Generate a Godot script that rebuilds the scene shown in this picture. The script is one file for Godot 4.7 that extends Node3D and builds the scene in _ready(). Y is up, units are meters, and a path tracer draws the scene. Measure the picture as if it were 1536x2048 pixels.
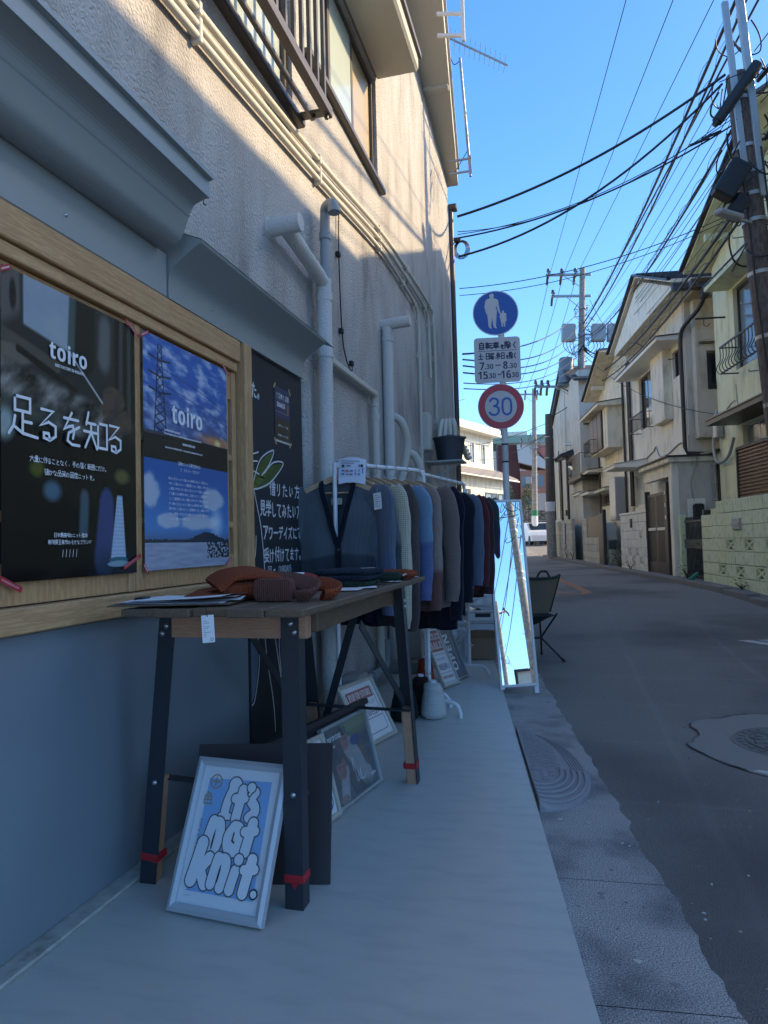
extends Node3D
# A narrow street: on the left a stuccoed shop (its wall runs along -z), on the right a row of houses along a road that leaves 8.5 degrees to the left.
# Metres, y up. Road frame: s runs along the road, t across it to the right; road(s, t, y) gives the point.

const TURN := 0.14824          # angle between the road and the shop wall
const WALL := -1.45            # x of the stucco
const FRONT := -1.41           # x of the shop front's sheets
var M := {}
var rng := RandomNumberGenerator.new()


# ---------------------------------------------------------------- mesh builder
class B:
	var p := PackedVector3Array()
	var n := PackedVector3Array()
	var t := PackedVector2Array()
	var c := PackedColorArray()
	var i := PackedInt32Array()
	var x := Transform3D()
	var tint := Color.WHITE

	func at(o: Vector3, turn := 0.0) -> B:
		x = Transform3D(Basis(Vector3.UP, turn), o)
		return self

	func put(a: Vector3, m: Vector3, u: Vector2) -> int:
		p.append(x * a)
		n.append((x.basis * m).normalized())
		t.append(u)
		c.append(tint)
		return p.size() - 1

	# a flat polygon (convex), its front where «out» points
	func face(q: Array, out: Vector3, uv: Array = []) -> void:
		var m: Vector3 = (q[1] - q[0]).cross(q[2] - q[0])
		if m.length_squared() < 1e-14 and q.size() > 3:
			m = (q[2] - q[0]).cross(q[3] - q[0])
		var turned := m.dot(out) < 0.0
		m = (-m if turned else m).normalized()
		var first := p.size()
		for k in q.size():
			put(q[k], m, uv[k] if uv.size() else Vector2(q[k].x + q[k].z, -q[k].y))
		for k in range(1, q.size() - 1):
			if turned:
				i.append_array([first, first + k, first + k + 1])
			else:
				i.append_array([first, first + k + 1, first + k])

	func box(lo: Vector3, hi: Vector3, bev := 0.0) -> B:
		var mid := (lo + hi) / 2.0
		var h := ((hi - lo) / 2.0).abs()
		bev = minf(bev, minf(h.x, minf(h.y, h.z)) * 0.9)
		for a in 3:
			var u := (a + 1) % 3
			var v := (a + 2) % 3
			for s in [-1.0, 1.0]:
				var q := []
				for k in [[-1, -1], [1, -1], [1, 1], [-1, 1]]:
					var w := Vector3()
					w[a] = h[a] * s
					w[u] = (h[u] - bev) * k[0]
					w[v] = (h[v] - bev) * k[1]
					q.append(mid + w)
				var out := Vector3()
				out[a] = s
				face(q, out)
				if bev > 0.0 and s > 0.0:
					for k in [[-1, -1], [1, -1], [1, 1], [-1, 1]]:   # the edges that run along a
						var e := []
						for d in [[-1, 0], [1, 0], [1, 1], [-1, 1]]:
							var w := Vector3()
							w[a] = (h[a] - bev) * d[0]
							w[u] = (h[u] - (bev if d[1] == 1 else 0.0)) * k[0]
							w[v] = (h[v] - (0.0 if d[1] == 1 else bev)) * k[1]
							e.append(mid + w)
						var eo := Vector3()
						eo[u] = k[0]
						eo[v] = k[1]
						face(e, eo)
		if bev > 0.0:
			for sx in [-1, 1]:
				for sy in [-1, 1]:
					for sz in [-1, 1]:
						var g := Vector3(sx, sy, sz)
						face([mid + Vector3(h.x * sx, (h.y - bev) * sy, (h.z - bev) * sz), mid + Vector3((h.x - bev) * sx, h.y * sy, (h.z - bev) * sz), mid + Vector3((h.x - bev) * sx, (h.y - bev) * sy, h.z * sz)], g)
		return self

	# a bar of a rectangular section from a to b
	func bar(a: Vector3, b: Vector3, w: float, d: float, up := Vector3.UP, bev := 0.0) -> B:
		var keep := x
		var y := (b - a).normalized()
		if absf(y.dot(up)) > 0.98:
			up = Vector3.RIGHT
		var xx := up.cross(y).normalized()
		x = keep * Transform3D(Basis(xx, y, xx.cross(y)), a)
		box(Vector3(-w / 2, 0, -d / 2), Vector3(w / 2, a.distance_to(b), d / 2), bev)
		x = keep
		return self

	func tube(pts: Array, r, sides := 8, caps := true) -> B:
		var frame := Vector3.UP
		var first := p.size()
		for k in pts.size():
			var d: Vector3 = (pts[mini(k + 1, pts.size() - 1)] - pts[maxi(k - 1, 0)]).normalized()
			if k == 0 and absf(d.dot(frame)) > 0.9:
				frame = Vector3.RIGHT
			frame = (frame - d * frame.dot(d)).normalized()
			var side := d.cross(frame)
			var rr: float = r[k] if r is Array else r
			for j in sides + 1:
				var a := TAU * j / sides
				var m := frame * cos(a) + side * sin(a)
				put(pts[k] + m * rr, m, Vector2(float(j) / sides, k))
		for k in pts.size() - 1:
			for j in sides:
				var o := first + k * (sides + 1) + j
				i.append_array([o, o + sides + 1, o + 1, o + 1, o + sides + 1, o + sides + 2])
		if caps:
			for e in [0, pts.size() - 1]:
				var d: Vector3 = pts[1] - pts[0] if e == 0 else pts[e] - pts[e - 1]
				var q := []
				for j in sides:
					q.append(x.affine_inverse() * p[first + e * (sides + 1) + j])
				face(q, -d if e == 0 else d)
		return self

	# profile of (radius, height), turned about y
	func lathe(prof: Array, sides := 20, smooth := true) -> B:
		for k in prof.size() - 1:
			var a: Vector2 = prof[k]
			var b: Vector2 = prof[k + 1]
			var m2 := Vector2(b.y - a.y, a.x - b.x).normalized()
			var ma := m2
			var mb := m2
			if smooth:
				if k > 0:
					var z: Vector2 = prof[k - 1]
					var o := Vector2(a.y - z.y, z.x - a.x).normalized()
					if o.dot(m2) > 0.6:
						ma = (m2 + o).normalized()
				if k + 2 < prof.size():
					var z: Vector2 = prof[k + 2]
					var o := Vector2(z.y - b.y, b.x - z.x).normalized()
					if o.dot(m2) > 0.6:
						mb = (m2 + o).normalized()
			var first := p.size()
			for j in sides + 1:
				var g := TAU * j / sides
				var d := Vector3(cos(g), 0, sin(g))
				put(Vector3(d.x * a.x, a.y, d.z * a.x), Vector3(d.x * ma.x, ma.y, d.z * ma.x), Vector2(float(j) / sides, a.y))
				put(Vector3(d.x * b.x, b.y, d.z * b.x), Vector3(d.x * mb.x, mb.y, d.z * mb.x), Vector2(float(j) / sides, b.y))
			for j in sides:
				var o := first + j * 2
				i.append_array([o, o + 2, o + 1, o + 1, o + 2, o + 3])
		return self

	# a polygon in the xy plane drawn out from z0 to z1
	func extrude(poly: PackedVector2Array, z0: float, z1: float) -> B:
		if Geometry2D.is_polygon_clockwise(poly):
			poly.reverse()
		var tri := Geometry2D.triangulate_polygon(poly)
		for k in range(0, tri.size(), 3):
			var a := poly[tri[k]]
			var b := poly[tri[k + 1]]
			var d := poly[tri[k + 2]]
			face([Vector3(a.x, a.y, z1), Vector3(b.x, b.y, z1), Vector3(d.x, d.y, z1)], Vector3.BACK, [a, b, d])
			face([Vector3(a.x, a.y, z0), Vector3(b.x, b.y, z0), Vector3(d.x, d.y, z0)], Vector3.FORWARD, [a, b, d])
		for k in poly.size():
			var a := poly[k]
			var b := poly[(k + 1) % poly.size()]
			face([Vector3(a.x, a.y, z0), Vector3(b.x, b.y, z0), Vector3(b.x, b.y, z1), Vector3(a.x, a.y, z1)], Vector3(a.y - b.y, b.x - a.x, 0) * -1.0)
		return self

	# a smooth sheet; f(u, v) gives the point for u, v in 0..1; skip(u, v) leaves cells out; shade(u, v) dyes it
	func grid(nu: int, nv: int, f: Callable, shut := false, dye = null, skip = null) -> B:
		var first := p.size()
		var q := PackedVector3Array()
		for b in nv + 1:
			for a in nu + 1:
				q.append(f.call(float(a) / nu, float(b) / nv))
		for b in nv + 1:
			for a in nu + 1:
				var a0 := (nu - 1 if shut else 0) if a == 0 else a - 1
				var a1 := (1 if shut else nu) if a == nu else a + 1
				var m := (q[b * (nu + 1) + a1] - q[b * (nu + 1) + a0]).cross(q[mini(b + 1, nv) * (nu + 1) + a] - q[maxi(b - 1, 0) * (nu + 1) + a])
				if dye != null:
					tint = dye.call(float(a) / nu, float(b) / nv)
				put(q[b * (nu + 1) + a], -m if m.length_squared() > 1e-18 else Vector3.UP, Vector2(float(a) / nu, float(b) / nv))
		for b in nv:
			for a in nu:
				if skip != null and skip.call((a + 0.5) / nu, (b + 0.5) / nv):
					continue
				var o := first + b * (nu + 1) + a
				i.append_array([o, o + 1, o + nu + 1, o + 1, o + nu + 2, o + nu + 1])
		return self

	# a painted line in the xy plane at height z, mitred, with round ends
	func stroke(pts: Array, w: float, z: float, ends := true) -> B:
		if pts.size() < 2:
			var dot := []
			for k in 14:
				dot.append(Vector3(pts[0].x + cos(TAU * k / 14) * w / 2, pts[0].y + sin(TAU * k / 14) * w / 2, z))
			face(dot, Vector3.BACK)
			return self
		var l := []
		var rr := []
		for k in pts.size():
			var a: Vector2 = pts[k]
			var d0: Vector2 = (a - pts[k - 1]).normalized() if k > 0 else (pts[1] - a).normalized()
			var d1: Vector2 = (pts[k + 1] - a).normalized() if k + 1 < pts.size() else d0
			var mm := (d0 + d1).normalized()
			if mm == Vector2.ZERO:
				mm = d0
			var nn := Vector2(-mm.y, mm.x)
			var len := w / 2 / maxf(0.55, absf(nn.dot(Vector2(-d0.y, d0.x))))
			l.append(a + nn * len)
			rr.append(a - nn * len)
		for k in pts.size() - 1:
			face([Vector3(rr[k].x, rr[k].y, z), Vector3(rr[k + 1].x, rr[k + 1].y, z), Vector3(l[k + 1].x, l[k + 1].y, z), Vector3(l[k].x, l[k].y, z)], Vector3.BACK)
		if ends:
			for e in [0, pts.size() - 1]:
				var a: Vector2 = pts[e]
				var d: Vector2 = (pts[0] - pts[1] if e == 0 else pts[e] - pts[e - 1]).normalized()
				var fan := []
				for k in 7:
					var g := -PI / 2 + PI * k / 6
					var v := d.rotated(g) * w / 2
					fan.append(Vector3(a.x + v.x, a.y + v.y, z))
				face(fan, Vector3.BACK)
		return self

	# a wall in the plane x = x1 with thickness, from z0 to z1 and y0 to y1, with openings [z0, z1, y0, y1]
	func holed(x0: float, x1: float, z0: float, z1: float, y0: float, y1: float, holes: Array) -> B:
		var zs := [z0, z1]
		var ys := [y0, y1]
		for h in holes:
			zs.append_array([clampf(h[0], z0, z1), clampf(h[1], z0, z1)])
			ys.append_array([clampf(h[2], y0, y1), clampf(h[3], y0, y1)])
		zs.sort()
		ys.sort()
		var outward := signf(x1 - x0)
		for a in zs.size() - 1:
			for b in ys.size() - 1:
				if zs[a + 1] - zs[a] < 1e-4 or ys[b + 1] - ys[b] < 1e-4:
					continue
				var mz: float = (zs[a] + zs[a + 1]) / 2
				var my: float = (ys[b] + ys[b + 1]) / 2
				var open := false
				for h in holes:
					open = open or (mz > h[0] and mz < h[1] and my > h[2] and my < h[3])
				if open:
					continue
				for e in [x0, x1]:
					face([Vector3(e, ys[b], zs[a]), Vector3(e, ys[b], zs[a + 1]), Vector3(e, ys[b + 1], zs[a + 1]), Vector3(e, ys[b + 1], zs[a])], Vector3(outward if e == x1 else -outward, 0, 0))
		for h in holes + [[z0, z1, y0, y1, true]]:
			var s := -1.0 if h.size() > 4 else 1.0
			face([Vector3(x0, h[2], h[0]), Vector3(x1, h[2], h[0]), Vector3(x1, h[2], h[1]), Vector3(x0, h[2], h[1])], Vector3(0, s, 0))
			face([Vector3(x0, h[3], h[0]), Vector3(x1, h[3], h[0]), Vector3(x1, h[3], h[1]), Vector3(x0, h[3], h[1])], Vector3(0, -s, 0))
			face([Vector3(x0, h[2], h[0]), Vector3(x1, h[2], h[0]), Vector3(x1, h[3], h[0]), Vector3(x0, h[3], h[0])], Vector3(0, 0, s))
			face([Vector3(x0, h[2], h[1]), Vector3(x1, h[2], h[1]), Vector3(x1, h[3], h[1]), Vector3(x0, h[3], h[1])], Vector3(0, 0, -s))
		return self

	func mesh() -> ArrayMesh:
		var a := []
		a.resize(Mesh.ARRAY_MAX)
		a[Mesh.ARRAY_VERTEX] = p
		a[Mesh.ARRAY_NORMAL] = n
		a[Mesh.ARRAY_TEX_UV] = t
		a[Mesh.ARRAY_COLOR] = c
		a[Mesh.ARRAY_INDEX] = i
		var m := ArrayMesh.new()
		m.add_surface_from_arrays(Mesh.PRIMITIVE_TRIANGLES, a)
		return m


# ---------------------------------------------------------------- naming things
func road(s: float, t: float, y := 0.0) -> Vector3:
	return Vector3(-sin(TURN) * s + cos(TURN) * t, y, -cos(TURN) * s - sin(TURN) * t)


func rise(s: float) -> float:   # height of the road surface along the street
	return -0.06 + 0.24 * smoothstep(5.5, 12.0, s) + 0.48 * smoothstep(31.0, 46.0, s)


func thing(called: String, label: String, category: String, group := "", where := Vector3.ZERO, turn := 0.0) -> Node3D:
	var o := Node3D.new()
	o.name = called
	add_child(o, true)
	o.position = where
	o.rotation.y = turn
	return tag(o, label, category, group)


func tag(o: Node3D, label: String, category: String, group := "") -> Node3D:
	if label:
		o.set_meta("label", label)
	if category:
		o.set_meta("category", category)
	if group:
		o.set_meta("group", group)
	return o


func obj(called: String, b: B, m: Material, parent: Node = self, label := "") -> MeshInstance3D:
	return objm(called, b.mesh(), m, parent, label)


func objm(called: String, mesh: Mesh, m: Material, parent: Node = self, label := "") -> MeshInstance3D:
	var o := MeshInstance3D.new()
	o.name = called
	o.mesh = mesh
	o.material_override = m
	parent.add_child(o, true)
	if label:
		o.set_meta("label", label)
	return o


func solo(called: String, b: B, m: Material, label: String, category: String, group := "") -> MeshInstance3D:
	var o := obj(called, b, m)
	tag(o, label, category, group)
	return o


func struct(called: String, b: B, m: Material, label := "") -> MeshInstance3D:
	var o := obj(called, b, m)
	o.set_meta("kind", "structure")
	if label:
		o.set_meta("label", label)
	return o


func copy(o: Node3D, label: String, where: Transform3D) -> Node3D:
	var r := o.duplicate() as Node3D
	r.name = String(o.name)
	add_child(r, true)
	r.transform = where
	r.set_meta("label", label)
	return r


# ---------------------------------------------------------------- materials
func lin(r: float, g: float, b: float) -> Color:
	return Color(r, g, b).linear_to_srgb()


func noise(seed_: int, freq: float, octaves := 4, kind := FastNoiseLite.TYPE_SIMPLEX_SMOOTH, size := 512, ramp: Array = []) -> NoiseTexture2D:
	var f := FastNoiseLite.new()
	f.seed = seed_
	f.frequency = freq
	f.noise_type = kind
	f.fractal_octaves = octaves
	f.fractal_gain = 0.55
	var t := NoiseTexture2D.new()
	t.width = size
	t.height = size
	t.seamless = true
	t.noise = f
	if ramp.size():
		var g := Gradient.new()
		var off := PackedFloat32Array()
		var col := PackedColorArray()
		for r in ramp:
			off.append(r[0])
			col.append(r[1])
		g.offsets = off
		g.colors = col
		t.color_ramp = g
	return t


func mat(col: Color, rough := 0.8, bump: Texture2D = null, depth := 1.0, scale := Vector3.ONE, world := true, tex: Texture2D = null) -> StandardMaterial3D:
	var m := StandardMaterial3D.new()
	m.albedo_color = col
	m.roughness = rough
	if tex:
		m.albedo_texture = tex
	if bump:
		m.heightmap_enabled = true
		m.heightmap_texture = bump
		m.heightmap_scale = depth
	if tex or bump:
		m.uv1_triplanar = true
		m.uv1_world_triplanar = world
		m.uv1_scale = scale
		m.uv1_triplanar_sharpness = 6.0
	return m


func spots(m: StandardMaterial3D, t: Texture2D, mask: Texture2D, scale: Vector3) -> StandardMaterial3D:   # a second pattern at its own scale
	m.detail_enabled = true
	m.detail_albedo = t
	m.detail_mask = mask
	m.detail_blend_mode = BaseMaterial3D.BLEND_MODE_MUL
	m.detail_uv_layer = BaseMaterial3D.DETAIL_UV_2
	m.uv2_triplanar = true
	m.uv2_world_triplanar = true
	m.uv2_scale = scale
	m.uv2_triplanar_sharpness = 6.0
	return m


func paint(w: int, h: int, f: Callable) -> ImageTexture:   # flat print: f(u, v) with v from the top
	var im := Image.create(w, h, false, Image.FORMAT_RGB8)
	for b in h:
		for a in w:
			im.set_pixel(a, b, f.call((a + 0.5) / w, (b + 0.5) / h))
	return ImageTexture.create_from_image(im)


func printed(t: Texture2D, rough := 0.4) -> StandardMaterial3D:
	var m := StandardMaterial3D.new()
	m.albedo_texture = t
	m.albedo_color = Color(0.94, 0.94, 0.94)
	m.roughness = rough
	m.texture_repeat = false
	return m


func grey_ramp(a: float, b: float, c := 1.0, d := 1.0) -> Array:
	return [[0.0, Color(a, a, a)], [0.5, Color(b, b, b)], [0.75, Color(c, c, c)], [1.0, Color(d, d, d)]]


# ---------------------------------------------------------------- lettering
# Strokes on a grid of 0..k (0..20), x then y from the top.
const INK := {
	"十": "0aka a0ak", "自": "a073 43g3gk4k43 49g9 4fgf", "転": "1393 25959d2d25 2999 0gbg 505k b4j4 baka fachjh ghkk", "車": "23i3 46g6gd4d46 4aga 0gkg a0ak",
	"を": "34g4 a03b79b8ccbg h87d6iakhk", "除": "111k 1171467b4e d078 d0k8 a9h9 8dkd d8dkbk af8j gfji", "く": "d06adk", "土": "39h9 a1aj 0jkj",
	"日": "31h1hj3j31 3aha", "曜": "02626i0i02 0a6a 81d1d686 f1k1k6f6 a88d 9b9k 9bkb 9eke 9hkh 9kkk eaek", "休": "601a 464k 75k5 d0dk d56e d5ke",
	"ま": "34h4 39h9 a0af7i3h4eaehj", "し": "505g8kckih", "た": "14c4 702k c9i9 bgdjjj", "。": "2e5e6h4k2k0h2e", "借": "601a 464k 85k5 c1c9 g1g9 89k9 acicikakac agig",
	"り": "515c e1eadh8k", "い": "424g8i9e f4hd", "方": "a0a4 14j4 847c1k 8aiafjcjbi", "見": "41g1gc4c41 45g5 48g8 7c6h1k ccciejkjkg", "学": "3165 90b4 h0e4 1a16j6ja 59f9ad adaj8k 1fjf",
	"て": "12i2 h29a9gdkhk", "み": "42b26g2i1d6bie h6fgbk", "ア": "13i3f7cb a69e4k", "ワ": "3a33h3h9dh6k", "ー": "0aka", "デ": "42e2 18h8 a89f4k h0i3 j0k3", "イ": "h1a91e b8bk",
	"ズ": "23e39c1k 9cgk h0i3 j0k3", "に": "323j a4i4 9f9ijj", "受": "h114 4658 a5a8 h5e8 1d1ajajd 4egeai2k 6edijk", "け": "313k 96j6 f1fdbk", "付": "601a 464k 86k6 g0gjdj 9bcf",
	"す": "14k4 b0bc8d7ab9bf7k", "色": "8047 73e3b7 37h7hd3d a7ad 373jjjjg", "現": "0282 0999 0g9g 424g b1k1kcbcb1 b5k5 b8k8 cc9k gcgjkjkg", "品": "50f0f75750 0a8a8k0k0a cakakkckca",
	"限": "111k 1171467b4e a1j1j9a9 a5j5 a1akfh e9kk kbhe", "足": "51f1f85851 a8ai adgd 5b4g1k 4gajkk", "る": "52f24cb9hbhhck7j7gbgcj", "知": "4027 26a6 0bbb 666b1k 6bbk c5k5kjcjc5",
	"大": "06k6 a0a71k a7jk", "量": "50f0f65650 53f3 08k8 5afafg5g5a 5dfd aaak 1ihi 0kkk", "作": "601a 464k d09a b5k5 d5dk daja dfjf", "こ": "43g3 3d4ihj", "と": "6189 g65c4h8kik",
	"な": "14b4 602c f4j8 d9di9k7i9gjj", "手": "g142 37h7 1cjc a2ak7j", "の": "a36h2i1b64d3j9hhbk", "届": "31i1i535 313b0k 8aiaik8k8a 8fif d7dk", "範": "4025 33a3 d0b5 c3k3 18a8 2a9a9f2f2a 0hbh 767k c8j8jdgd c8cjkjkg",
	"囲": "11j1jk1k11 47g7 4cgc 838h d3dh", "だ": "14c4 702k c9i9 bgdjjj h0i3 j0k3", "確": "0292 520c 3b9b9k3k3b b3k3 e0b9 d7dk d7k7 dbkb dfkf dkkk h7hk", "か": "15d5dcbj8i 602k g3k9",
	"質": "2293 5258 b2k3 f2f8 49g9gh4h49 4cgc 4ege 7h2k dhik", "国": "11j1jk1k11 57f7 5bfb 4ggg a7ag", "産": "a0a3 23i3 6357 e3d7 27j7 271k 9a7d 8cic 9gig 6kjk ccck", "ニ": "35h5 0hkh",
	"ッ": "5769 b6c9 h6gd9k", "ト": "606k 68gd", "本": "05k5 a0ak a51f a5jf 6fef", "最": "40g0g64640 43g3 08k8 383i 989k 3b9b 3e9e 0iai bbjbeibk cbkk", "高": "a0a3 03k3 55f5f95955 1k1cjcjkhk 6eeeej6j6e",
	"峰": "151c8c85 424c c0a5 c2i29b e4ka beke bhkh fcfk", "地": "0696 525h 0h9f 99k6kdhd f0fe b3bjkjkf", "新": "5053 13a3 2437 8376 0797 0bbb 575k 5b1g 5baf j0c3 c3cc9k c9k9 h9hk",
	"潟": "1133 0638 3c0k 71a1 7179j9j1d1 75a5 d5j5 8dkdkkhk afbi dfei", "県": "70g0gb7b70 73g3 77g7 323ekeke aeak 6g3k eghk", "五": "21i1 a18k 39f9fk 0kkk", "泉": "9075 43g3gb4b43 47g7 abak8j 1e8e1j gccf cfkk",
	"市": "a0a4 04k4 a4ak 3h37h7hhfh", "小": "a0akgk a0ak8j 581e f8ke", "さ": "14j4 60eb 3d4h9kgk", "ブ": "23g3g9di4k h0i3 j0k3", "ラ": "41g1 18i8hdcj5k", "ン": "2368 2jcgi5", "ド": "606k 68gd g1h4 j0k3",
	"工": "32h2 a2ai 0iki", "場": "0696 525h 0h9f c0j0j7c7c0 c3j3 9aka eaba 9ekeikfk dc8i gebk", "で": "13i3 h39a9gdkhk g8hb j7ka", "生": "7026 55i5 3bhb 0kkk a0ak", "れ": "606k 1696 951f 5cd5f6egijkh",
	"フ": "33h3h9di5k", "ク": "8038 83h3g9ci4k", "リ": "424c g1gadi8k", "文": "a0a4 14j4 549dkk f4ad1k", "月": "41g1gkek 413g1k 46g6 4bgb", "・": "9aba", "、": "4e7i",
	"1": "64a0ak", "2": "3470d0h4h83kik", "6": "h291d 3hakdkhgha ea99 3d", "町": "12a2ai1i12 52 5i 1aaa c2k2 h2hjej",
}


func glyph(b: B, ch: String, x: float, y: float, wide: float, high: float, w: float, z: float) -> void:
	if not INK.has(ch):
		return
	var n := 0
	for run in (INK[ch] as String).split(" "):
		var pts := []
		for k in range(0, run.length() - 1, 2):
			var gx := "0123456789abcdefghijk".find(run.substr(k, 1)) / 20.0
			var gy := "0123456789abcdefghijk".find(run.substr(k + 1, 1)) / 20.0
			pts.append(Vector2(x + gx * wide, y + (1.0 - gy) * high))
		if pts.size() > 1:
			b.stroke(pts, w, z + 0.00012 * (n % 6))
		n += 1


# a line of brush strokes; (x, y) is its lower left, each character «high» tall on a pitch of «step»
func brush(b: B, text: String, x: float, y: float, high: float, step: float, w: float, z := 0.0, wide := 0.0) -> void:
	for k in text.length():
		var ch := text.substr(k, 1)
		var f := 1.0
		if "をくまし。たりいてみワーデイズにけするこのとなだかニットさブラドでれクファョ、・".contains(ch):
			f = 0.86
		glyph(b, ch, x + k * step, y, (wide if wide > 0.0 else high) * f, high * f, w, z)


func text(parent: Node, s: String, where: Transform3D, high: float, m: Material, font := "Droid Sans", bold := false, align := HORIZONTAL_ALIGNMENT_CENTER, squeeze := 1.0) -> MeshInstance3D:
	var f := SystemFont.new()
	f.font_names = PackedStringArray([font])
	f.font_weight = 700 if bold else 400
	var t := TextMesh.new()
	t.text = s
	t.font = f
	t.font_size = 48
	t.pixel_size = high / 34.3      # «high» is the height of a capital
	t.depth = 0.0004
	t.curve_step = 1.5
	t.horizontal_alignment = align
	t.vertical_alignment = VERTICAL_ALIGNMENT_CENTER
	var o := objm("lettering", t, m, parent)
	o.transform = where * Transform3D(Basis().scaled(Vector3(squeeze, 1, 1)), Vector3.ZERO)
	return o


func flat(o: Vector3, turn := 0.0) -> Transform3D:
	return Transform3D(Basis(Vector3.UP, turn), o)


# something that leans: x along its foot, y up its face, z out of its face
func leaning(foot: Vector3, along: Vector3, degrees: float) -> Transform3D:
	along = along.normalized()
	var out := along.cross(Vector3.UP).normalized()
	var up := (Vector3.UP * cos(deg_to_rad(degrees)) - out * sin(deg_to_rad(degrees))).normalized()
	return Transform3D(Basis(along, up, along.cross(up)), foot)


func curve(pts: Array, n := 6) -> Array:   # smooth line through points
	var out := []
	for k in pts.size() - 1:
		var a = pts[maxi(k - 1, 0)]
		var d = pts[mini(k + 2, pts.size() - 1)]
		for j in n:
			out.append(pts[k].cubic_interpolate(pts[k + 1], a, d, float(j) / n))
	out.append(pts[-1])
	return out


# ---------------------------------------------------------------- the scene
func _ready() -> void:
	rng.seed = 7
	var cam := Camera3D.new()
	cam.name = "camera"
	cam.fov = 72.36
	cam.near = 0.05
	cam.far = 900.0
	add_child(cam)
	cam.position = Vector3(0, 1.05, 0)
	cam.basis = Basis(Vector3.UP, deg_to_rad(14.542)) * Basis(Vector3.RIGHT, deg_to_rad(2.517)) * Basis(Vector3.BACK, deg_to_rad(-1.5))
	cam.current = true

	var env := Environment.new()
	env.background_mode = Environment.BG_SKY
	env.tonemap_mode = Environment.TONE_MAPPER_LINEAR
	env.tonemap_exposure = 3.9
	env.sdfgi_enabled = true
	env.ssao_enabled = true
	env.ssil_enabled = true
	var to_sun := Vector3(0.7808, 0.4818, -0.3978)
	var sky := Sky.new()
	var pano := PanoramaSkyMaterial.new()
	pano.panorama = sky_picture(to_sun)
	sky.sky_material = pano
	env.sky = sky
	env.background_energy_multiplier = 1.0
	var world := WorldEnvironment.new()
	world.name = "world"
	world.environment = env
	add_child(world)

	var sun := DirectionalLight3D.new()
	sun.name = "sun"
	sun.light_color = Color(1.0, 0.88, 0.69)
	sun.light_energy = 0.6
	sun.light_angular_distance = 0.6
	sun.shadow_enabled = true
	add_child(sun)
	sun.basis = Basis.looking_at(-to_sun, Vector3.UP)

	make_materials()
	ground()
	shop_building()
	shop_front()
	wall_fittings()
	houses()
	street_end()
	poles()
	wires()
	sign_pole()
	table()
	table_goods()
	floor_goods()
	racks()
	mirror_and_chair()
	road_things()
	behind_camera()


func sky_picture(to_sun: Vector3) -> ImageTexture:   # a clear winter sky: deep blue overhead, paler at the horizon and towards the sun
	var w := 512
	var h := 256
	var im := Image.create(w, h, false, Image.FORMAT_RGBF)
	for b in h:
		var up := PI / 2 - PI * (b + 0.5) / h
		for a in w:
			var g := TAU * (a + 0.5) / w
			var d := Vector3(sin(g) * cos(up), sin(up), -cos(g) * cos(up))
			# clear sky brighter towards the horizon; pale aureole round the sun boosted to lift shade
			var e := maxf(0.0, d.y)
			var rise_ := 1.0 - exp(-0.32 / maxf(0.02, e))
			var g2 := acos(clampf(d.dot(to_sun), -1.0, 1.0))
			var c := Vector3(0.084, 0.262, 0.65).lerp(Vector3(0.21, 0.37, 0.53), pow(1.0 - e, 4.0)) * rise_ * (1.0 + 0.3 * pow(cos(g2), 2))
			c += Vector3(1.0, 0.93, 0.78) * 13.0 * exp(-8.0 * g2) * maxf(rise_, 0.3)
			im.set_pixel(a, b, Color(c.x, c.y, c.z))
	return ImageTexture.create_from_image(im)


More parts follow.
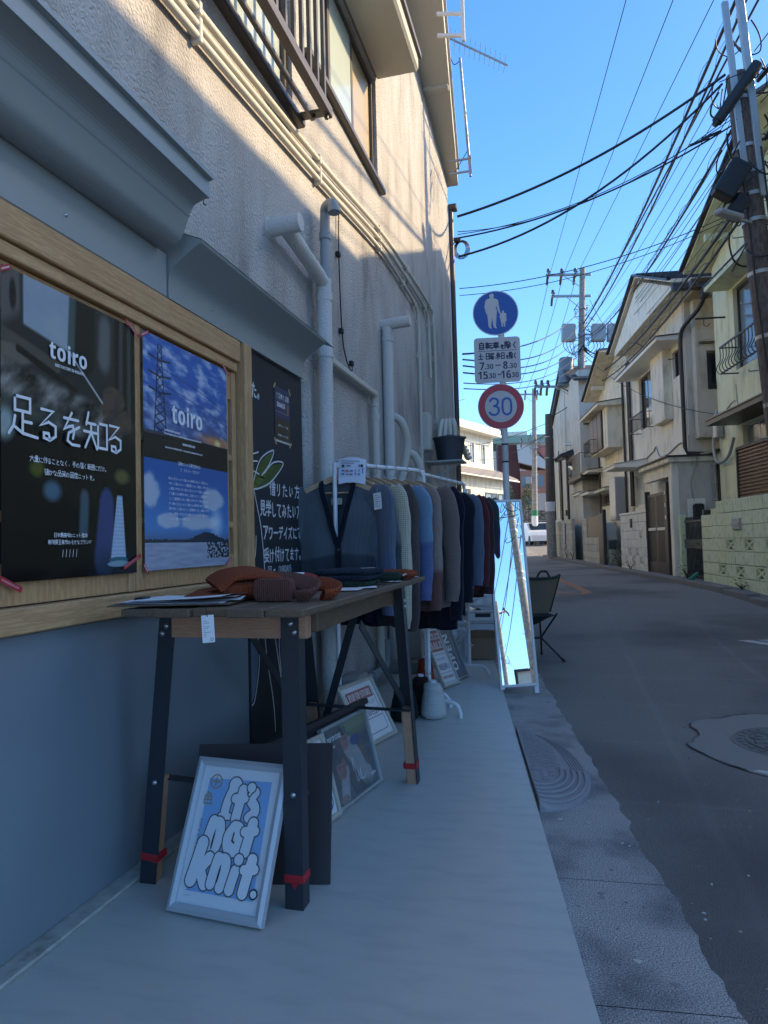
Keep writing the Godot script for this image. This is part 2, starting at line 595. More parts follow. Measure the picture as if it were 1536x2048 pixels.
func make_materials() -> void:
	var fine := noise(3, 0.09, 3)
	var soft := noise(5, 0.012, 4)
	var grit := noise(9, 0.35, 2, FastNoiseLite.TYPE_SIMPLEX, 512)
	var stucco := noise(11, 0.055, 3, FastNoiseLite.TYPE_SIMPLEX_SMOOTH, 512)
	var blotch := noise(13, 0.011, 5, FastNoiseLite.TYPE_SIMPLEX_SMOOTH, 512, [[0.0, Color(0.74, 0.73, 0.72)], [0.35, Color(0.93, 0.92, 0.91)], [0.7, Color.WHITE], [1.0, Color.WHITE]])
	M.blotch = blotch
	M.fine = fine
	M.soft = soft
	M.grit = grit
	M.stucco_bump = stucco
	M.stucco = spots(mat(lin(0.48, 0.465, 0.445), 0.9, stucco, 0.9, Vector3(1.7, 1.7, 1.7)), blotch, null, Vector3(0.35, 0.12, 0.35))
	M.stucco_pipe = mat(lin(0.58, 0.565, 0.53), 0.75, stucco, 0.35, Vector3(1.9, 1.9, 1.9))
	M.soffit = mat(lin(0.5, 0.48, 0.42), 0.9, fine, 0.3, Vector3(2, 2, 2))
	# floor of the shop's apron: trowelled and painted concrete
	var trowel := noise(21, 0.008, 5, FastNoiseLite.TYPE_SIMPLEX_SMOOTH, 1024, [[0.0, Color(0.93, 0.935, 0.94)], [0.42, Color(0.985, 0.985, 0.985)], [0.62, Color.WHITE], [1.0, Color(1, 0.99, 0.96)]])
	M.apron = spots(mat(lin(0.50, 0.50, 0.455), 0.42, noise(22, 0.05, 4), 0.04, Vector3(1.4, 1.4, 1.4)), trowel, null, Vector3(0.4, 1.0, 1.5))
	var specks := noise(25, 0.32, 2, FastNoiseLite.TYPE_SIMPLEX, 1024, [[0.0, Color(0.36, 0.37, 0.39)], [0.4, Color(0.7, 0.7, 0.71)], [0.6, Color(0.9, 0.9, 0.9)], [0.74, Color(1.0, 1.0, 1.0)], [1.0, Color(1.0, 1.0, 1.0)]])
	var patches := noise(27, 0.006, 4, FastNoiseLite.TYPE_SIMPLEX_SMOOTH, 512, [[0.0, Color(0.7, 0.7, 0.72)], [0.5, Color(0.95, 0.95, 0.95)], [1.0, Color.WHITE]])
	M.asphalt = spots(mat(lin(0.46, 0.435, 0.40), 0.88, grit, 1.0, Vector3(1.1, 1.1, 1.1), true, specks), patches, null, Vector3(0.11, 0.11, 0.11))
	M.patch = mat(lin(0.44, 0.42, 0.39), 0.9, grit, 0.3, Vector3(1.3, 1.3, 1.3), true, specks)
	var grains := noise(31, 0.2, 3, FastNoiseLite.TYPE_SIMPLEX, 512, [[0.0, Color(0.42, 0.43, 0.45)], [0.42, Color(0.75, 0.76, 0.78)], [0.6, Color(0.88, 0.88, 0.88)], [0.72, Color(1.0, 1.0, 1.0)], [1.0, Color(1.0, 1.0, 1.0)]])
	M.gutter = spots(mat(lin(0.66, 0.645, 0.61), 0.92, grit, 0.45, Vector3(1.5, 1.5, 1.5), true, grains), patches, null, Vector3(0.7, 0.7, 0.7))
	M.kerb = mat(lin(0.3, 0.285, 0.26), 0.92, fine, 0.4, Vector3(2, 2, 2), true, grains)
	M.sheet = mat(lin(0.20, 0.24, 0.265), 0.28, soft, 0.12, Vector3(0.6, 0.6, 0.6))
	M.awning = mat(lin(0.28, 0.32, 0.32), 0.42)
	M.awning.metallic_specular = 0.6
	# wood: long grain along each object's own axis
	var rings := [[0.0, lin(0.290, 0.167, 0.072)], [0.3, lin(0.522, 0.312, 0.145)], [0.45, lin(0.435, 0.246, 0.109)], [0.6, lin(0.609, 0.377, 0.181)], [0.72, lin(0.478, 0.283, 0.131)], [1.0, lin(0.652, 0.413, 0.203)]]
	var grain := noise(41, 0.02, 4, FastNoiseLite.TYPE_SIMPLEX_SMOOTH, 512, rings)
	M.wood_up = mat(Color.WHITE, 0.55, null, 1, Vector3(5, 0.35, 5), true, grain)
	M.wood_along = mat(Color.WHITE, 0.55, null, 1, Vector3(6, 6, 0.35), true, grain)
	var raw := noise(43, 0.02, 4, FastNoiseLite.TYPE_SIMPLEX_SMOOTH, 512, [[0.0, lin(0.377, 0.203, 0.123)], [0.4, lin(0.522, 0.290, 0.181)], [0.55, lin(0.420, 0.225, 0.131)], [1.0, lin(0.609, 0.362, 0.232)]])
	M.lumber = mat(Color.WHITE, 0.7, null, 1, Vector3(0.5, 9, 9), true, raw)
	M.lumber_up = mat(Color.WHITE, 0.7, null, 1, Vector3(9, 0.5, 9), true, raw)
	M.planks = []
	for k in 3:
		var old := noise(45 + k, 0.02, 5, FastNoiseLite.TYPE_SIMPLEX_SMOOTH, 512, [[0.0, lin(0.06, 0.042, 0.03)], [0.4, lin(0.15 + 0.02 * k, 0.1 + 0.012 * k, 0.065)], [0.55, lin(0.11, 0.075, 0.05)], [1.0, lin(0.22, 0.155, 0.1)]])
		M.planks.append(mat(Color.WHITE, 0.6, null, 1, Vector3(8, 8, 0.5), true, old))
	M.steel_dark = mat(lin(0.018, 0.024, 0.032), 0.45, fine, 0.05, Vector3(3, 3, 3))
	M.steel_dark.metallic_specular = 0.55
	M.bolt = mat(lin(0.5, 0.5, 0.5), 0.3)
	M.bolt.metallic = 0.9
	M.red_tape = mat(lin(0.42, 0.012, 0.02), 0.5)
	M.white_metal = mat(lin(0.74, 0.75, 0.76), 0.35)
	M.paper = mat(lin(0.78, 0.78, 0.78), 0.8)
	M.paper2 = mat(lin(0.68, 0.69, 0.72), 0.8)
	M.ink = mat(lin(0.02, 0.022, 0.03), 0.7)
	M.ink_grey = mat(lin(0.16, 0.165, 0.18), 0.7)
	M.white_ink = mat(lin(0.82, 0.82, 0.82), 0.6)
	M.chalk = mat(lin(0.66, 0.68, 0.7), 0.95, grit, 0.2, Vector3(3, 3, 3))
	M.board = mat(lin(0.016, 0.021, 0.026), 0.7)
	M.black = mat(lin(0.012, 0.013, 0.015), 0.5)
	M.cable = mat(lin(0.014, 0.015, 0.018), 0.55)
	M.cream_pipe = mat(lin(0.56, 0.535, 0.46), 0.55)
	M.pvc = mat(lin(0.27, 0.3, 0.31), 0.45)
	M.glass = mat(Color(0.9, 0.95, 1.0, 0.12), 0.03)
	M.glass.transparency = BaseMaterial3D.TRANSPARENCY_ALPHA
	M.dark_glass = mat(lin(0.02, 0.025, 0.03), 0.06)
	M.blue_glass = mat(lin(0.17, 0.21, 0.24), 0.14)
	M.frost = mat(lin(0.46, 0.53, 0.49), 0.2)
	M.curtain_tan = mat(lin(0.4, 0.32, 0.2), 0.35)
	M.curtain = mat(lin(0.5, 0.55, 0.56), 0.7)
	M.alu = mat(lin(0.42, 0.43, 0.43), 0.4)
	M.alu.metallic = 0.5
	M.bronze = mat(lin(0.07, 0.055, 0.045), 0.4)
	M.galv = mat(lin(0.36, 0.38, 0.38), 0.45, fine, 0.05, Vector3(3, 3, 3))
	M.galv.metallic = 0.5
	M.brown_metal = mat(lin(0.045, 0.03, 0.026), 0.45)
	M.roof_dark = mat(lin(0.035, 0.038, 0.045), 0.7, fine, 0.3, Vector3(2, 2, 2))
	M.block_bump = fine


# ---------------------------------------------------------------- ground
func strip(t0: float, t1: float, lift: float, s0: float, s1: float) -> B:   # a sheet that follows the street's profile
	var b := B.new()
	var ss := [s0]
	var s := s0
	while s < s1:
		s = s + (0.5 if s > 2.0 and s < 48.0 else 8.0)
		ss.append(minf(s, s1))
	for k in ss.size() - 1:
		var a: float = ss[k]
		var d: float = ss[k + 1]
		b.face([road(a, t0, rise(a) + lift), road(a, t1, rise(a) + lift), road(d, t1, rise(d) + lift), road(d, t0, rise(d) + lift)], Vector3.UP)
	return b


func ground() -> void:
	struct("ground", strip(-300.0, 300.0, -0.03, -300.0, 700.0), M.kerb)
	struct("road", strip(0.59, 3.86, 0.0, -60.0, 50.0), M.asphalt)
	# the road swings to the left at its far end
	var b := B.new()
	for k in 8:
		var a := deg_to_rad(11.0 * k)
		var d := deg_to_rad(11.0 * (k + 1))
		var o := Vector2(0.62 - 7.0, 48.0)
		var q := []
		for g in [[a, 7.0], [a, 10.24], [d, 10.24], [d, 7.0]]:
			q.append(road(o.y + sin(g[0]) * g[1], o.x + cos(g[0]) * g[1], 0.664))
		b.face(q, Vector3.UP)
	struct("side_road", b, M.asphalt)
	# side street that opens on the right, short of the houses
	b = B.new()
	b.face([road(-5.2, 3.86, -0.064), road(-5.2, 60, -0.064), road(0.4, 60, -0.064), road(0.4, 3.86, -0.064)], Vector3.UP)
	struct("side_street", b, M.asphalt)
	# concrete gutter beside the apron, its joints real gaps
	var s := -6.0
	var lens := [2.0, 2.0, 2.0, 1.72, 0.62, 1.5, 0.6, 1.25, 0.6, 2.0, 2.0, 2.0]
	b = B.new()
	for l in lens:
		var h0 := rise(s + 0.006)
		var h1 := rise(s + l - 0.006)
		var e: Array = []
		var steps := 25
		for k in steps:
			var u: float = s + 0.0015 + (l - 0.003) * k / (steps - 1)
			e.append([u, 0.615 + 0.006 * sin(u * 9.1) + 0.005 * sin(u * 31.0 + 1.0) + rng.randf_range(-0.006, 0.006)])
		for k in steps - 1:
			b.face([road(e[k][0], 0.27, rise(e[k][0]) + 0.022), road(e[k][0], e[k][1], rise(e[k][0]) + 0.006), road(e[k + 1][0], e[k + 1][1], rise(e[k + 1][0]) + 0.006), road(e[k + 1][0], 0.27, rise(e[k + 1][0]) + 0.022)], Vector3.UP)
		s += l
	struct("gutter", b, M.gutter)
	# apron of the shop: one slab whose edge follows the road
	b = B.new()
	var pts := [Vector3(WALL - 0.02, 0, 7.5), road(-7.5, 0.272), road(6.25, 0.272), Vector3(WALL - 0.02, 0, -6.0)]
	b.face(pts, Vector3.UP)
	for k in 4:
		var a: Vector3 = pts[k]
		var d: Vector3 = pts[(k + 1) % 4]
		b.face([a, d, d + Vector3.DOWN * 0.12, a + Vector3.DOWN * 0.12], (d - a).cross(Vector3.UP) * -1.0)
	struct("shop_apron", b, M.apron)
	# the rest of the verge up to the corner
	b = B.new()
	b.face([Vector3(WALL - 0.02, -0.02, -6.0), road(6.25, 0.272, -0.02), road(12.0, 0.272, 0.12), Vector3(-2.3, 0.1, -12.0)], Vector3.UP)
	struct("verge_pavement", b, M.gutter)
	# kerb and channel on the far side
	for k in 40:
		var u := 1.0 + k * 0.9
		if u > 33.0:
			break
		var kb := B.new()
		var h := rise(u + 0.44)
		kb.x = Transform3D(Basis(Vector3.UP, TURN), road(u, 3.86, h))
		kb.box(Vector3(0, -0.1, -0.893), Vector3(0.16, 0.09, 0.0), 0.015)
		obj("kerb_stone", kb, M.kerb, kerb_root())
	b = strip(4.02, 4.3, 0.07, 1.0, 33.0)
	struct("far_verge", b, M.kerb)


var kerb_node: Node3D
func kerb_root() -> Node3D:
	if kerb_node == null:
		kerb_node = Node3D.new()
		kerb_node.name = "kerb"
		add_child(kerb_node, true)
		kerb_node.set_meta("kind", "structure")
	return kerb_node


# ---------------------------------------------------------------- the shop
# A window whose lower left corner stands at «where» (x to the right, y up, z out of the wall): frame, mullions, panes.
func window(parent: Node3D, where: Transform3D, w: float, h: float, frame: Material, panes: Array, f := 0.035, deep := 0.05) -> Node3D:
	var b := B.new()
	b.box(Vector3(0, 0, -deep), Vector3(w, f, 0), 0.003)
	b.box(Vector3(0, h - f, -deep), Vector3(w, h, 0), 0.003)
	b.box(Vector3(0, f, -deep), Vector3(f, h - f, 0), 0.003)
	b.box(Vector3(w - f, f, -deep), Vector3(w, h - f, 0), 0.003)
	var n := panes.size()
	var p := (w - 2 * f) / n
	for k in range(1, n):
		b.box(Vector3(f + p * k - 0.022, f, -deep * 0.9), Vector3(f + p * k + 0.022, h - f, -0.008))
	var win := obj("window", b, frame, parent)
	win.transform = where
	for k in n:
		var q := B.new()
		var o := -0.012 if k % 2 else -0.026
		q.box(Vector3(f + p * k + 0.001, f, o - 0.006), Vector3(f + p * (k + 1) - 0.001, h - f, o))
		obj("pane", q, panes[k], win)
	return win


func shop_building() -> void:
	var t := thing("shop_building", "white roughcast shop building on the left with bare upper wall and deep eaves", "building")
	var lower := [-3.72, -0.9, 3.56, 4.92]
	var upper := [-5.68, -3.95, 4.1, 5.03]
	var b := B.new()
	b.holed(WALL - 0.3, WALL, -9.62, 7.0, -0.1, 6.05, [lower, upper])
	obj("wall", b, M.stucco, t)
	# the gable slopes down towards the far end; the eave sheet narrows with the plot
	var top := func(z: float) -> float: return 6.12 + 0.17 * (z + 9.62)
	var g := B.new()
	g.x = Transform3D(Basis(Vector3(0, 0, -1), Vector3.UP, Vector3(1, 0, 0)), Vector3.ZERO)
	g.extrude(PackedVector2Array([Vector2(-7.0, 6.05), Vector2(9.62, 6.05), Vector2(9.62, 6.12), Vector2(-7.0, 6.12 + 0.17 * 16.62)]), WALL - 0.3, WALL)
	obj("gable_wall", g, M.stucco, t)
	var edge := func(z: float) -> float: return -1.30 + 0.098 * (z + 9.62)
	var eave := B.new()
	var zs := [-9.74, -7.98, -6.2, -4.4, -2.6, 0.0, 3.0, 7.0]
	for k in zs.size() - 1:
		var za: float = zs[k] + 0.006
		var zb: float = zs[k + 1] - 0.006
		var ya: float = top.call(za)
		var yb: float = top.call(zb)
		var xa: float = edge.call(za)
		var xb: float = edge.call(zb)
		var lift := 0.24
		var pan := B.new()
		pan.face([Vector3(WALL - 0.3, ya, za), Vector3(xa, ya, za), Vector3(xb, yb, zb), Vector3(WALL - 0.3, yb, zb)], Vector3.DOWN)
		pan.face([Vector3(xa, ya, za), Vector3(xa, ya + lift, za), Vector3(xb, yb + lift, zb), Vector3(xb, yb, zb)], Vector3.RIGHT)
		pan.face([Vector3(WALL - 0.3, ya + lift, za), Vector3(xa, ya + lift, za), Vector3(xb, yb + lift, zb), Vector3(WALL - 0.3, yb + lift, zb)], Vector3.UP)
		for e in [[za, ya, xa, Vector3.FORWARD], [zb, yb, xb, Vector3.BACK]]:
			pan.face([Vector3(WALL - 0.3, e[1], e[0]), Vector3(e[2], e[1], e[0]), Vector3(e[2], e[1] + lift, e[0]), Vector3(WALL - 0.3, e[1] + lift, e[0])], e[3])
		obj("eave_panel", pan, M.soffit, t)
		# a shallow beam across the soffit at each joint
		if k > 0:
			var rib := B.new()
			rib.box(Vector3(WALL, top.call(zs[k]) - 0.035, zs[k] - 0.05), Vector3(edge.call(zs[k]) - 0.01, top.call(zs[k]) + 0.02, zs[k] + 0.05), 0.01)
			obj("eave_beam", rib, M.soffit, t)
	var trim := B.new()
	trim.bar(Vector3(edge.call(-9.74) + 0.012, top.call(-9.74) + 0.26, -9.75), Vector3(edge.call(7.0) + 0.012, top.call(7.0) + 0.26, 7.0), 0.03, 0.05)
	obj("eave_trim", trim, M.alu, t)
	# roof over the rest, the end wall and the back
	var r := B.new()
	r.holed(WALL - 8.0, WALL - 7.8, -9.62, 7.0, -0.1, 6.0, [])
	r.box(Vector3(WALL - 7.8, -0.1, -9.62), Vector3(WALL - 0.3, 6.0, -9.42))
	r.box(Vector3(WALL - 7.8, -0.1, 6.8), Vector3(WALL - 0.3, 6.0, 7.0))
	obj("end_wall", r, M.stucco, t)
	r = B.new()
	r.face([Vector3(WALL - 8, 6.4, -9.7), Vector3(WALL - 0.3, 6.36, -9.7), Vector3(WALL - 0.3, 6.36 + 0.17 * 16.7, 7.0), Vector3(WALL - 8, 6.4 + 0.17 * 16.7, 7.0)], Vector3.UP)
	obj("roof", r, M.roof_dark, t)
	# hood over the upper window
	b = B.new()
	b.box(Vector3(WALL, 5.05, -5.72), Vector3(-1.075, 5.2, 1.5), 0.02)
	b.box(Vector3(WALL, 5.2, -5.69), Vector3(-1.11, 5.24, 1.47))
	obj("window_hood", b, M.soffit, t)
	b = B.new()
	b.bar(Vector3(-1.06, 5.2, -5.73), Vector3(-1.06, 5.2, 1.5), 0.02, 0.05)
	obj("hood_drip", b, M.bronze, t)
	var side := Basis(Vector3(0, 0, -1), Vector3.UP, Vector3(1, 0, 0))
	window(t, Transform3D(side, Vector3(WALL - 0.03, upper[2], upper[1])), upper[1] - upper[0], upper[3] - upper[2], M.bronze, [M.frost, M.frost, M.curtain_tan], 0.04, 0.09)
	window(t, Transform3D(side, Vector3(WALL - 0.03, lower[2], lower[1])), lower[1] - lower[0], lower[3] - lower[2], M.bronze, [M.curtain_tan, M.frost, M.frost], 0.04, 0.09)
	b = B.new()
	b.box(Vector3(WALL - 0.02, 4.05, -5.76), Vector3(WALL + 0.05, 4.098, -3.92), 0.008)
	b.box(Vector3(WALL - 0.02, 3.505, -3.8), Vector3(WALL + 0.05, 3.556, -0.85), 0.008)
	obj("sill", b, M.bronze, t)
	b = B.new()
	b.box(Vector3(WALL - 0.29, 3.5, -5.8), Vector3(WALL - 0.15, 5.1, -0.8))
	obj("room_lining", b, M.curtain_tan, t)
	# dark downpipe at the far corner
	b = B.new()
	b.tube([Vector3(-1.42, 5.75, -9.67), Vector3(-1.42, 4.0, -9.67), Vector3(-1.42, 0.2, -9.67)], 0.036, 10)
	b.box(Vector3(-1.45, 5.72, -9.74), Vector3(-1.33, 5.8, -9.62), 0.01)
	solo("downpipe", b, M.bronze, "dark brown rain downpipe on the far corner of the white shop", "drain pipe")

	# window grille: two rails and upright bars on brackets
	var gr := thing("window_grille", "brown metal bar grille projecting below the upper shop window", "window grille")
	b = B.new()
	b.box(Vector3(-1.275, 3.52, -3.78), Vector3(-1.225, 3.585, -0.6), 0.006)
	obj("bottom_rail", b, M.bronze, gr)
	b = B.new()
	b.box(Vector3(-1.27, 4.26, -3.78), Vector3(-1.23, 4.3, -0.6), 0.006)
	obj("top_rail", b, M.bronze, gr)
	for k in 26:
		var z := -3.7 + k * 0.115
		b = B.new()
		b.box(Vector3(-1.26, 3.585, z - 0.012), Vector3(-1.24, 4.26, z + 0.012))
		obj("bar", b, M.bronze, gr)
	for z in [-3.74, -2.62, -1.5]:
		b = B.new()
		b.box(Vector3(-1.46, 3.535, z - 0.03), Vector3(-1.275, 3.55, z + 0.03))
		b.box(Vector3(-1.46, 3.55, z - 0.03), Vector3(-1.275, 3.575, z - 0.018))
		b.tube([Vector3(-1.25, 3.52, z), Vector3(-1.25, 3.5, z)], 0.012, 8)
		b.tube([Vector3(-1.33, 3.535, z), Vector3(-1.33, 3.515, z)], 0.012, 8)
		b.box(Vector3(-1.46, 4.27, z - 0.02), Vector3(-1.27, 4.29, z + 0.02))
		obj("bracket", b, M.bronze, gr)
	b = B.new()
	b.box(Vector3(-1.36, 3.53, -3.78), Vector3(-1.34, 3.56, -0.6))
	obj("inner_rail", b, M.bronze, gr)


func shop_front() -> void:
	var t := thing("lattice_shopfront", "wooden shop front of lattice doors over a painted blue grey dado sheet", "shop front")
	var b := B.new()
	b.box(Vector3(WALL, 0.012, -2.93), Vector3(FRONT, 0.832, 3.5), 0.004)
	obj("dado_sheet", b, M.sheet, t)
	b = B.new()
	b.box(Vector3(WALL, 0.836, -2.86), Vector3(FRONT + 0.035, 0.905, 3.5), 0.004)
	obj("bottom_beam", b, M.wood_along, t)
	b = B.new()
	b.box(Vector3(WALL, 1.872, -2.845), Vector3(FRONT + 0.028, 1.968, 3.5), 0.004)
	obj("top_beam", b, M.wood_along, t)
	b = B.new()
	b.box(Vector3(WALL, 1.828, -2.84), Vector3(FRONT + 0.014, 1.869, 3.5), 0.003)
	obj("head_moulding", b, M.wood_along, t)
	b = B.new()
	b.box(Vector3(WALL, 0.836, -2.935), Vector3(FRONT + 0.04, 1.968, -2.865), 0.004)
	obj("end_post", b, M.wood_up, t)
	# two lattice doors: stiles, rails, boards and dark glass
	for d in [[-2.845, -2.085], [-2.08, -1.2], [-1.195, -0.3], [-0.295, 0.6]]:
		var door := obj("lattice_door", B.new().box(Vector3(WALL, 0.908, d[0]), Vector3(FRONT - 0.03, 1.826, d[1])), M.dark_glass, t)
		for s in [[d[0], d[0] + 0.035], [d[1] - 0.035, d[1]]]:
			b = B.new()
			b.box(Vector3(FRONT - 0.03, 0.908, s[0]), Vector3(FRONT, 1.826, s[1]), 0.003)
			obj("stile", b, M.wood_up, door)
		for y in [1.44, 1.145]:
			b = B.new()
			b.box(Vector3(FRONT - 0.028, y - 0.014, d[0] + 0.036), Vector3(FRONT - 0.004, y + 0.014, d[1] - 0.036), 0.003)
			obj("rail", b, M.wood_along, door)
		b = B.new()
		b.box(Vector3(FRONT - 0.03, 0.91, d[0] + 0.036), Vector3(FRONT - 0.008, 1.02, d[1] - 0.036))
		obj("bottom_board", b, M.wood_up, door)
		b = B.new()
		b.box(Vector3(FRONT - 0.03, 1.7, d[0] + 0.036), Vector3(FRONT - 0.008, 1.824, d[1] - 0.036))
		obj("top_board", b, M.wood_up, door)
		var mids := [d[0] + 0.075, (d[0] + d[1]) / 2, d[1] - 0.075]
		for z in mids:
			b = B.new()
			b.box(Vector3(FRONT - 0.029, 1.02, z - 0.012), Vector3(FRONT - 0.006, 1.7, z + 0.012), 0.003)
			obj("muntin", b, M.wood_up, door)
	b = B.new()
	b.box(Vector3(WALL, 0.0, -2.94), Vector3(FRONT + 0.06, 0.012, 3.5), 0.004)
	obj("threshold", b, mat(lin(0.5, 0.49, 0.43), 0.9, M.grit, 0.4, Vector3(2, 2, 2), true, M.blotch), t)

	# moulded metal cornice that houses the awning, its section a cyma
	var a := thing("awning_case", "grey painted metal cornice casing over the left end of the shop front", "awning")
	var prof := PackedVector2Array()
	for q in curve([Vector2(-1.375, 2.135), Vector2(-1.33, 2.13), Vector2(-1.295, 2.15), Vector2(-1.275, 2.19), Vector2(-1.262, 2.225)], 5):
		prof.append(q)
	for q in curve([Vector2(-1.258, 2.23), Vector2(-1.24, 2.265), Vector2(-1.2, 2.282), Vector2(-1.18, 2.284)], 4):
		prof.append(q)
	prof.append_array(PackedVector2Array([Vector2(-1.178, 2.284), Vector2(-1.178, 2.345), Vector2(-1.16, 2.347), Vector2(-1.16, 2.362), Vector2(-1.385, 2.385), Vector2(-1.44, 2.5), Vector2(-1.445, 2.135)]))
	b = B.new()
	b.extrude(prof, -2.2, 3.5)
	obj("case", b, M.awning, a)
	b = B.new()
	b.tube([Vector3(-1.2, 2.278, -2.2), Vector3(-1.2, 2.268, -2.2), Vector3(-1.194, 2.262, -2.2)], 0.004, 6)
	obj("hook", b, M.bolt, a)
	# plain fascia below it, which flares out to a lip further on
	var f := thing("fascia", "blue grey sheet metal fascia with flared lip above the chalkboard", "fascia")
	b = B.new()
	b.box(Vector3(WALL, 1.972, -2.26), Vector3(FRONT + 0.022, 2.134, 3.5), 0.003)
	obj("flat_sheet", b, M.awning, f)
	b = B.new()
	var under := PackedVector2Array()
	for q in curve([Vector2(-1.388, 1.974), Vector2(-1.387, 2.04), Vector2(-1.377, 2.075), Vector2(-1.345, 2.105), Vector2(-1.255, 2.165)], 5):
		under.append(q)
	under.append_array(PackedVector2Array([Vector2(-1.25, 2.174), Vector2(-1.43, 2.25), Vector2(-1.445, 2.25), Vector2(-1.445, 1.974)]))
	b.extrude(under, -3.64, -2.27)
	obj("flared_sheet", b, M.awning, f)
	b = B.new()
	b.face([Vector3(-1.25, 2.177, -2.27), Vector3(-1.25, 2.177, -3.78), Vector3(-1.43, 2.254, -3.78), Vector3(-1.43, 2.254, -2.27)], Vector3.UP)
	b.face([Vector3(-1.25, 2.174, -3.645), Vector3(-1.25, 2.174, -3.78), Vector3(-1.43, 2.251, -3.78), Vector3(-1.43, 2.251, -3.645)], Vector3.DOWN)
	b.face([Vector3(-1.25, 2.177, -3.78), Vector3(-1.43, 2.254, -3.78), Vector3(-1.43, 2.251, -3.78), Vector3(-1.25, 2.174, -3.78)], Vector3.FORWARD)
	b.face([Vector3(-1.25, 2.174, -3.78), Vector3(-1.25, 2.177, -3.78), Vector3(-1.25, 2.177, -3.645), Vector3(-1.25, 2.174, -3.645)], Vector3.RIGHT)
	obj("top_flashing", b, M.awning, f)
	for z in [-1.72, -2.6, -0.9, 0.2]:
		b = B.new()
		b.x = Transform3D(Basis(Vector3.FORWARD, PI / 2), Vector3(FRONT + 0.022 if z > -2.26 else -1.388, 2.035, z))
		b.lathe([Vector2(0.0065, 0.0), Vector2(0.006, 0.003), Vector2(0.003, 0.006), Vector2(0.0002, 0.0065)], 8)
		obj("screw", b, M.bolt, f)

	posters()
	chalkboard()


func on_front(x: float) -> Transform3D:   # lays the xy plane of print on the shop front: print x runs along -z
	return Transform3D(Basis(Vector3(0, 0, -1), Vector3.UP, Vector3(1, 0, 0)), Vector3(x, 0, 0))


func tape_strip(parent: Node3D, where: Transform3D, a: Vector2, d: Vector2, w: float) -> void:
	var b := B.new()
	b.x = where
	b.stroke([a, d], w, 0.0022, false)
	obj("red_tape", b, M.tape, parent)
	b = B.new()
	b.x = where
	var dir := (d - a).normalized()
	for k in 9:
		var o := a + (d - a) * (0.12 + 0.085 * k)
		b.stroke([o - dir.rotated(0.9) * 0.003, o + dir.rotated(0.9) * 0.003], 0.0016, 0.0027, false)
	obj("lettering", b, M.white_ink, parent)


func bend(lo: Vector2, hi: Vector2, x0: float, seed_: float, amount: float) -> B:   # a thin sheet of paper, not quite flat
	var b := B.new()
	b.x = on_front(x0)
	b.grid(18, 22, func(u: float, v: float) -> Vector3:
		var e := sin(PI * u) * sin(PI * v)
		return Vector3(lerpf(lo.x, hi.x, u), lerpf(hi.y, lo.y, v), amount * e * (0.6 * sin(u * 7.0 + v * 4.0 + seed_) + 0.4 * sin(v * 11.0 - u * 3.0 + seed_ * 2.0))), false)
	return b


func blob(u: float, v: float, cx: float, cy: float, rx: float, ry: float, soft := 0.3) -> float:
	var d := sqrt(pow((u - cx) / rx, 2) + pow((v - cy) / ry, 2))
	return 1.0 - smoothstep(1.0 - soft, 1.0 + soft, d)


func seg(u: float, v: float, ax: float, ay: float, bx: float, by: float, w: float, soft := 0.5) -> float:
	var p := Vector2(u, v)
	var q := Geometry2D.get_closest_point_to_segment(p, Vector2(ax, ay), Vector2(bx, by))
	return 1.0 - smoothstep(w * (1.0 - soft), w * (1.0 + soft), p.distance_to(q))


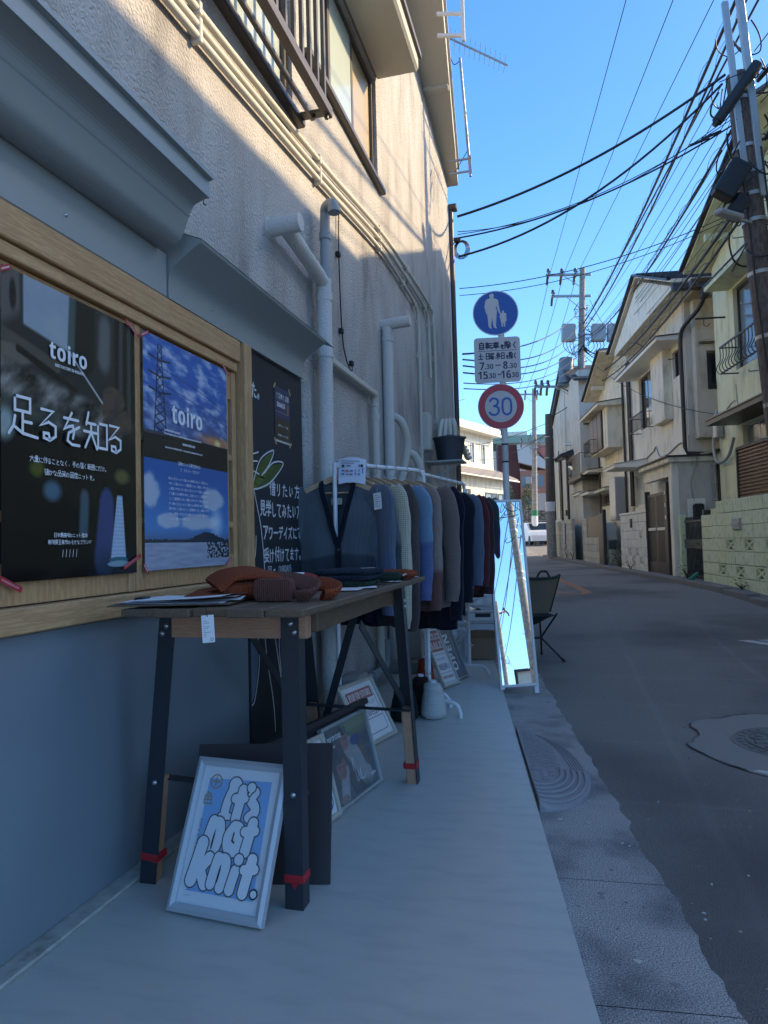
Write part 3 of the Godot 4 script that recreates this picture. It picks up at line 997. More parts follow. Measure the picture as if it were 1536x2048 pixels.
func posters() -> void:
	M.tape = mat(lin(0.45, 0.03, 0.045), 0.35)
	var nz := FastNoiseLite.new()
	nz.seed = 5
	nz.frequency = 1.0
	nz.fractal_octaves = 4
	# left poster: a dim knitting workshop, a cone of white yarn
	var dim := paint(300, 420, func(u: float, v: float) -> Color:
		var n := nz.get_noise_2d(u * 3.0, v * 5.0)
		var c := Color(0.20, 0.205, 0.2).lerp(Color(0.06, 0.075, 0.085), smoothstep(0.4, 0.56, v))
		c = c.lerp(Color(0.40, 0.385, 0.37), (1.0 - smoothstep(0.1, 0.13, u)) * (1.0 - smoothstep(0.16, 0.22, v + u * 0.5)))
		c = c.lerp(Color(0.16, 0.15, 0.15), blob(u, v, 0.07, 0.08, 0.02, 0.05, 0.3))
		var pane := smoothstep(0.125, 0.14, u) * (1.0 - smoothstep(0.44, 0.47, u)) * (1.0 - smoothstep(0.14, 0.155, v - u * 0.13))
		c = c.lerp(Color(0.66 + n * 0.06, 0.71 + n * 0.06, 0.76), pane * 0.92)
		c = c.lerp(Color(0.30, 0.37, 0.36), seg(u, v, 0.475, 0.0, 0.46, 0.19, 0.028, 0.3))
		c = c.lerp(Color(0.115, 0.12, 0.125), seg(u, v, 0.57, 0.0, 0.56, 0.2, 0.07, 0.3))
		c = c.lerp(Color(0.42, 0.42, 0.42), seg(u, v, 0.73, 0.06, 0.72, 0.18, 0.05, 0.5))
		for k in 6:
			c = c.lerp([Color(0.09, 0.09, 0.095), Color(0.3, 0.29, 0.285)][k % 2], seg(u, v, 0.84 + k * 0.035, 0.0, 0.82 + k * 0.04, 0.3 + 0.02 * k, 0.014, 0.6))
		c = c.lerp(Color(0.36, 0.34, 0.3), seg(u, v, 0.0, 0.215, 0.36, 0.27, 0.022, 0.4))
		c = c.lerp(Color(0.45, 0.42, 0.37), blob(u, v, 0.02, 0.275, 0.17, 0.035, 0.2))
		c = c.lerp(Color(0.13, 0.13, 0.13), seg(u, v, 0.1, 0.25, 0.5, 0.335, 0.012, 0.5))
		var fold := nz.get_noise_2d(u * 4.0 - v * 2.0, v * 9.0 + u * 4.0)
		var cloth := seg(u, v, -0.05, 0.36, 0.8, 0.45, 0.075, 0.25)
		c = c.lerp(Color(0.42 + fold * 0.45, 0.41 + fold * 0.44, 0.385 + fold * 0.42), cloth * 0.9)
		c = c.lerp(Color(0.27, 0.3, 0.275), blob(u, v, 0.15, 0.445, 0.3, 0.035, 0.5) * 0.8)
		c = c.lerp(Color(0.31 + fold * 0.12, 0.265 + fold * 0.1, 0.235), maxf(blob(u, v, 0.8, 0.325, 0.1, 0.05, 0.15), seg(u, v, 0.72, 0.37, 0.86, 0.33, 0.03, 0.3)))
		c = c.lerp(Color(0.33 + fold * 0.12, 0.28 + fold * 0.1, 0.25), seg(u, v, 0.74, 0.44, 0.92, 0.40, 0.045, 0.25))
		for k in 4:
			c = c.lerp(Color(0.36, 0.3, 0.27), seg(u, v, 0.72 - k * 0.012, 0.315 + k * 0.017, 0.80, 0.31 + k * 0.015, 0.007, 0.4))
		c = c.lerp(Color(0.75, 0.77, 0.78), seg(u, v, 0.42, 0.185, 0.70, 0.35, 0.005))
		c = c.lerp(Color(0.62, 0.68, 0.66), blob(u, v, 0.02, 0.5, 0.06, 0.05, 0.5))
		c = c.lerp(Color(0.36, 0.37, 0.16), blob(u, v, 0.22, 0.63, 0.05, 0.03, 0.5))
		c = c.lerp(Color(0.42, 0.40, 0.24), blob(u, v, 0.87, 0.62, 0.07, 0.03, 0.6))
		c = c.lerp(Color(0.4, 0.55, 0.62), blob(u, v, 0.32, 0.70, 0.06, 0.035, 0.5) * 0.8)
		c = c.lerp(Color(0.36, 0.46, 0.50), seg(u, v, 0.55, 0.72, 0.54, 0.83, 0.035) * 0.8)
		c = c.lerp(Color(0.30, 0.36, 0.56), seg(u, v, 0.73, 0.73, 0.71, 0.92, 0.06 + 0.1 * maxf(0.0, v - 0.7), 0.25) * 0.85)
		c = c.lerp(Color(0.13, 0.19, 0.24), smoothstep(0.85, 1.0, v) * smoothstep(0.5, 0.75, u) * 0.8)
		var wide := 0.028 + 0.2 * maxf(0.0, v - 0.7)
		var cone := (1.0 - smoothstep(0.8, 1.0, absf(u - 0.845 + 0.06 * (v - 0.72)) / wide)) * smoothstep(0.69, 0.7, v) * (1.0 - smoothstep(0.935, 0.94, v))
		var line := 0.04 * sin(v * 420.0)
		c = c.lerp(Color(0.70 + line, 0.78 + line, 0.86 + line), cone)
		c = c.lerp(Color(0.22, 0.45, 0.5), blob(u, v, 0.835, 0.945, 0.085, 0.012, 0.1))
		c = c.lerp(Color(0.55, 0.68, 0.72), blob(u, v, 0.835, 0.96, 0.1, 0.012, 0.1))
		return c)
	var p := thing("poster", "large dark poster of a knitting workshop taped to the wooden shop front", "poster", "posters taped on the shop front")
	var b := bend(Vector2(1.487, 0.972), Vector2(2.07, 1.803), -1.399, 0.3, 0.004)
	obj("sheet", b, printed(dim, 0.16), p)
	var w := on_front(-1.3945)
	text(p, "toiro", w * flat(Vector3(1.74, 1.622, 0)), 0.05, M.white_ink, "Droid Sans", true)
	text(p, "KNIT FACTORY IN NIIGATA", w * flat(Vector3(1.742, 1.582, 0)), 0.0085, M.white_ink, "Droid Sans", true, HORIZONTAL_ALIGNMENT_CENTER, 0.8)
	b = B.new()
	b.x = w
	brush(b, "足るを知る", 1.503, 1.362, 0.108, 0.1, 0.0085)
	brush(b, "大量に作ることなく、手の届く範囲にだけ。", 1.582, 1.296, 0.0165, 0.0168, 0.0016)
	brush(b, "確かな品質の国産ニットを。", 1.637, 1.264, 0.0165, 0.0172, 0.0016)
	brush(b, "日本最高峰のニット産地", 1.673, 1.09, 0.0125, 0.0128, 0.0013)
	brush(b, "新潟県五泉市の小さなブランド", 1.65, 1.07, 0.0125, 0.0132, 0.0013)
	for k in 5:
		b.stroke([Vector2(1.707 + k * 0.0145, 1.033), Vector2(1.71 + k * 0.0145, 1.054)], 0.0016, 0)
	obj("lettering", b, M.white_ink, p)
	tape_strip(p, w, Vector2(1.48, 1.785), Vector2(1.515, 1.805), 0.014)
	tape_strip(p, w, Vector2(2.012, 1.815), Vector2(2.09, 1.775), 0.011)
	tape_strip(p, w, Vector2(1.99, 0.99), Vector2(2.085, 1.03), 0.013)
	tape_strip(p, w, Vector2(1.475, 0.985), Vector2(1.55, 0.95), 0.016)

	var day := paint(300, 410, func(u: float, v: float) -> Color:
		var n := nz.get_noise_2d(u * 5.0 - v * 4.0, v * 14.0) * 0.5 + 0.5
		var c: Color
		if v < 0.41:
			c = Color(0.24, 0.42, 0.74).lerp(Color(0.36, 0.45, 0.66), smoothstep(0.15, 0.4, v))
			c = c.lerp(Color(0.74, 0.79, 0.9), smoothstep(0.38, 0.8, n) * (1.0 - smoothstep(0.3, 0.41, v) * 0.4))
			c = c.lerp(Color(0.30, 0.34, 0.48), smoothstep(0.5, 0.2, n) * smoothstep(0.2, 0.4, v) * 0.8)
			c = c.lerp(Color(0.95, 0.55, 0.25), blob(u, v, 0.85, 0.39, 0.22, 0.025, 0.7) * 0.7)
			c = c.lerp(Color(1.0, 0.9, 0.6), blob(u, v, 0.86, 0.395, 0.04, 0.015, 0.6))
			var x := u - 0.17   # lattice pylon
			var half := 0.018 + 0.045 * maxf(0.0, v - 0.05) / 0.36
			if v > 0.03 and absf(x) < half + 0.004:
				var q := fposmod(v * 26.0, 1.0)
				if absf(absf(x) - half) < 0.006 or absf(x / half - (q * 2.0 - 1.0)) < 0.16 or absf(x / half + (q * 2.0 - 1.0)) < 0.16:
					c = Color(0.16, 0.2, 0.27)
			for y in [0.1, 0.17, 0.24]:
				if absf(v - y + absf(x) * 0.1) < 0.004 and absf(x) < 0.12:
					c = Color(0.16, 0.2, 0.27)
				if absf(v - y - 0.03 - (u - 0.3) * 0.12 - pow(u - 0.6, 2) * 0.08) < 0.0016 and u > 0.2:
					c = Color(0.2, 0.27, 0.42)
		elif v < 0.53:
			c = Color(0.15, 0.16, 0.17).lerp(Color(0.2, 0.17, 0.15), u * smoothstep(0.44, 0.41, v))
			if v < 0.425 - 0.02 * u:
				c = Color(0.3, 0.3, 0.36)
		elif v < 0.885:
			c = Color(0.22, 0.42, 0.70).lerp(Color(0.36, 0.57, 0.80), smoothstep(0.55, 0.85, v))
			var m := nz.get_noise_2d(u * 6.0, v * 9.0 + 20.0) * 0.5 + 0.5
			var puff := maxf(maxf(blob(u, v, 0.05, 0.67, 0.1, 0.07, 0.6), blob(u, v, 0.78, 0.68, 0.14, 0.05, 0.7)), maxf(blob(u, v, 0.25, 0.79, 0.12, 0.03, 0.7), blob(u, v, 0.6, 0.79, 0.22, 0.035, 0.7)))
			c = c.lerp(Color(0.74, 0.79, 0.86), smoothstep(0.3, 0.62, puff * 0.55 + m * 0.45) * clampf(puff * 2.0, 0.0, 1.0))
			c = c.lerp(Color(0.38, 0.46, 0.6), smoothstep(0.82, 0.88, v) * 0.8)
			c = c.lerp(Color(0.9, 0.95, 1.0), blob(u, v, 0.83, 0.79, 0.07, 0.06, 0.8) * 0.7)
			var hill := 0.872 - 0.035 * blob(u, v, 0.7, 0.87, 0.14, 0.6, 0.9) - 0.008 * nz.get_noise_2d(u * 30.0, 1.0)
			if v > hill:
				c = Color(0.2, 0.24, 0.28)
		else:
			var m := nz.get_noise_2d(u * 4.0, v * 40.0)
			c = Color(0.66 + 0.08 * m, 0.69 + 0.08 * m, 0.76 + 0.08 * m)
			if u > 0.7 and v < 0.96 and nz.get_noise_2d(u * 26.0 + v * 20.0, v * 60.0) > 0.02 - (u - 0.72) * 0.6:
				c = Color(0.22, 0.23, 0.24)
		return c)
	p = thing("poster", "blue poster of sky, pylon and flooded fields taped beside the chalkboard", "poster", "posters taped on the shop front")
	b = bend(Vector2(2.118, 0.975), Vector2(2.735, 1.812), -1.399, 2.1, 0.004)
	obj("sheet", b, printed(day, 0.2), p)
	text(p, "toiro", w * flat(Vector3(2.405, 1.548, 0)), 0.07, M.white_ink, "Droid Sans", true)
	text(p, "Collaboration project", w * flat(Vector3(2.24, 1.481, 0)), 0.0075, M.white_ink, "Droid Sans", true, HORIZONTAL_ALIGNMENT_LEFT)
	text(p, "Many creators who are active in Niigata participated in this work.", w * flat(Vector3(2.24, 1.468, 0)), 0.006, M.white_ink, "Droid Sans", true, HORIZONTAL_ALIGNMENT_LEFT)
	text(p, "www.toiro.tv", w * flat(Vector3(2.41, 1.443, 0)), 0.0105, M.white_ink, "Droid Sans", true)
	text(p, "Directed by TOSHIMARU INC.   Produced by Takahashi Knit Co.,Ltd", w * flat(Vector3(2.245, 1.418, 0)), 0.006, M.white_ink, "Droid Sans", true, HORIZONTAL_ALIGNMENT_LEFT)
	b = B.new()
	b.x = w
	brush(b, "五泉のニット工場で生まれる", 2.33, 1.361, 0.0125, 0.0128, 0.0014)
	brush(b, "ファクトリー・ブランド", 2.345, 1.338, 0.0125, 0.0128, 0.0014)
	for r in 9:
		var line := ""
		var pool := "新潟県の小さな市で生まれるニット工場の国産ブランドを大量に作ることなく手の届く範囲"
		for k in (24 - (12 if r == 8 else 0)):
			line += pool.substr((r * 7 + k * 3) % pool.length(), 1)
		brush(b, line, 2.265, 1.302 - r * 0.0185, 0.0095, 0.0122, 0.001)
	obj("lettering", b, M.white_ink, p)
	tape_strip(p, w, Vector2(2.098, 1.787), Vector2(2.145, 1.812), 0.012)
	tape_strip(p, w, Vector2(2.69, 1.83), Vector2(2.75, 1.79), 0.011)
	tape_strip(p, w, Vector2(2.1, 1.0), Vector2(2.128, 0.965), 0.012)
	tape_strip(p, w, Vector2(2.69, 0.968), Vector2(2.745, 1.005), 0.012)


func chalkboard() -> void:
	var t := thing("chalkboard", "black chalkboard panel with white Japanese handwriting and a leaf drawing", "chalkboard")
	var b := B.new()
	b.box(Vector3(WALL, 0.05, -3.645), Vector3(-1.405, 1.972, -2.938), 0.003)
	obj("panel", b, M.board, t)
	var w := on_front(-1.404)
	b = B.new()
	b.x = w
	brush(b, "ました。", 2.878, 1.755, 0.075, 0.062, 0.0105, 0.0, 0.056)
	brush(b, "借りたい方", 3.185, 1.303, 0.068, 0.082, 0.0085)
	brush(b, "見学してみたい方", 3.07, 1.196, 0.074, 0.067, 0.009, 0.0, 0.06)
	brush(b, "アワーデイズにて", 3.1, 1.085, 0.068, 0.063, 0.009, 0.0, 0.058)
	brush(b, "受け付けてます。", 3.104, 0.972, 0.07, 0.0655, 0.0085, 0.0, 0.058)
	obj("handwriting", b, M.chalk, t).set_meta("kind", "stuff")
	text(t, "OURDAYS", w * flat(Vector3(3.36, 0.93, 0.0)), 0.034, M.chalk, "Droid Sans", false, HORIZONTAL_ALIGNMENT_CENTER, 0.8)
	b = B.new()
	b.x = w
	b.stroke([Vector2(3.15, 0.914), Vector2(3.188, 0.914), Vector2(3.188, 0.948), Vector2(3.15, 0.948), Vector2(3.15, 0.914)], 0.004, 0)
	var ring := []
	for k in 13:
		ring.append(Vector2(3.169 + cos(TAU * k / 12) * 0.009, 0.931 + sin(TAU * k / 12) * 0.009))
	b.stroke(ring, 0.0035, 0.0002)
	b.stroke([Vector2(3.215, 0.928), Vector2(3.232, 0.932)], 0.008, 0.0003)
	obj("emblem", b, M.chalk, t)
	# the drawing: a long white outline, leaves, scribbled fills
	b = B.new()
	b.x = w
	var n := 0
	for l in [[[2.883, 1.664], [2.925, 1.715], [2.962, 1.56], [2.996, 1.414], [2.994, 1.33]], [[3.004, 1.312], [3.045, 1.215], [3.077, 1.127], [3.107, 0.928], [3.1, 0.6], [3.18, 0.3], [3.2, 0.15]], [[2.932, 1.434], [2.95, 1.46], [2.981, 1.476], [3.061, 1.497]],
			[[2.949, 1.42], [2.99, 1.445], [3.047, 1.452]], [[2.96, 1.398], [3.01, 1.4], [3.063, 1.391]], [[3.019, 1.097], [3.003, 1.001], [2.947, 0.946], [2.894, 0.931]], [[2.89, 1.399], [2.95, 1.392], [2.99, 1.35], [2.985, 1.31], [2.92, 1.29], [2.886, 1.26]],
			[[2.899, 1.205], [2.935, 1.16], [2.938, 1.09], [2.93, 1.05], [2.89, 1.015]], [[2.992, 1.317], [3.013, 1.374], [3.092, 1.472], [3.242, 1.526], [3.183, 1.449], [3.095, 1.389]], [[2.992, 1.317], [3.06, 1.324], [3.207, 1.368], [3.361, 1.47], [3.239, 1.466], [3.12, 1.402]],
			[[3.16, 0.75], [3.19, 0.68], [3.315, 0.273], [3.36, 0.1]], [[3.27, 0.62], [3.268, 0.5], [3.33, 0.2]], [[2.94, 0.8], [3.0, 0.7], [3.03, 0.52], [2.98, 0.36], [2.945, 0.33]]]:
		var pts := []
		for q in l:
			pts.append(Vector2(q[0], q[1]))
		b.stroke(curve(pts, 6), 0.0075, 0.0004 + 0.0001 * (n % 5))
		n += 1
	obj("outline", b, M.chalk, t)
	var green := mat(lin(0.17, 0.22, 0.05), 0.95, M.grit, 0.2, Vector3(3, 3, 3))
	var blue := mat(lin(0.2, 0.27, 0.36), 0.95, M.grit, 0.2, Vector3(3, 3, 3))
	b = B.new()
	b.x = w
	for k in 46:   # hatching inside both leaves
		var u := (k + 0.5) / 46.0
		var a := Vector2(2.995, 1.32).lerp(Vector2(3.235, 1.522), u)
		var half := 0.036 * sin(PI * pow(u, 0.8))
		var nrm := Vector2(-0.64, 0.77)
		b.stroke([a - nrm * half + Vector2(0.004, 0), a + nrm * half * 1.2], 0.0036, 0.0002 + 0.00005 * (k % 3), false)
		a = Vector2(2.995, 1.318).lerp(Vector2(3.355, 1.468), u)
		half = 0.042 * sin(PI * pow(u, 0.9))
		nrm = Vector2(-0.38, 0.92)
		b.stroke([a - nrm * half + Vector2(0.006, 0), a + nrm * half], 0.0042, 0.0002 + 0.00005 * (k % 3), false)
	obj("leaf_fill", b, green, t)
	b = B.new()
	b.x = w
	for k in 60:
		var u := (k + 0.5) / 60.0
		var r := sin(PI * u)
		b.stroke([Vector2(2.885, 1.27 + u * 0.125), Vector2(2.885 + 0.1 * r, 1.275 + u * 0.12)], 0.0016, 0.0002, false)
		b.stroke([Vector2(2.885, 1.02 + u * 0.18), Vector2(2.888 + 0.045 * pow(r, 0.4), 1.024 + u * 0.175)], 0.0018, 0.0002, false)
		b.stroke([Vector2(2.942, 0.34 + u * 0.45), Vector2(2.944 + 0.075 * pow(r, 0.6), 0.345 + u * 0.45)], 0.0045, 0.0002, false)
	obj("scribble_fill", b, blue, t)
	# event flyer stuck on with yellow tape
	var f := thing("flyer", "small blue and grey event flyer taped on the chalkboard", "flyer")
	var pic := paint(60, 80, func(u: float, v: float) -> Color:
		var c := Color(0.13, 0.19, 0.36)
		if v > 0.56 + 0.05 * sin(u * 20.0) * smoothstep(0.5, 0.1, u):
			c = Color(0.17, 0.16, 0.15)
		if u > 0.84 and u < 0.92 and v > 0.26 and v < 0.44:
			c = Color(0.6, 0.45, 0.25)
		if v > 0.965:
			c = Color(0.8, 0.8, 0.78)
		return c)
	b = B.new()
	b.x = on_front(-1.4025)
	b.face([Vector3(3.262, 1.578, 0), Vector3(3.462, 1.578, 0), Vector3(3.462, 1.862, 0), Vector3(3.262, 1.862, 0)], Vector3.BACK, [Vector2(0, 1), Vector2(1, 1), Vector2(1, 0), Vector2(0, 0)])
	obj("sheet", b, printed(pic, 0.3), f)
	w = on_front(-1.4018)
	b = B.new()
	b.x = w
	brush(b, "12月16日", 3.282, 1.806, 0.024, 0.028, 0.0042)
	brush(b, "五泉市のニット工場", 3.3, 1.66, 0.0105, 0.0145, 0.0013)
	brush(b, "新潟県の小さな市場", 3.3, 1.61, 0.0105, 0.0145, 0.0013)
	for k in 12:
		b.stroke([Vector2(3.285 + k * 0.013, 1.735)], 0.004, 0)
	obj("lettering", b, M.white_ink, f)
	text(f, "SNACK", w * flat(Vector3(3.343, 1.772, 0)), 0.024, M.white_ink, "Droid Sans", true)
	var yellow := mat(lin(0.42, 0.36, 0.17), 0.6)
	for q in [[3.262, 1.862, 0.8], [3.462, 1.862, -0.9], [3.262, 1.578, -0.9], [3.462, 1.578, 0.7]]:
		b = B.new()
		b.x = w
		var d := Vector2(cos(q[2]), sin(q[2])) * 0.02
		b.stroke([Vector2(q[0], q[1]) - d, Vector2(q[0], q[1]) + d], 0.012, 0.0004, false)
		obj("yellow_tape", b, yellow, f)


func wall_fittings() -> void:
	# thick painted waste pipe with a slanting branch and a stub through the wall
	var t := thing("waste_pipe", "thick cream painted waste pipe with slanting branch on the white wall", "pipe")
	var b := B.new()
	b.tube([Vector3(-1.375, 0.02, -3.93), Vector3(-1.375, 2.5, -3.98), Vector3(-1.375, 2.66, -3.98)], 0.047, 14)
	obj("riser", b, M.stucco_pipe, t)
	b = B.new()
	b.tube(curve([Vector3(-1.375, 2.58, -3.98), Vector3(-1.375, 2.645, -3.94), Vector3(-1.37, 2.69, -3.6), Vector3(-1.36, 2.71, -3.34)], 5), 0.042, 14)
	obj("branch", b, M.stucco_pipe, t)
	b = B.new()
	b.tube([Vector3(-1.5, 2.71, -3.34), Vector3(-1.27, 2.72, -3.34)], 0.048, 16)
	b.tube([Vector3(-1.46, 2.71, -3.34), Vector3(-1.443, 2.71, -3.34)], 0.056, 16)
	obj("stub", b, M.stucco_pipe, t)
	for y in [2.55, 2.2, 1.3]:
		b = B.new()
		b.tube([Vector3(-1.375, y - 0.025, -3.98 + 0.02 * (2.5 - y)), Vector3(-1.375, y + 0.025, -3.98 + 0.02 * (2.5 - y))], 0.052, 14)
		obj("collar", b, M.stucco_pipe, t)
	t = thing("vent_pipe", "grey plastic vent pipe with elbow above the cream waste pipe", "pipe")
	b = B.new()
	b.tube(curve([Vector3(-1.37, 2.68, -4.0), Vector3(-1.37, 2.9, -4.01), Vector3(-1.37, 3.07, -4.02), Vector3(-1.36, 3.11, -4.0), Vector3(-1.325, 3.12, -3.97), Vector3(-1.29, 3.1, -3.94), Vector3(-1.28, 3.05, -3.93)], 5), 0.03, 12)
	obj("tube", b, M.pvc, t)
	for q in [[Vector3(-1.37, 2.92, -4.01), Vector3(-1.37, 2.96, -4.01), 0.036], [Vector3(-1.37, 2.66, -4.0), Vector3(-1.37, 2.74, -4.0), 0.038], [Vector3(-1.28, 3.04, -3.93), Vector3(-1.283, 3.075, -3.933), 0.038]]:
		b = B.new()
		b.tube([q[0], q[1]], q[2], 12)
		obj("socket", b, M.pvc, t)
	# second pipe with a tee top
	t = thing("tee_pipe", "cream painted pipe with tee top halfway along the white wall", "pipe")
	b = B.new()
	b.tube([Vector3(-1.4, 0.05, -5.62), Vector3(-1.4, 2.86, -5.66)], 0.045, 14)
	obj("riser", b, M.stucco_pipe, t)
	b = B.new()
	b.tube([Vector3(-1.5, 2.88, -5.66), Vector3(-1.2, 2.9, -5.66)], 0.047, 14)
	b.tube([Vector3(-1.4, 2.74, -5.66), Vector3(-1.4, 2.78, -5.66)], 0.052, 14)
	obj("tee", b, M.stucco_pipe, t)
	# square rain gutter pipe that turns down
	t = thing("gutter_pipe", "cream rainwater gutter that turns down the white wall behind the clothes rack", "pipe")
	b = B.new()
	b.bar(Vector3(-1.4, 2.2, -4.06), Vector3(-1.4, 2.2, -5.16), 0.06, 0.05, Vector3.UP, 0.01)
	obj("gutter_run", b, M.cream_pipe, t)
	b = B.new()
	b.tube(curve([Vector3(-1.4, 2.2, -5.1), Vector3(-1.4, 2.195, -5.17), Vector3(-1.4, 2.15, -5.2), Vector3(-1.4, 2.1, -5.2)], 4), 0.034, 12)
	b.tube([Vector3(-1.4, 2.1, -5.2), Vector3(-1.4, 0.05, -5.2)], 0.03, 12)
	obj("down_run", b, M.cream_pipe, t)
	for y in [2.0, 1.2]:
		b = B.new()
		b.tube([Vector3(-1.4, y, -5.2), Vector3(-1.4, y + 0.05, -5.2)], 0.036, 12)
		obj("collar", b, M.cream_pipe, t)
	# dark recess edge under the gutter: the wall steps back
	b = B.new()
	b.box(Vector3(WALL - 0.01, 0.0, -5.12), Vector3(WALL + 0.012, 2.16, -4.08), 0.004)
	solo("rendered_pier", b, M.stucco, "shallow rendered panel of the white wall below the cream gutter", "wall panel")
	b = B.new()
	b.tube([Vector3(WALL + 0.01, 0.0, -3.72), Vector3(WALL + 0.01, 1.98, -3.74)], 0.055, 16)
	solo("rendered_bead", b, M.stucco, "rounded rendered bead of the wall beside the chalkboard", "wall panel")
	# conduits: clips and the long run under the windows, down at the far end
	var runs := [
		["round cream conduit nearest the grille, highest of the three on the wall", [[0.5, 3.20], [-1.6, 3.25], [-2.57, 3.31], [-4.06, 3.46], [-5.54, 3.66], [-6.6, 3.72], [-7.82, 3.74], [-7.98, 3.6], [-8.05, 3.2], [-8.05, 2.45], [-8.15, 2.2]], 0.017],
		["cream conduit in the middle of three on the upper shop wall", [[0.5, 3.14], [-1.6, 3.18], [-2.57, 3.24], [-4.06, 3.385], [-5.54, 3.58], [-6.7, 3.63], [-7.5, 3.62], [-7.68, 3.5], [-7.72, 3.2], [-7.74, 2.9]], 0.017],
		["cream conduit lowest of three, turning straight down the white wall", [[0.5, 3.10], [-1.6, 3.13], [-2.57, 3.19], [-4.06, 3.33], [-5.54, 3.50], [-6.4, 3.51], [-6.95, 3.48], [-7.1, 3.36], [-7.12, 3.0], [-7.1, 2.0], [-7.1, 0.4]], 0.017]]
	for r in runs:
		b = B.new()
		var pts := []
		for q in r[1]:
			pts.append(Vector3(WALL + 0.03, q[1], q[0]))
		b.tube(curve(pts, 5), r[2], 8)
		var c := solo("conduit", b, M.cream_pipe, r[0], "conduit", "conduits on the shop wall")
		for k in range(1, pts.size() - 1):
			var d := B.new()
			d.box(pts[k] + Vector3(-0.03, -0.03, -0.012), pts[k] + Vector3(0.02, 0.03, 0.012), 0.004)
			obj("clip", d, M.cream_pipe, c)
	# thin black cable with blocks
	t = thing("thin_cable", "thin black cable with small clips hanging down the white wall", "cable")
	b = B.new()
	b.tube(curve([Vector3(WALL + 0.02, 3.4, -4.5), Vector3(WALL + 0.02, 3.0, -4.47), Vector3(WALL + 0.02, 2.5, -4.5), Vector3(WALL + 0.02, 2.33, -4.58), Vector3(WALL + 0.03, 2.26, -4.67), Vector3(WALL + 0.02, 2.33, -4.72)], 5), 0.0045, 6)
	obj("wire", b, M.cable, t)
	for q in [[3.02, -4.47], [2.5, -4.5], [2.33, -4.72]]:
		b = B.new()
		b.box(Vector3(WALL, q[0] - 0.018, q[1] - 0.018), Vector3(WALL + 0.03, q[0] + 0.018, q[1] + 0.018), 0.004)
		obj("clip", b, M.cable, t)
	# white dome lamp casing over the lip
	b = B.new()
	b.x = Transform3D(Basis(), Vector3(-1.42, 2.21, -3.62))
	b.box(Vector3(-0.03, 0.0, -0.18), Vector3(0.06, 0.07, 0.18), 0.03)
	solo("junction_box", b, M.white_metal, "white plastic junction box above the flared metal lip", "junction box")
	# grey switch box and hoses near the far corner
	b = B.new()
	b.box(Vector3(WALL, 2.02, -7.42), Vector3(WALL + 0.09, 2.42, -7.24), 0.012)
	solo("meter_box", b, M.cream_pipe, "narrow cream cable box low on the far part of the white wall", "cable box")
	for k in 4:
		b = B.new()
		var o := 0.05 * k
		b.tube(curve([Vector3(-1.36 + o, 1.95, -7.66 - o), Vector3(-1.33 + o, 2.25, -7.7 - o), Vector3(-1.33 + o * 0.8, 2.44, -7.95), Vector3(-1.33 + o * 0.6, 2.40 - o * 0.4, -8.5), Vector3(-1.34 + o * 0.5, 2.47 - o, -9.0), Vector3(-1.34 + o * 0.4, 2.33 - o, -9.5), Vector3(-1.34 + o * 0.4, 2.38 - o, -9.9)], 6), 0.026, 8)
		solo("hose", b, M.cream_pipe, ["cream wrapped air conditioner hose nearest the wall, topmost", "second cream hose from the top, curving to the far corner", "third cream hose from the top, curving to the far corner", "lowest and outermost cream hose at the far corner"][k], "hose", "hoses at the far corner of the shop")
	b = B.new()
	b.tube(curve([Vector3(-1.4, 1.5, -5.95), Vector3(-1.33, 1.9, -6.0), Vector3(-1.36, 2.1, -5.93), Vector3(-1.46, 2.16, -5.9)], 6), 0.036, 10)
	solo("curved_pipe", b, M.cream_pipe, "short curved cream pipe sprouting from the wall beside the tee pipe", "pipe")
	b = B.new()
	b.tube(curve([Vector3(-1.42, 1.4, -6.5), Vector3(-1.32, 1.68, -6.5), Vector3(-1.36, 1.86, -6.48), Vector3(-1.46, 1.9, -6.45)], 6), 0.04, 10)
	solo("curved_pipe", b, M.cream_pipe, "smaller curved cream pipe behind the hangers of the rack", "pipe")
	# dark planter on a wall shelf
	t = thing("planter", "dark grey tapered planter box on a bracket at the far shop wall", "planter")
	b = B.new()
	b.x = Transform3D(Basis(Vector3.UP, 0.2), Vector3(-1.2, 1.92, -7.55))
	for s in [[0.13, 0.0, 0.17, 0.24], [0.185, 0.24, 0.185, 0.265]]:
		b.lathe([Vector2(0.001, s[1]), Vector2(s[0], s[1]), Vector2(s[2], s[3]), Vector2(0.001, s[3])], 4, false)
	obj("pot", b, mat(lin(0.05, 0.06, 0.075), 0.6), t)
	b = B.new()
	b.box(Vector3(WALL, 1.9, -7.72), Vector3(-1.04, 1.918, -7.38))
	obj("shelf", b, M.galv, t)
	b = B.new()
	b.bar(Vector3(WALL + 0.01, 1.72, -7.55), Vector3(-1.08, 1.9, -7.55), 0.02, 0.02)
	obj("bracket", b, M.galv, t)
	# television aerial on its mast at the gable
	t = thing("television_aerial", "comb shaped television aerial on a slim mast beside the shop eaves", "aerial")
	b = B.new()
	b.tube([Vector3(-0.985, 5.55, -8.5), Vector3(-1.07, 7.08, -8.5)], 0.017, 8)
	obj("mast", b, M.galv, t)
	for q in [[Vector3(-1.25, 5.62, -8.5), Vector3(-0.97, 5.62, -8.5)], [Vector3(-1.25, 5.78, -8.5), Vector3(-0.97, 5.78, -8.5)], [Vector3(-0.975, 5.58, -8.5), Vector3(-0.985, 5.82, -8.5)]]:
		b = B.new()
		b.bar(q[0], q[1], 0.02, 0.02)
		obj("bracket", b, M.galv, t)
	b = B.new()
	b.bar(Vector3(-1.2, 7.3, -8.4), Vector3(-0.5, 7.0, -8.7), 0.018, 0.018)
	obj("boom", b, M.galv, t)
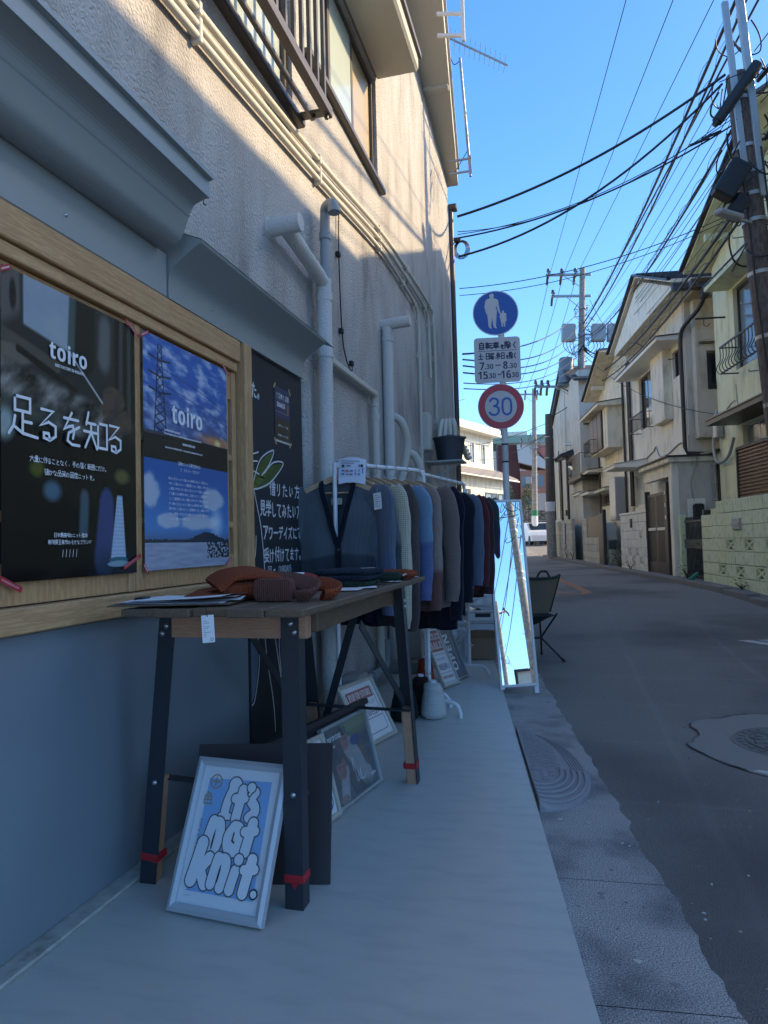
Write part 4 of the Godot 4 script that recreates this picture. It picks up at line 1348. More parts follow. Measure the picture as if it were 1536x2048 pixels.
	for k in 12:
		var o := Vector3(-1.2, 7.3, -8.4).lerp(Vector3(-0.5, 7.0, -8.7), (k + 0.4) / 12.0)
		var e := Vector3(0.02, 0.1 - 0.002 * k, 0.05)
		b = B.new()
		b.tube([o - e, o + e], 0.0035, 5)
		obj("element", b, M.galv, t)
	b = B.new()
	b.tube(curve([Vector3(-1.07, 7.05, -8.5), Vector3(-1.15, 7.0, -8.48), Vector3(-1.2, 7.15, -8.42)], 5), 0.005, 5)
	b.tube([Vector3(-1.0, 5.9, -8.5), Vector3(-1.2, 5.62, -8.52)], 0.005, 5)
	obj("lead", b, M.cable, t)
	t = thing("mast_bracket", "white square tube mast bracket high on the shop eave", "bracket")
	b = B.new()
	b.bar(Vector3(-0.72, 5.45, -6.0), Vector3(-0.72, 6.1, -6.0), 0.03, 0.03)
	for y in [5.5, 5.7]:
		b.bar(Vector3(-0.95, y + 0.05, -6.0), Vector3(-0.71, y, -6.0), 0.025, 0.025)
	obj("tube", b, M.white_metal, t)
	# wire stand-off with coils at the far corner
	t = thing("service_bracket", "black service bracket with cable coils on the far corner of the shop", "bracket")
	b = B.new()
	b.box(Vector3(-1.42, 5.3, -9.8), Vector3(-1.3, 5.36, -9.74), 0.005)
	obj("arm", b, M.steel_dark, t)
	for k in 4:
		b = B.new()
		var ring := []
		for j in 15:
			ring.append(Vector3(-1.3 + cos(TAU * j / 14) * (0.07 + 0.015 * k), 5.2 + sin(TAU * j / 14) * (0.1 + 0.012 * k), -9.78 - 0.01 * k))
		b.tube(ring, 0.006, 6)
		obj("coil", b, M.cable, t)


# ---------------------------------------------------------------- houses on the right
# Each house stands in a frame of its own: x away from the road, z towards the camera, y up, z = 0 at its far end.
func to_street(x: float, y: float, z: float) -> Transform3D:   # a facade that looks at the road; x of the print runs towards the camera
	return Transform3D(Basis(Vector3(0, 0, 1), Vector3.UP, Vector3(-1, 0, 0)), Vector3(x, y, z))


# gable roof whose ridge runs away from the road: far eave, ridge and near eave as (z, y); x from x0 to x1
func gable_roof(parent: Node3D, x0: float, x1: float, far: Vector2, ridge: Vector2, near: Vector2, soffit: Material, edge: Material) -> void:
	for q in [[far, ridge], [ridge, near]]:
		var b := B.new()
		var a: Vector2 = q[0]
		var d: Vector2 = q[1]
		var up := Vector2(-(d - a).y, (d - a).x).normalized() * 0.07
		if up.y < 0:
			up = -up
		b.x = Transform3D(Basis(Vector3(0, 0, 1), Vector3.UP, Vector3(-1, 0, 0)), Vector3.ZERO)
		b.extrude(PackedVector2Array([a, d, d + up, a + up]), -x1, -x0)
		obj("roof_slope", b, soffit, parent)
		# tiles: long steps up the slope
		b = B.new()
		var n := 12
		for k in n:
			var e := a.lerp(d, float(k) / n) + up
			var g := a.lerp(d, (k + 1.0) / n) + up
			var lift := Vector2(0, 0.03)
			b.face([Vector3(x0 - 0.03, e.y + lift.y * (1 if d.y > a.y else 0) + 0.012, e.x), Vector3(x1, e.y + lift.y * (1 if d.y > a.y else 0) + 0.012, e.x), Vector3(x1, g.y + lift.y * (0 if d.y > a.y else 1) + 0.012, g.x), Vector3(x0 - 0.03, g.y + lift.y * (0 if d.y > a.y else 1) + 0.012, g.x)], Vector3.UP)
			var low := e if d.y > a.y else g
			b.face([Vector3(x0 - 0.03, low.y + 0.0, low.x), Vector3(x1, low.y + 0.0, low.x), Vector3(x1, low.y + 0.042, low.x), Vector3(x0 - 0.03, low.y + 0.042, low.x)], Vector3(0, 0, -1 if d.y > a.y else 1))
		var o := obj("roof_tiles", b, M.roof_dark, parent)
		o.set_meta("kind", "stuff")
		b = B.new()
		b.bar(Vector3(x0 - 0.035, a.y + up.y / 2 + 0.03, a.x), Vector3(x0 - 0.035, d.y + up.y / 2 + 0.03, d.x), 0.04, 0.1, Vector3.RIGHT)
		obj("barge_board", b, edge, parent)


func gable_poly(b: B, x: float, thick: float, base: float, far: Vector2, ridge: Vector2, near: Vector2) -> void:
	b.x = Transform3D(Basis(Vector3(0, 0, 1), Vector3.UP, Vector3(-1, 0, 0)), Vector3.ZERO)
	var p := PackedVector2Array([Vector2(far.x, base), Vector2(near.x, base)])
	if near.y > base + 0.01:
		p.append(near)
	p.append(ridge)
	if far.y > base + 0.01:
		p.append(far)
	b.extrude(p, -x - thick, -x)
	b.x = Transform3D()


func hood(parent: Node3D, x0: float, x1: float, z0: float, z1: float, y: float, m: Material, edge: Material, drop := 0.1) -> void:   # a sloped slab over a window
	var b := B.new()
	b.x = Transform3D(Basis(Vector3.RIGHT, Vector3.UP, Vector3(0, 0, 1)), Vector3.ZERO)
	b.extrude(PackedVector2Array([Vector2(x0, y), Vector2(x1, y), Vector2(x1, y + 0.08 + drop), Vector2(x0, y + 0.08)]), z0, z1)
	var o := obj("hood", b, m, parent)
	b = B.new()
	b.x = Transform3D(Basis(Vector3.RIGHT, Vector3.UP, Vector3(0, 0, 1)), Vector3.ZERO)
	b.extrude(PackedVector2Array([Vector2(x0 - 0.02, y + 0.083), Vector2(x1, y + 0.083 + drop), Vector2(x1, y + 0.105 + drop), Vector2(x0 - 0.02, y + 0.105)]), z0 - 0.02, z1 + 0.02)
	obj("hood_flashing", b, edge, o)


func railing(parent: Node3D, x: float, wallx: float, z0: float, z1: float, y0: float, y1: float, n: int, m: Material, belly := 0.0) -> void:
	var b := B.new()
	b.bar(Vector3(x, y1, z0), Vector3(x, y1, z1), 0.025, 0.03)
	b.bar(Vector3(x, y0 + 0.02, z0), Vector3(x, y0 + 0.02, z1), 0.02, 0.02)
	for z in [z0, z1]:
		b.bar(Vector3(x, y1, z), Vector3(wallx, y1, z), 0.02, 0.02)
		b.bar(Vector3(x, y0 + 0.02, z), Vector3(wallx, y0 + 0.02, z), 0.02, 0.02)
	var rail := obj("balcony_rail", b, m, parent)
	for k in n:
		var z := lerpf(z0, z1, k / (n - 1.0))
		b = B.new()
		if belly > 0.0:
			b.tube(curve([Vector3(x, y1, z), Vector3(x, lerpf(y0, y1, 0.55), z), Vector3(x - belly, lerpf(y0, y1, 0.25), z), Vector3(x - belly * 0.6, y0 + 0.03, z), Vector3(x + 0.02, y0 + 0.01, z)], 3), 0.008, 6)
		else:
			b.tube([Vector3(x, y0 + 0.02, z), Vector3(x, y1, z)], 0.008, 6)
		obj("bar", b, m, rail)


# a wall of concrete blocks; pierced: [course, column] that hold an ornamental block
func block_wall(called: String, label: String, s0: float, s1: float, t: float, courses: int, m: Array, pierced: Array, cut: Array = [], cap: Material = null, base := 0.0, high := 0.2, pitch := 0.4) -> Node3D:
	var w := thing(called, label, "block wall", "", road(s0, t, rise(s0) + base), TURN)
	var long := s1 - s0
	var length := absf(long)
	var n := int(ceil(length / pitch - 0.01))
	var size := length / n
	var full := B.new().box(Vector3(0.0, 0.004, 0.004), Vector3(0.12, high - 0.004, size - 0.004), 0.006).mesh()
	var half := B.new().box(Vector3(0.0, 0.004, 0.004), Vector3(0.12, high - 0.004, size / 2 - 0.004), 0.006).mesh()
	var fancy := B.new()
	for q in [[0.004, 0.03, 0.004, size - 0.004], [high - 0.03, high - 0.004, 0.004, size - 0.004], [0.03, high - 0.03, 0.004, 0.035], [0.03, high - 0.03, size - 0.035, size - 0.004]]:
		fancy.box(Vector3(0.0, q[0], q[2]), Vector3(0.12, q[1], q[3]))
	fancy.bar(Vector3(0.06, 0.03, 0.036), Vector3(0.06, high - 0.03, size - 0.036), 0.034, 0.1, Vector3.RIGHT)
	fancy.bar(Vector3(0.064, 0.03, size - 0.036), Vector3(0.064, high - 0.03, 0.036), 0.034, 0.1, Vector3.RIGHT)
	var fm := fancy.mesh()
	var core := B.new().box(Vector3(0.02, 0.0, 0.01), Vector3(0.1, courses * high - 0.01, length - 0.01))
	if pierced.is_empty() and cut.is_empty():
		obj("mortar", core, M.mortar, w)
	for c in courses:
		var k := 0
		for j in n:
			var gone := false
			for q in cut:   # [from course, from z, to z]
				gone = gone or (c >= q[0] and j * size >= q[1] - 0.01 and (j + 1) * size <= q[2] + 0.01)
			if gone:
				continue
			var o: MeshInstance3D
			if [c, j] in pierced:
				o = objm("ornamental_block", fm, m[0], w)
			else:
				o = objm("block", full, m[(c * 7 + j * 3 + c * j) % m.size()], w)
			o.position = Vector3(rng.randf_range(-0.0025, 0.0025), c * high, j * size)
			k += 1
	if cap:
		var b := B.new()
		b.box(Vector3(-0.015, courses * high, -0.01), Vector3(0.135, courses * high + 0.06, length + 0.01), 0.01)
		obj("coping", b, cap, w)
	return w


func house_materials() -> void:
	var stain := noise(61, 0.01, 5, FastNoiseLite.TYPE_SIMPLEX_SMOOTH, 512, [[0.0, Color(0.82, 0.82, 0.79)], [0.35, Color(0.96, 0.96, 0.95)], [0.6, Color.WHITE], [1.0, Color.WHITE]])
	var sc := Vector3(0.55, 0.2, 0.55)
	M.mortar = mat(lin(0.26, 0.26, 0.25), 0.95)
	M.green_wall = spots(mat(lin(0.76, 0.77, 0.52), 0.92, M.fine, 0.25, Vector3(2, 2, 2)), stain, null, sc)
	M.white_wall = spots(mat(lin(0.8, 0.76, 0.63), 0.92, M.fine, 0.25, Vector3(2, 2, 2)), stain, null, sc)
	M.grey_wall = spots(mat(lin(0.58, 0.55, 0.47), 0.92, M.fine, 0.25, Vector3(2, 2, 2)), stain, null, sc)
	M.cream_wall = spots(mat(lin(0.79, 0.72, 0.55), 0.92, M.fine, 0.25, Vector3(2, 2, 2)), stain, null, sc)
	M.old_wall = spots(mat(lin(0.52, 0.52, 0.45), 0.92, M.fine, 0.25, Vector3(2, 2, 2)), stain, null, sc)
	M.white_trim = mat(lin(0.78, 0.75, 0.65), 0.7)
	var moss := noise(63, 0.03, 4, FastNoiseLite.TYPE_SIMPLEX_SMOOTH, 512, [[0.0, Color(0.62, 0.65, 0.54)], [0.25, Color(0.9, 0.92, 0.85)], [0.5, Color.WHITE], [1.0, Color.WHITE]])
	M.green_blocks = []
	M.white_blocks = []
	M.grey_blocks = []
	for k in 4:
		M.green_blocks.append(spots(mat(lin(0.68 + 0.018 * k, 0.735 + 0.012 * k, 0.48 + 0.016 * k), 0.92, M.grit, 0.3, Vector3(2, 2, 2)), moss, null, Vector3(0.9, 0.4, 0.9)))
		M.white_blocks.append(spots(mat(lin(0.75 + 0.014 * k, 0.735 + 0.014 * k, 0.66 + 0.014 * k), 0.92, M.grit, 0.3, Vector3(2, 2, 2)), stain, null, Vector3(0.8, 0.4, 0.8)))
		M.grey_blocks.append(spots(mat(lin(0.44 + 0.03 * k, 0.42 + 0.03 * k, 0.36 + 0.026 * k), 0.94, M.grit, 0.4, Vector3(2, 2, 2)), moss, null, Vector3(0.8, 0.5, 0.8)))
	M.door_brown = mat(lin(0.045, 0.036, 0.032), 0.45)
	M.shutter = mat(lin(0.21, 0.135, 0.085), 0.5)
	M.dark_trim = mat(lin(0.03, 0.028, 0.028), 0.5)


func houses() -> void:
	house_materials()
	green_house()
	white_house()
	cream_house()
	far_row()
	# block walls along the road, from the near end
	var g := block_wall("garden_wall", "pale green block wall with pierced ornamental blocks, stained at its foot", 12.55, 6.55, 4.15, 7, M.green_blocks, [[3, 3], [3, 5], [1, 2], [1, 4], [1, 6], [3, 7], [1, 8], [3, 9], [1, 10]], [[6, 0.0, 0.81]], null, 0.0, 0.2, 0.3529)
	var cap: B
	cap = B.new()
	cap.box(Vector3(-0.012, -0.25, -0.02), Vector3(0.13, 0.0, 6.0), 0.01)
	obj("footing", cap, M.kerb, g)
	cap = B.new()
	cap.box(Vector3(-0.03, 0.93, 1.42), Vector3(0.02, 1.1, 1.72), 0.01)
	cap.box(Vector3(-0.045, 0.985, 1.44), Vector3(-0.028, 1.04, 1.7), 0.004)
	obj("letter_slot", cap, M.galv, g)
	var wb := block_wall("garden_wall", "white block wall with six pierced blocks below the white house", 18.85, 16.3, 4.2, 7, M.white_blocks, [[1, 1], [1, 3], [1, 5], [2, 2], [2, 4], [4, 5]], [], M.white_trim, 0.0, 0.2)
	cap = B.new()
	cap.box(Vector3(-0.03, 1.08, 1.13), Vector3(0.0, 1.3, 1.28), 0.01)
	obj("intercom", cap, M.dark_trim, wb)
	cap = B.new()
	cap.box(Vector3(-0.012, -0.25, -0.02), Vector3(0.13, 0.0, 2.57), 0.01)
	obj("footing", cap, M.kerb, wb)
	var fw := block_wall("garden_wall", "low grey block wall topped by a brown metal fence before the cream house", 24.5, 20.95, 4.2, 7, M.grey_blocks, [], [[4, 0.75, 3.6]], null, 0.0, 0.215)
	block_wall("garden_wall", "weathered grey block wall below the tall grey house, beside the green banded pole", 33.0, 27.1, 4.25, 8, M.grey_blocks, [], [], null, -0.03, 0.2)
	# metal fence that stands on the low wall
	var f := thing("metal_fence", "brown metal slat fence standing on the low grey block wall", "fence", "", road(23.7, 4.24, rise(24) + 0.862), TURN)
	var b := B.new()
	b.box(Vector3(0, 0.05, 0), Vector3(0.03, 0.09, 2.7))
	b.box(Vector3(0, 0.6, 0), Vector3(0.03, 0.64, 2.7))
	obj("rail", b, M.brown_metal, f)
	for k in 26:
		b = B.new()
		b.box(Vector3(-0.012, 0.0, 0.02 + k * 0.104), Vector3(0.0, 0.66, 0.1 + k * 0.104))
		obj("slat", b, M.brown_metal, f)


func green_house() -> void:
	var s0 := 13.9
	var t := thing("green_house", "pale green two storey gabled house at the right edge behind the near utility pole", "house", "", road(s0, 5.0, 0), TURN)
	var b := B.new()
	var win := [0.95, 2.9, 3.95, 5.42]
	var low := [1.1, 2.1, 2.58, 2.95]
	var shut := [0.92, 2.2, 1.6, 2.53]
	b.holed(0.2, 0.0, 0.0, 6.7, 0.1, 6.05, [win, low, shut])
	b.box(Vector3(0.2, 0.1, 0.0), Vector3(8.0, 6.05, 0.2))
	b.box(Vector3(0.2, 0.1, 6.5), Vector3(8.0, 6.05, 6.7))
	gable_poly(b, 0.0, 0.2, 6.05, Vector2(0.0, 6.15), Vector2(3.35, 7.32), Vector2(6.7, 6.15))
	b.box(Vector3(7.8, 0.1, 0.2), Vector3(8.0, 6.05, 6.5))
	obj("wall", b, M.green_wall, t)
	gable_roof(t, -0.48, 8.3, Vector2(-0.15, 6.14), Vector2(3.35, 7.42), Vector2(6.95, 6.14), M.green_wall, M.dark_trim)
	for z in [0.9, 2.1, 4.7, 5.9]:   # purlin ends under the verge
		b = B.new()
		var y := 6.14 + 1.28 * (1.0 - absf(z - 3.35) / 3.5) - 0.1
		b.box(Vector3(-0.42, y - 0.09, z - 0.05), Vector3(0.0, y + 0.05, z + 0.05), 0.008)
		obj("purlin_end", b, M.green_wall, t)
	b = B.new()
	b.tube([Vector3(-0.3, 6.03, -0.2), Vector3(8.0, 6.0, -0.2)], 0.055, 10)
	b.box(Vector3(-0.35, 5.9, -0.26), Vector3(-0.2, 6.05, -0.12), 0.02)
	obj("rain_gutter", b, M.bronze, t)
	hood(t, -0.42, 0.0, 0.75, 3.3, 5.46, M.green_wall, M.dark_trim, 0.02)
	window(t, to_street(0.07, win[2], win[0]), win[1] - win[0], win[3] - win[2], M.dark_trim, [M.blue_glass, M.blue_glass], 0.05)
	railing(t, -0.3, 0.0, 1.05, 2.95, 3.86, 4.34, 15, M.dark_trim, 0.07)
	b = B.new()
	b.bar(Vector3(-0.02, 5.02, 0.62), Vector3(-0.55, 5.02, 0.62), 0.02, 0.03)
	b.tube(curve([Vector3(-0.4, 5.0, 0.62), Vector3(-0.4, 4.9, 0.62), Vector3(-0.34, 4.87, 0.62), Vector3(-0.3, 4.92, 0.62)], 4), 0.008, 6)
	obj("pole_hook", b, M.dark_trim, t)
	hood(t, -0.55, 0.0, 0.9, 3.4, 2.98, M.brown_metal, M.bronze, 0.12)
	window(t, to_street(0.07, low[2], low[0]), low[1] - low[0], low[3] - low[2], M.alu, [M.blue_glass, M.blue_glass])
	# rolling shutter of brown slats
	b = B.new()
	b.box(Vector3(-0.05, shut[2], shut[1] - 0.04), Vector3(0.1, shut[3] + 0.05, shut[1] + 0.05))
	b.box(Vector3(-0.05, shut[2], shut[0] - 0.05), Vector3(0.1, shut[3] + 0.05, shut[0]))
	b.box(Vector3(-0.05, shut[3], shut[0]), Vector3(0.1, shut[3] + 0.05, shut[1] - 0.04))
	var sh := obj("shutter", b, M.dark_trim, t)
	for k in 15:
		b = B.new()
		var y: float = shut[2] + k * 0.062
		b.extrude(PackedVector2Array([Vector2(-0.005, y), Vector2(-0.03, y + 0.01), Vector2(-0.03, y + 0.04), Vector2(-0.005, y + 0.057)]), shut[0], shut[1] - 0.045)
		obj("slat", b, M.shutter, sh)
	# lower extension with a barred window
	b = B.new()
	var bw := [-0.75, -0.05, 1.65, 2.45]
	b.holed(0.15, 0.0, -0.95, 0.0, 0.1, 2.62, [bw])
	b.box(Vector3(0.15, 0.1, -0.95), Vector3(2.0, 2.62, -0.8))
	obj("extension_wall", b, M.green_wall, t)
	b = B.new()
	b.box(Vector3(-0.12, 2.62, -1.05), Vector3(2.1, 2.68, 0.0))
	obj("extension_roof", b, M.dark_trim, t)
	window(t, to_street(0.05, bw[2], bw[0]), bw[1] - bw[0], bw[3] - bw[2], M.alu, [M.blue_glass, M.dark_glass])
	b = B.new()
	for y in [1.72, 2.05, 2.4]:
		b.bar(Vector3(-0.08, y, -0.82), Vector3(-0.08, y, 0.0), 0.015, 0.02)
	var grid := obj("window_bars", b, M.alu, t)
	for k in 8:
		b = B.new()
		b.tube([Vector3(-0.09, 1.62, -0.78 + k * 0.105), Vector3(-0.09, 2.48, -0.78 + k * 0.105)], 0.008, 6)
		obj("bar", b, M.alu, grid)
	# service cables down the corner
	b = B.new()
	b.tube(curve([Vector3(-0.05, 3.4, 0.05), Vector3(-0.1, 3.1, 0.1), Vector3(-0.12, 2.7, 0.02), Vector3(-0.1, 2.4, 0.15), Vector3(-0.08, 2.45, 0.6), Vector3(-0.08, 2.75, 0.9)], 6), 0.03, 8)
	b.box(Vector3(-0.16, 2.85, 0.12), Vector3(-0.02, 3.12, 0.3), 0.02)
	obj("service_cable", b, M.galv, t)
	for q in [[[0.35, 3.3], [0.7, 3.42], [0.95, 3.4], [1.0, 3.15], [1.5, 3.2], [2.3, 3.35]], [[0.95, 3.4], [0.93, 3.7]]]:
		b = B.new()
		var pts := []
		for k in q:
			pts.append(Vector3(-0.012, k[1], k[0]))
		b.tube(curve(pts, 5), 0.008, 6)
		obj("wall_wire", b, M.galv, t)
	# gate between green posts
	var gt := thing("garden_gate", "dark barred metal gate between green posts by the shrub", "gate", "", road(14.0, 4.3, 0.18), TURN)
	b = B.new()
	b.box(Vector3(0, 0.1, 0.06), Vector3(0.03, 0.14, 1.2))
	b.box(Vector3(0, 1.1, 0.06), Vector3(0.03, 1.14, 1.2))
	b.box(Vector3(-0.01, 0.62, 0.06), Vector3(0.04, 0.78, 1.2))
	obj("frame", b, M.steel_dark, gt)
	for k in 16:
		b = B.new()
		b.tube([Vector3(0.015, 0.06, 0.1 + k * 0.072), Vector3(0.015, 1.2, 0.1 + k * 0.072)], 0.01, 6)
		obj("bar", b, M.steel_dark, gt)
	for z in [-0.06, 1.28]:
		b = B.new()
		b.box(Vector3(-0.06, -0.1, z - 0.05), Vector3(0.06, 1.25 if z < 0 else 1.3, z + 0.05), 0.012)
		obj("post", b, M.green_blocks[0] if z < 0 else M.brown_metal, gt)
	b = B.new()
	b.box(Vector3(0.45, -0.1, -0.1), Vector3(0.57, 1.35, 1.4), 0.01)
	solo_at("inner_wall", b, M.green_blocks[2], "plain green wall panel behind the barred gate", "garden wall", road(14.0, 4.3, 0.18))
	plant(road(13.15, 4.5, 0.2), 0.75, 46, "leafy green shrub growing inside the barred gate", "shrub", 3, Vector3(0.3, 1, 0.45))


func solo_at(called: String, b: B, m: Material, label: String, category: String, where: Vector3, turn := TURN, group := "") -> MeshInstance3D:
	var o := solo(called, b, m, label, category, group)
	o.position = where
	o.rotation.y = turn
	return o


func plant(where: Vector3, high: float, leaves: int, label: String, category: String, seed_: int, spread := Vector3(0.5, 1, 0.5), leaf := 0.11) -> void:
	var r := RandomNumberGenerator.new()
	r.seed = seed_
	if not M.has("leaf"):
		M.leaf = []
		for k in 3:
			var m := mat(lin(0.045 + 0.02 * k, 0.09 + 0.025 * k, 0.03 + 0.008 * k), 0.55)
			m.backlight_enabled = true
			m.backlight = Color(0.12, 0.2, 0.05)
			M.leaf.append(m)
		M.stem = mat(lin(0.08, 0.06, 0.035), 0.9)
	var t := thing("plant", label, category, "", where)
	var st := B.new()
	var lv := [B.new(), B.new(), B.new()]
	for k in 7:
		var a := TAU * k / 7.0 + r.randf()
		st.tube(curve([Vector3.ZERO, Vector3(cos(a) * spread.x * 0.35, high * 0.5, sin(a) * spread.z * 0.35), Vector3(cos(a) * spread.x * 0.8, high * r.randf_range(0.75, 1.0), sin(a) * spread.z * 0.8)], 4), [0.008, 0.008, 0.007, 0.007, 0.006, 0.006, 0.005, 0.004, 0.003], 5)
	for k in leaves:
		var g := r.randf() * TAU
		var h := pow(r.randf(), 0.7)
		var rad := sqrt(r.randf()) * (0.35 + 0.75 * sin(PI * minf(1.0, h * 0.9)))
		var o := Vector3(cos(g) * rad * spread.x, 0.05 + h * high, sin(g) * rad * spread.z)
		var d := Vector3(cos(g), r.randf_range(-0.3, 0.8), sin(g)).normalized()
		var side := d.cross(Vector3.UP).normalized() * leaf * 0.28
		var l := leaf * r.randf_range(0.7, 1.2)
		var up := side.cross(d).normalized() * leaf * 0.08
		var b: B = lv[r.randi() % 3]
		b.face([o, o + d * l * 0.45 + side + up, o + d * l, o + d * l * 0.45 - up], Vector3.UP + d * 0.1)
		b.face([o, o + d * l * 0.45 - up, o + d * l, o + d * l * 0.45 - side + up], Vector3.UP + d * 0.1)
	obj("stem", st, M.stem, t)
	for k in 3:
		var f := obj("foliage", lv[k], M.leaf[k], t)
		f.set_meta("kind", "stuff")


func white_house() -> void:
	var s0 := 20.5
	var t := thing("white_house", "white two storey house with gabled overhang, dark downpipes and boxed bay window", "house", "", road(s0, 5.0, 0), TURN)
	var w1 := [0.95, 2.2, 3.9, 5.3]
	var w2 := [3.95, 4.55, 4.62, 5.22]
	var w3 := [0.1, 1.1, 1.87, 2.72]
	var b := B.new()
	b.holed(0.2, 0.0, 0.0, 4.75, 0.1, 6.1, [w1, w2, w3])
	b.box(Vector3(0.2, 0.1, 0.0), Vector3(8, 6.1, 0.2))
	b.box(Vector3(7.8, 0.1, 0.2), Vector3(8, 6.1, 4.55))
	obj("wall", b, M.white_wall, t)
	# the side towards us has a greyer tone, with a propped ribbed shutter
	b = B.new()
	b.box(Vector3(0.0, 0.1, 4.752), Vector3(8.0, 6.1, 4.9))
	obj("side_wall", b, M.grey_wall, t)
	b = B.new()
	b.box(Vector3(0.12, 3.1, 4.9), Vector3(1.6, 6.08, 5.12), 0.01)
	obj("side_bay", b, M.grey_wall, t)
	b = B.new()
	b.box(Vector3(0.35, 4.12, 5.121), Vector3(1.35, 4.95, 5.13))
	b.box(Vector3(0.2, 5.1, 5.12), Vector3(1.6, 5.14, 5.2))
	obj("side_window", b, M.dark_glass, t)
	b = B.new()
	var rib := PackedVector2Array()
	b.x = Transform3D(Basis(Vector3.RIGHT, 0.12), Vector3(0, 4.28, 5.24))
	for k in 12:
		b.extrude(PackedVector2Array([Vector2(0.48 + k * 0.07, 0), Vector2(0.535 + k * 0.07, 0), Vector2(0.535 + k * 0.07, 0.64), Vector2(0.48 + k * 0.07, 0.64)]), 0.0, 0.02)
	b.box(Vector3(0.48, 0.0, -0.008), Vector3(1.32, 0.64, 0.004))
	obj("ribbed_shutter", b, mat(lin(0.36, 0.31, 0.24), 0.6), t)
	# pediment that juts out over the wall, with its soffit
	b = B.new()
	gable_poly(b, -0.5, 0.5, 6.1, Vector2(0.45, 6.22), Vector2(3.25, 7.2), Vector2(5.75, 6.16))
	obj("pediment", b, M.white_wall, t)
	gable_roof(t, -0.58, 8.2, Vector2(0.1, 6.2), Vector2(3.25, 7.3), Vector2(6.0, 6.16), M.white_trim, M.dark_trim)
	b = B.new()
	b.box(Vector3(-0.55, 6.0, 5.88), Vector3(8, 6.14, 6.02), 0.02)
	b.box(Vector3(0.0, 5.82, 5.86), Vector3(0.16, 6.05, 6.04), 0.02)
	obj("rain_gutter", b, M.dark_trim, t)
	b = B.new()
	b.tube(curve([Vector3(0.08, 5.85, 5.92), Vector3(0.06, 5.7, 5.6), Vector3(-0.06, 5.5, 4.95), Vector3(-0.08, 5.2, 4.82)], 4) + [Vector3(-0.08, 2.95, 4.82), Vector3(-0.06, 2.8, 4.9), Vector3(1.2, 2.72, 5.0)], 0.045, 10)
	obj("downpipe", b, M.dark_trim, t)
	for z in [-0.06, 0.12]:
		b = B.new()
		b.tube([Vector3(-0.06, 6.0, z), Vector3(-0.06, 1.9, z)], 0.04, 8)
		obj("downpipe", b, M.dark_trim, t)
	b = B.new()
	b.tube([Vector3(0.02, 5.6, 4.85), Vector3(0.02, 3.2, 4.85)], 0.03, 8)
	obj("downpipe", b, M.white_trim, t)
	hood(t, -0.55, 0.0, 0.6, 4.7, 5.34, M.white_trim, M.dark_trim, 0.04)
	b = B.new()
	b.box(Vector3(-0.2, 3.72, 2.85), Vector3(-0.001, 5.34, 3.85), 0.01)
	obj("boxed_bay", b, M.white_wall, t)
	window(t, to_street(0.06, w1[2], w1[0]), w1[1] - w1[0], w1[3] - w1[2], M.dark_trim, [M.dark_glass, M.blue_glass], 0.05)
	window(t, to_street(0.06, w2[2], w2[0]), w2[1] - w2[0], w2[3] - w2[2], M.dark_trim, [M.dark_glass, M.blue_glass], 0.04)
	window(t, to_street(0.06, w3[2], w3[0]), w3[1] - w3[0], w3[3] - w3[2], M.white_trim, [M.curtain, M.curtain], 0.05)
	railing(t, -0.28, 0.0, 0.95, 2.2, 3.8, 4.22, 12, M.dark_trim)
	hood(t, -0.85, 0.0, 0.2, 1.5, 2.88, M.white_trim, M.galv, 0.12)
	b = B.new()
	b.tube(curve([Vector3(-0.02, 2.95, 0.9), Vector3(-0.02, 3.1, 1.5), Vector3(-0.02, 3.2, 2.2), Vector3(-0.02, 3.28, 2.4), Vector3(-0.02, 3.0, 2.7), Vector3(-0.02, 2.98, 3.4), Vector3(-0.02, 3.1, 4.2), Vector3(-0.02, 3.08, 4.6)], 5), 0.016, 6)
	obj("wall_cable", b, M.galv, t)
	# entrance: porch, slatted sliding door, lamp, meter
	var p := thing("entrance_porch", "white porch around the dark slatted door of the white house", "porch", "", road(16.35, 4.2, 0.18), TURN)
	b = B.new()
	b.box(Vector3(-0.1, 2.3, -0.05), Vector3(0.8, 2.4, 2.2), 0.01)
	b.box(Vector3(0.0, 2.05, -0.0), Vector3(0.12, 2.3, 1.9))
	b.box(Vector3(-0.02, 0.0, 1.93), Vector3(0.12, 2.3, 2.13), 0.01)
	obj("lintel", b, M.white_wall, p)
	b = B.new()
	b.box(Vector3(-0.14, 2.4, -0.1), Vector3(0.8, 2.43, 2.26))
	obj("roof_sheet", b, M.dark_trim, p)
	b = B.new()
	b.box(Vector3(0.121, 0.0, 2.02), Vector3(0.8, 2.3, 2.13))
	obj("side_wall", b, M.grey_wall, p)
	b = B.new()
	b.box(Vector3(0.3, 0.0, -0.05), Vector3(0.4, 2.3, 1.93))
	obj("inner_wall", b, M.white_wall, p)
	b = B.new()
	b.box(Vector3(0.285, 1.3, 0.95), Vector3(0.3, 2.1, 1.6))
	obj("inner_window", b, M.dark_glass, p)
	var d := thing("sliding_door", "dark brown slatted double gate door between white wall and porch", "door", "", road(16.3, 4.25, 0.18), TURN)
	for k in 2:
		b = B.new()
		var z := 0.02 + k * 0.7
		b.box(Vector3(0.0, 0.03, z), Vector3(0.03, 1.78, z + 0.69))
		b.box(Vector3(-0.014, 0.03, z), Vector3(0.0, 0.3, z + 0.69))
		b.box(Vector3(-0.014, 0.3, z), Vector3(0.0, 1.78, z + 0.05))
		b.box(Vector3(-0.014, 0.3, z + 0.64), Vector3(0.0, 1.78, z + 0.69))
		b.box(Vector3(-0.014, 1.72, z + 0.05), Vector3(0.0, 1.78, z + 0.64))
		var leaf := obj("door_leaf", b, M.door_brown, d)
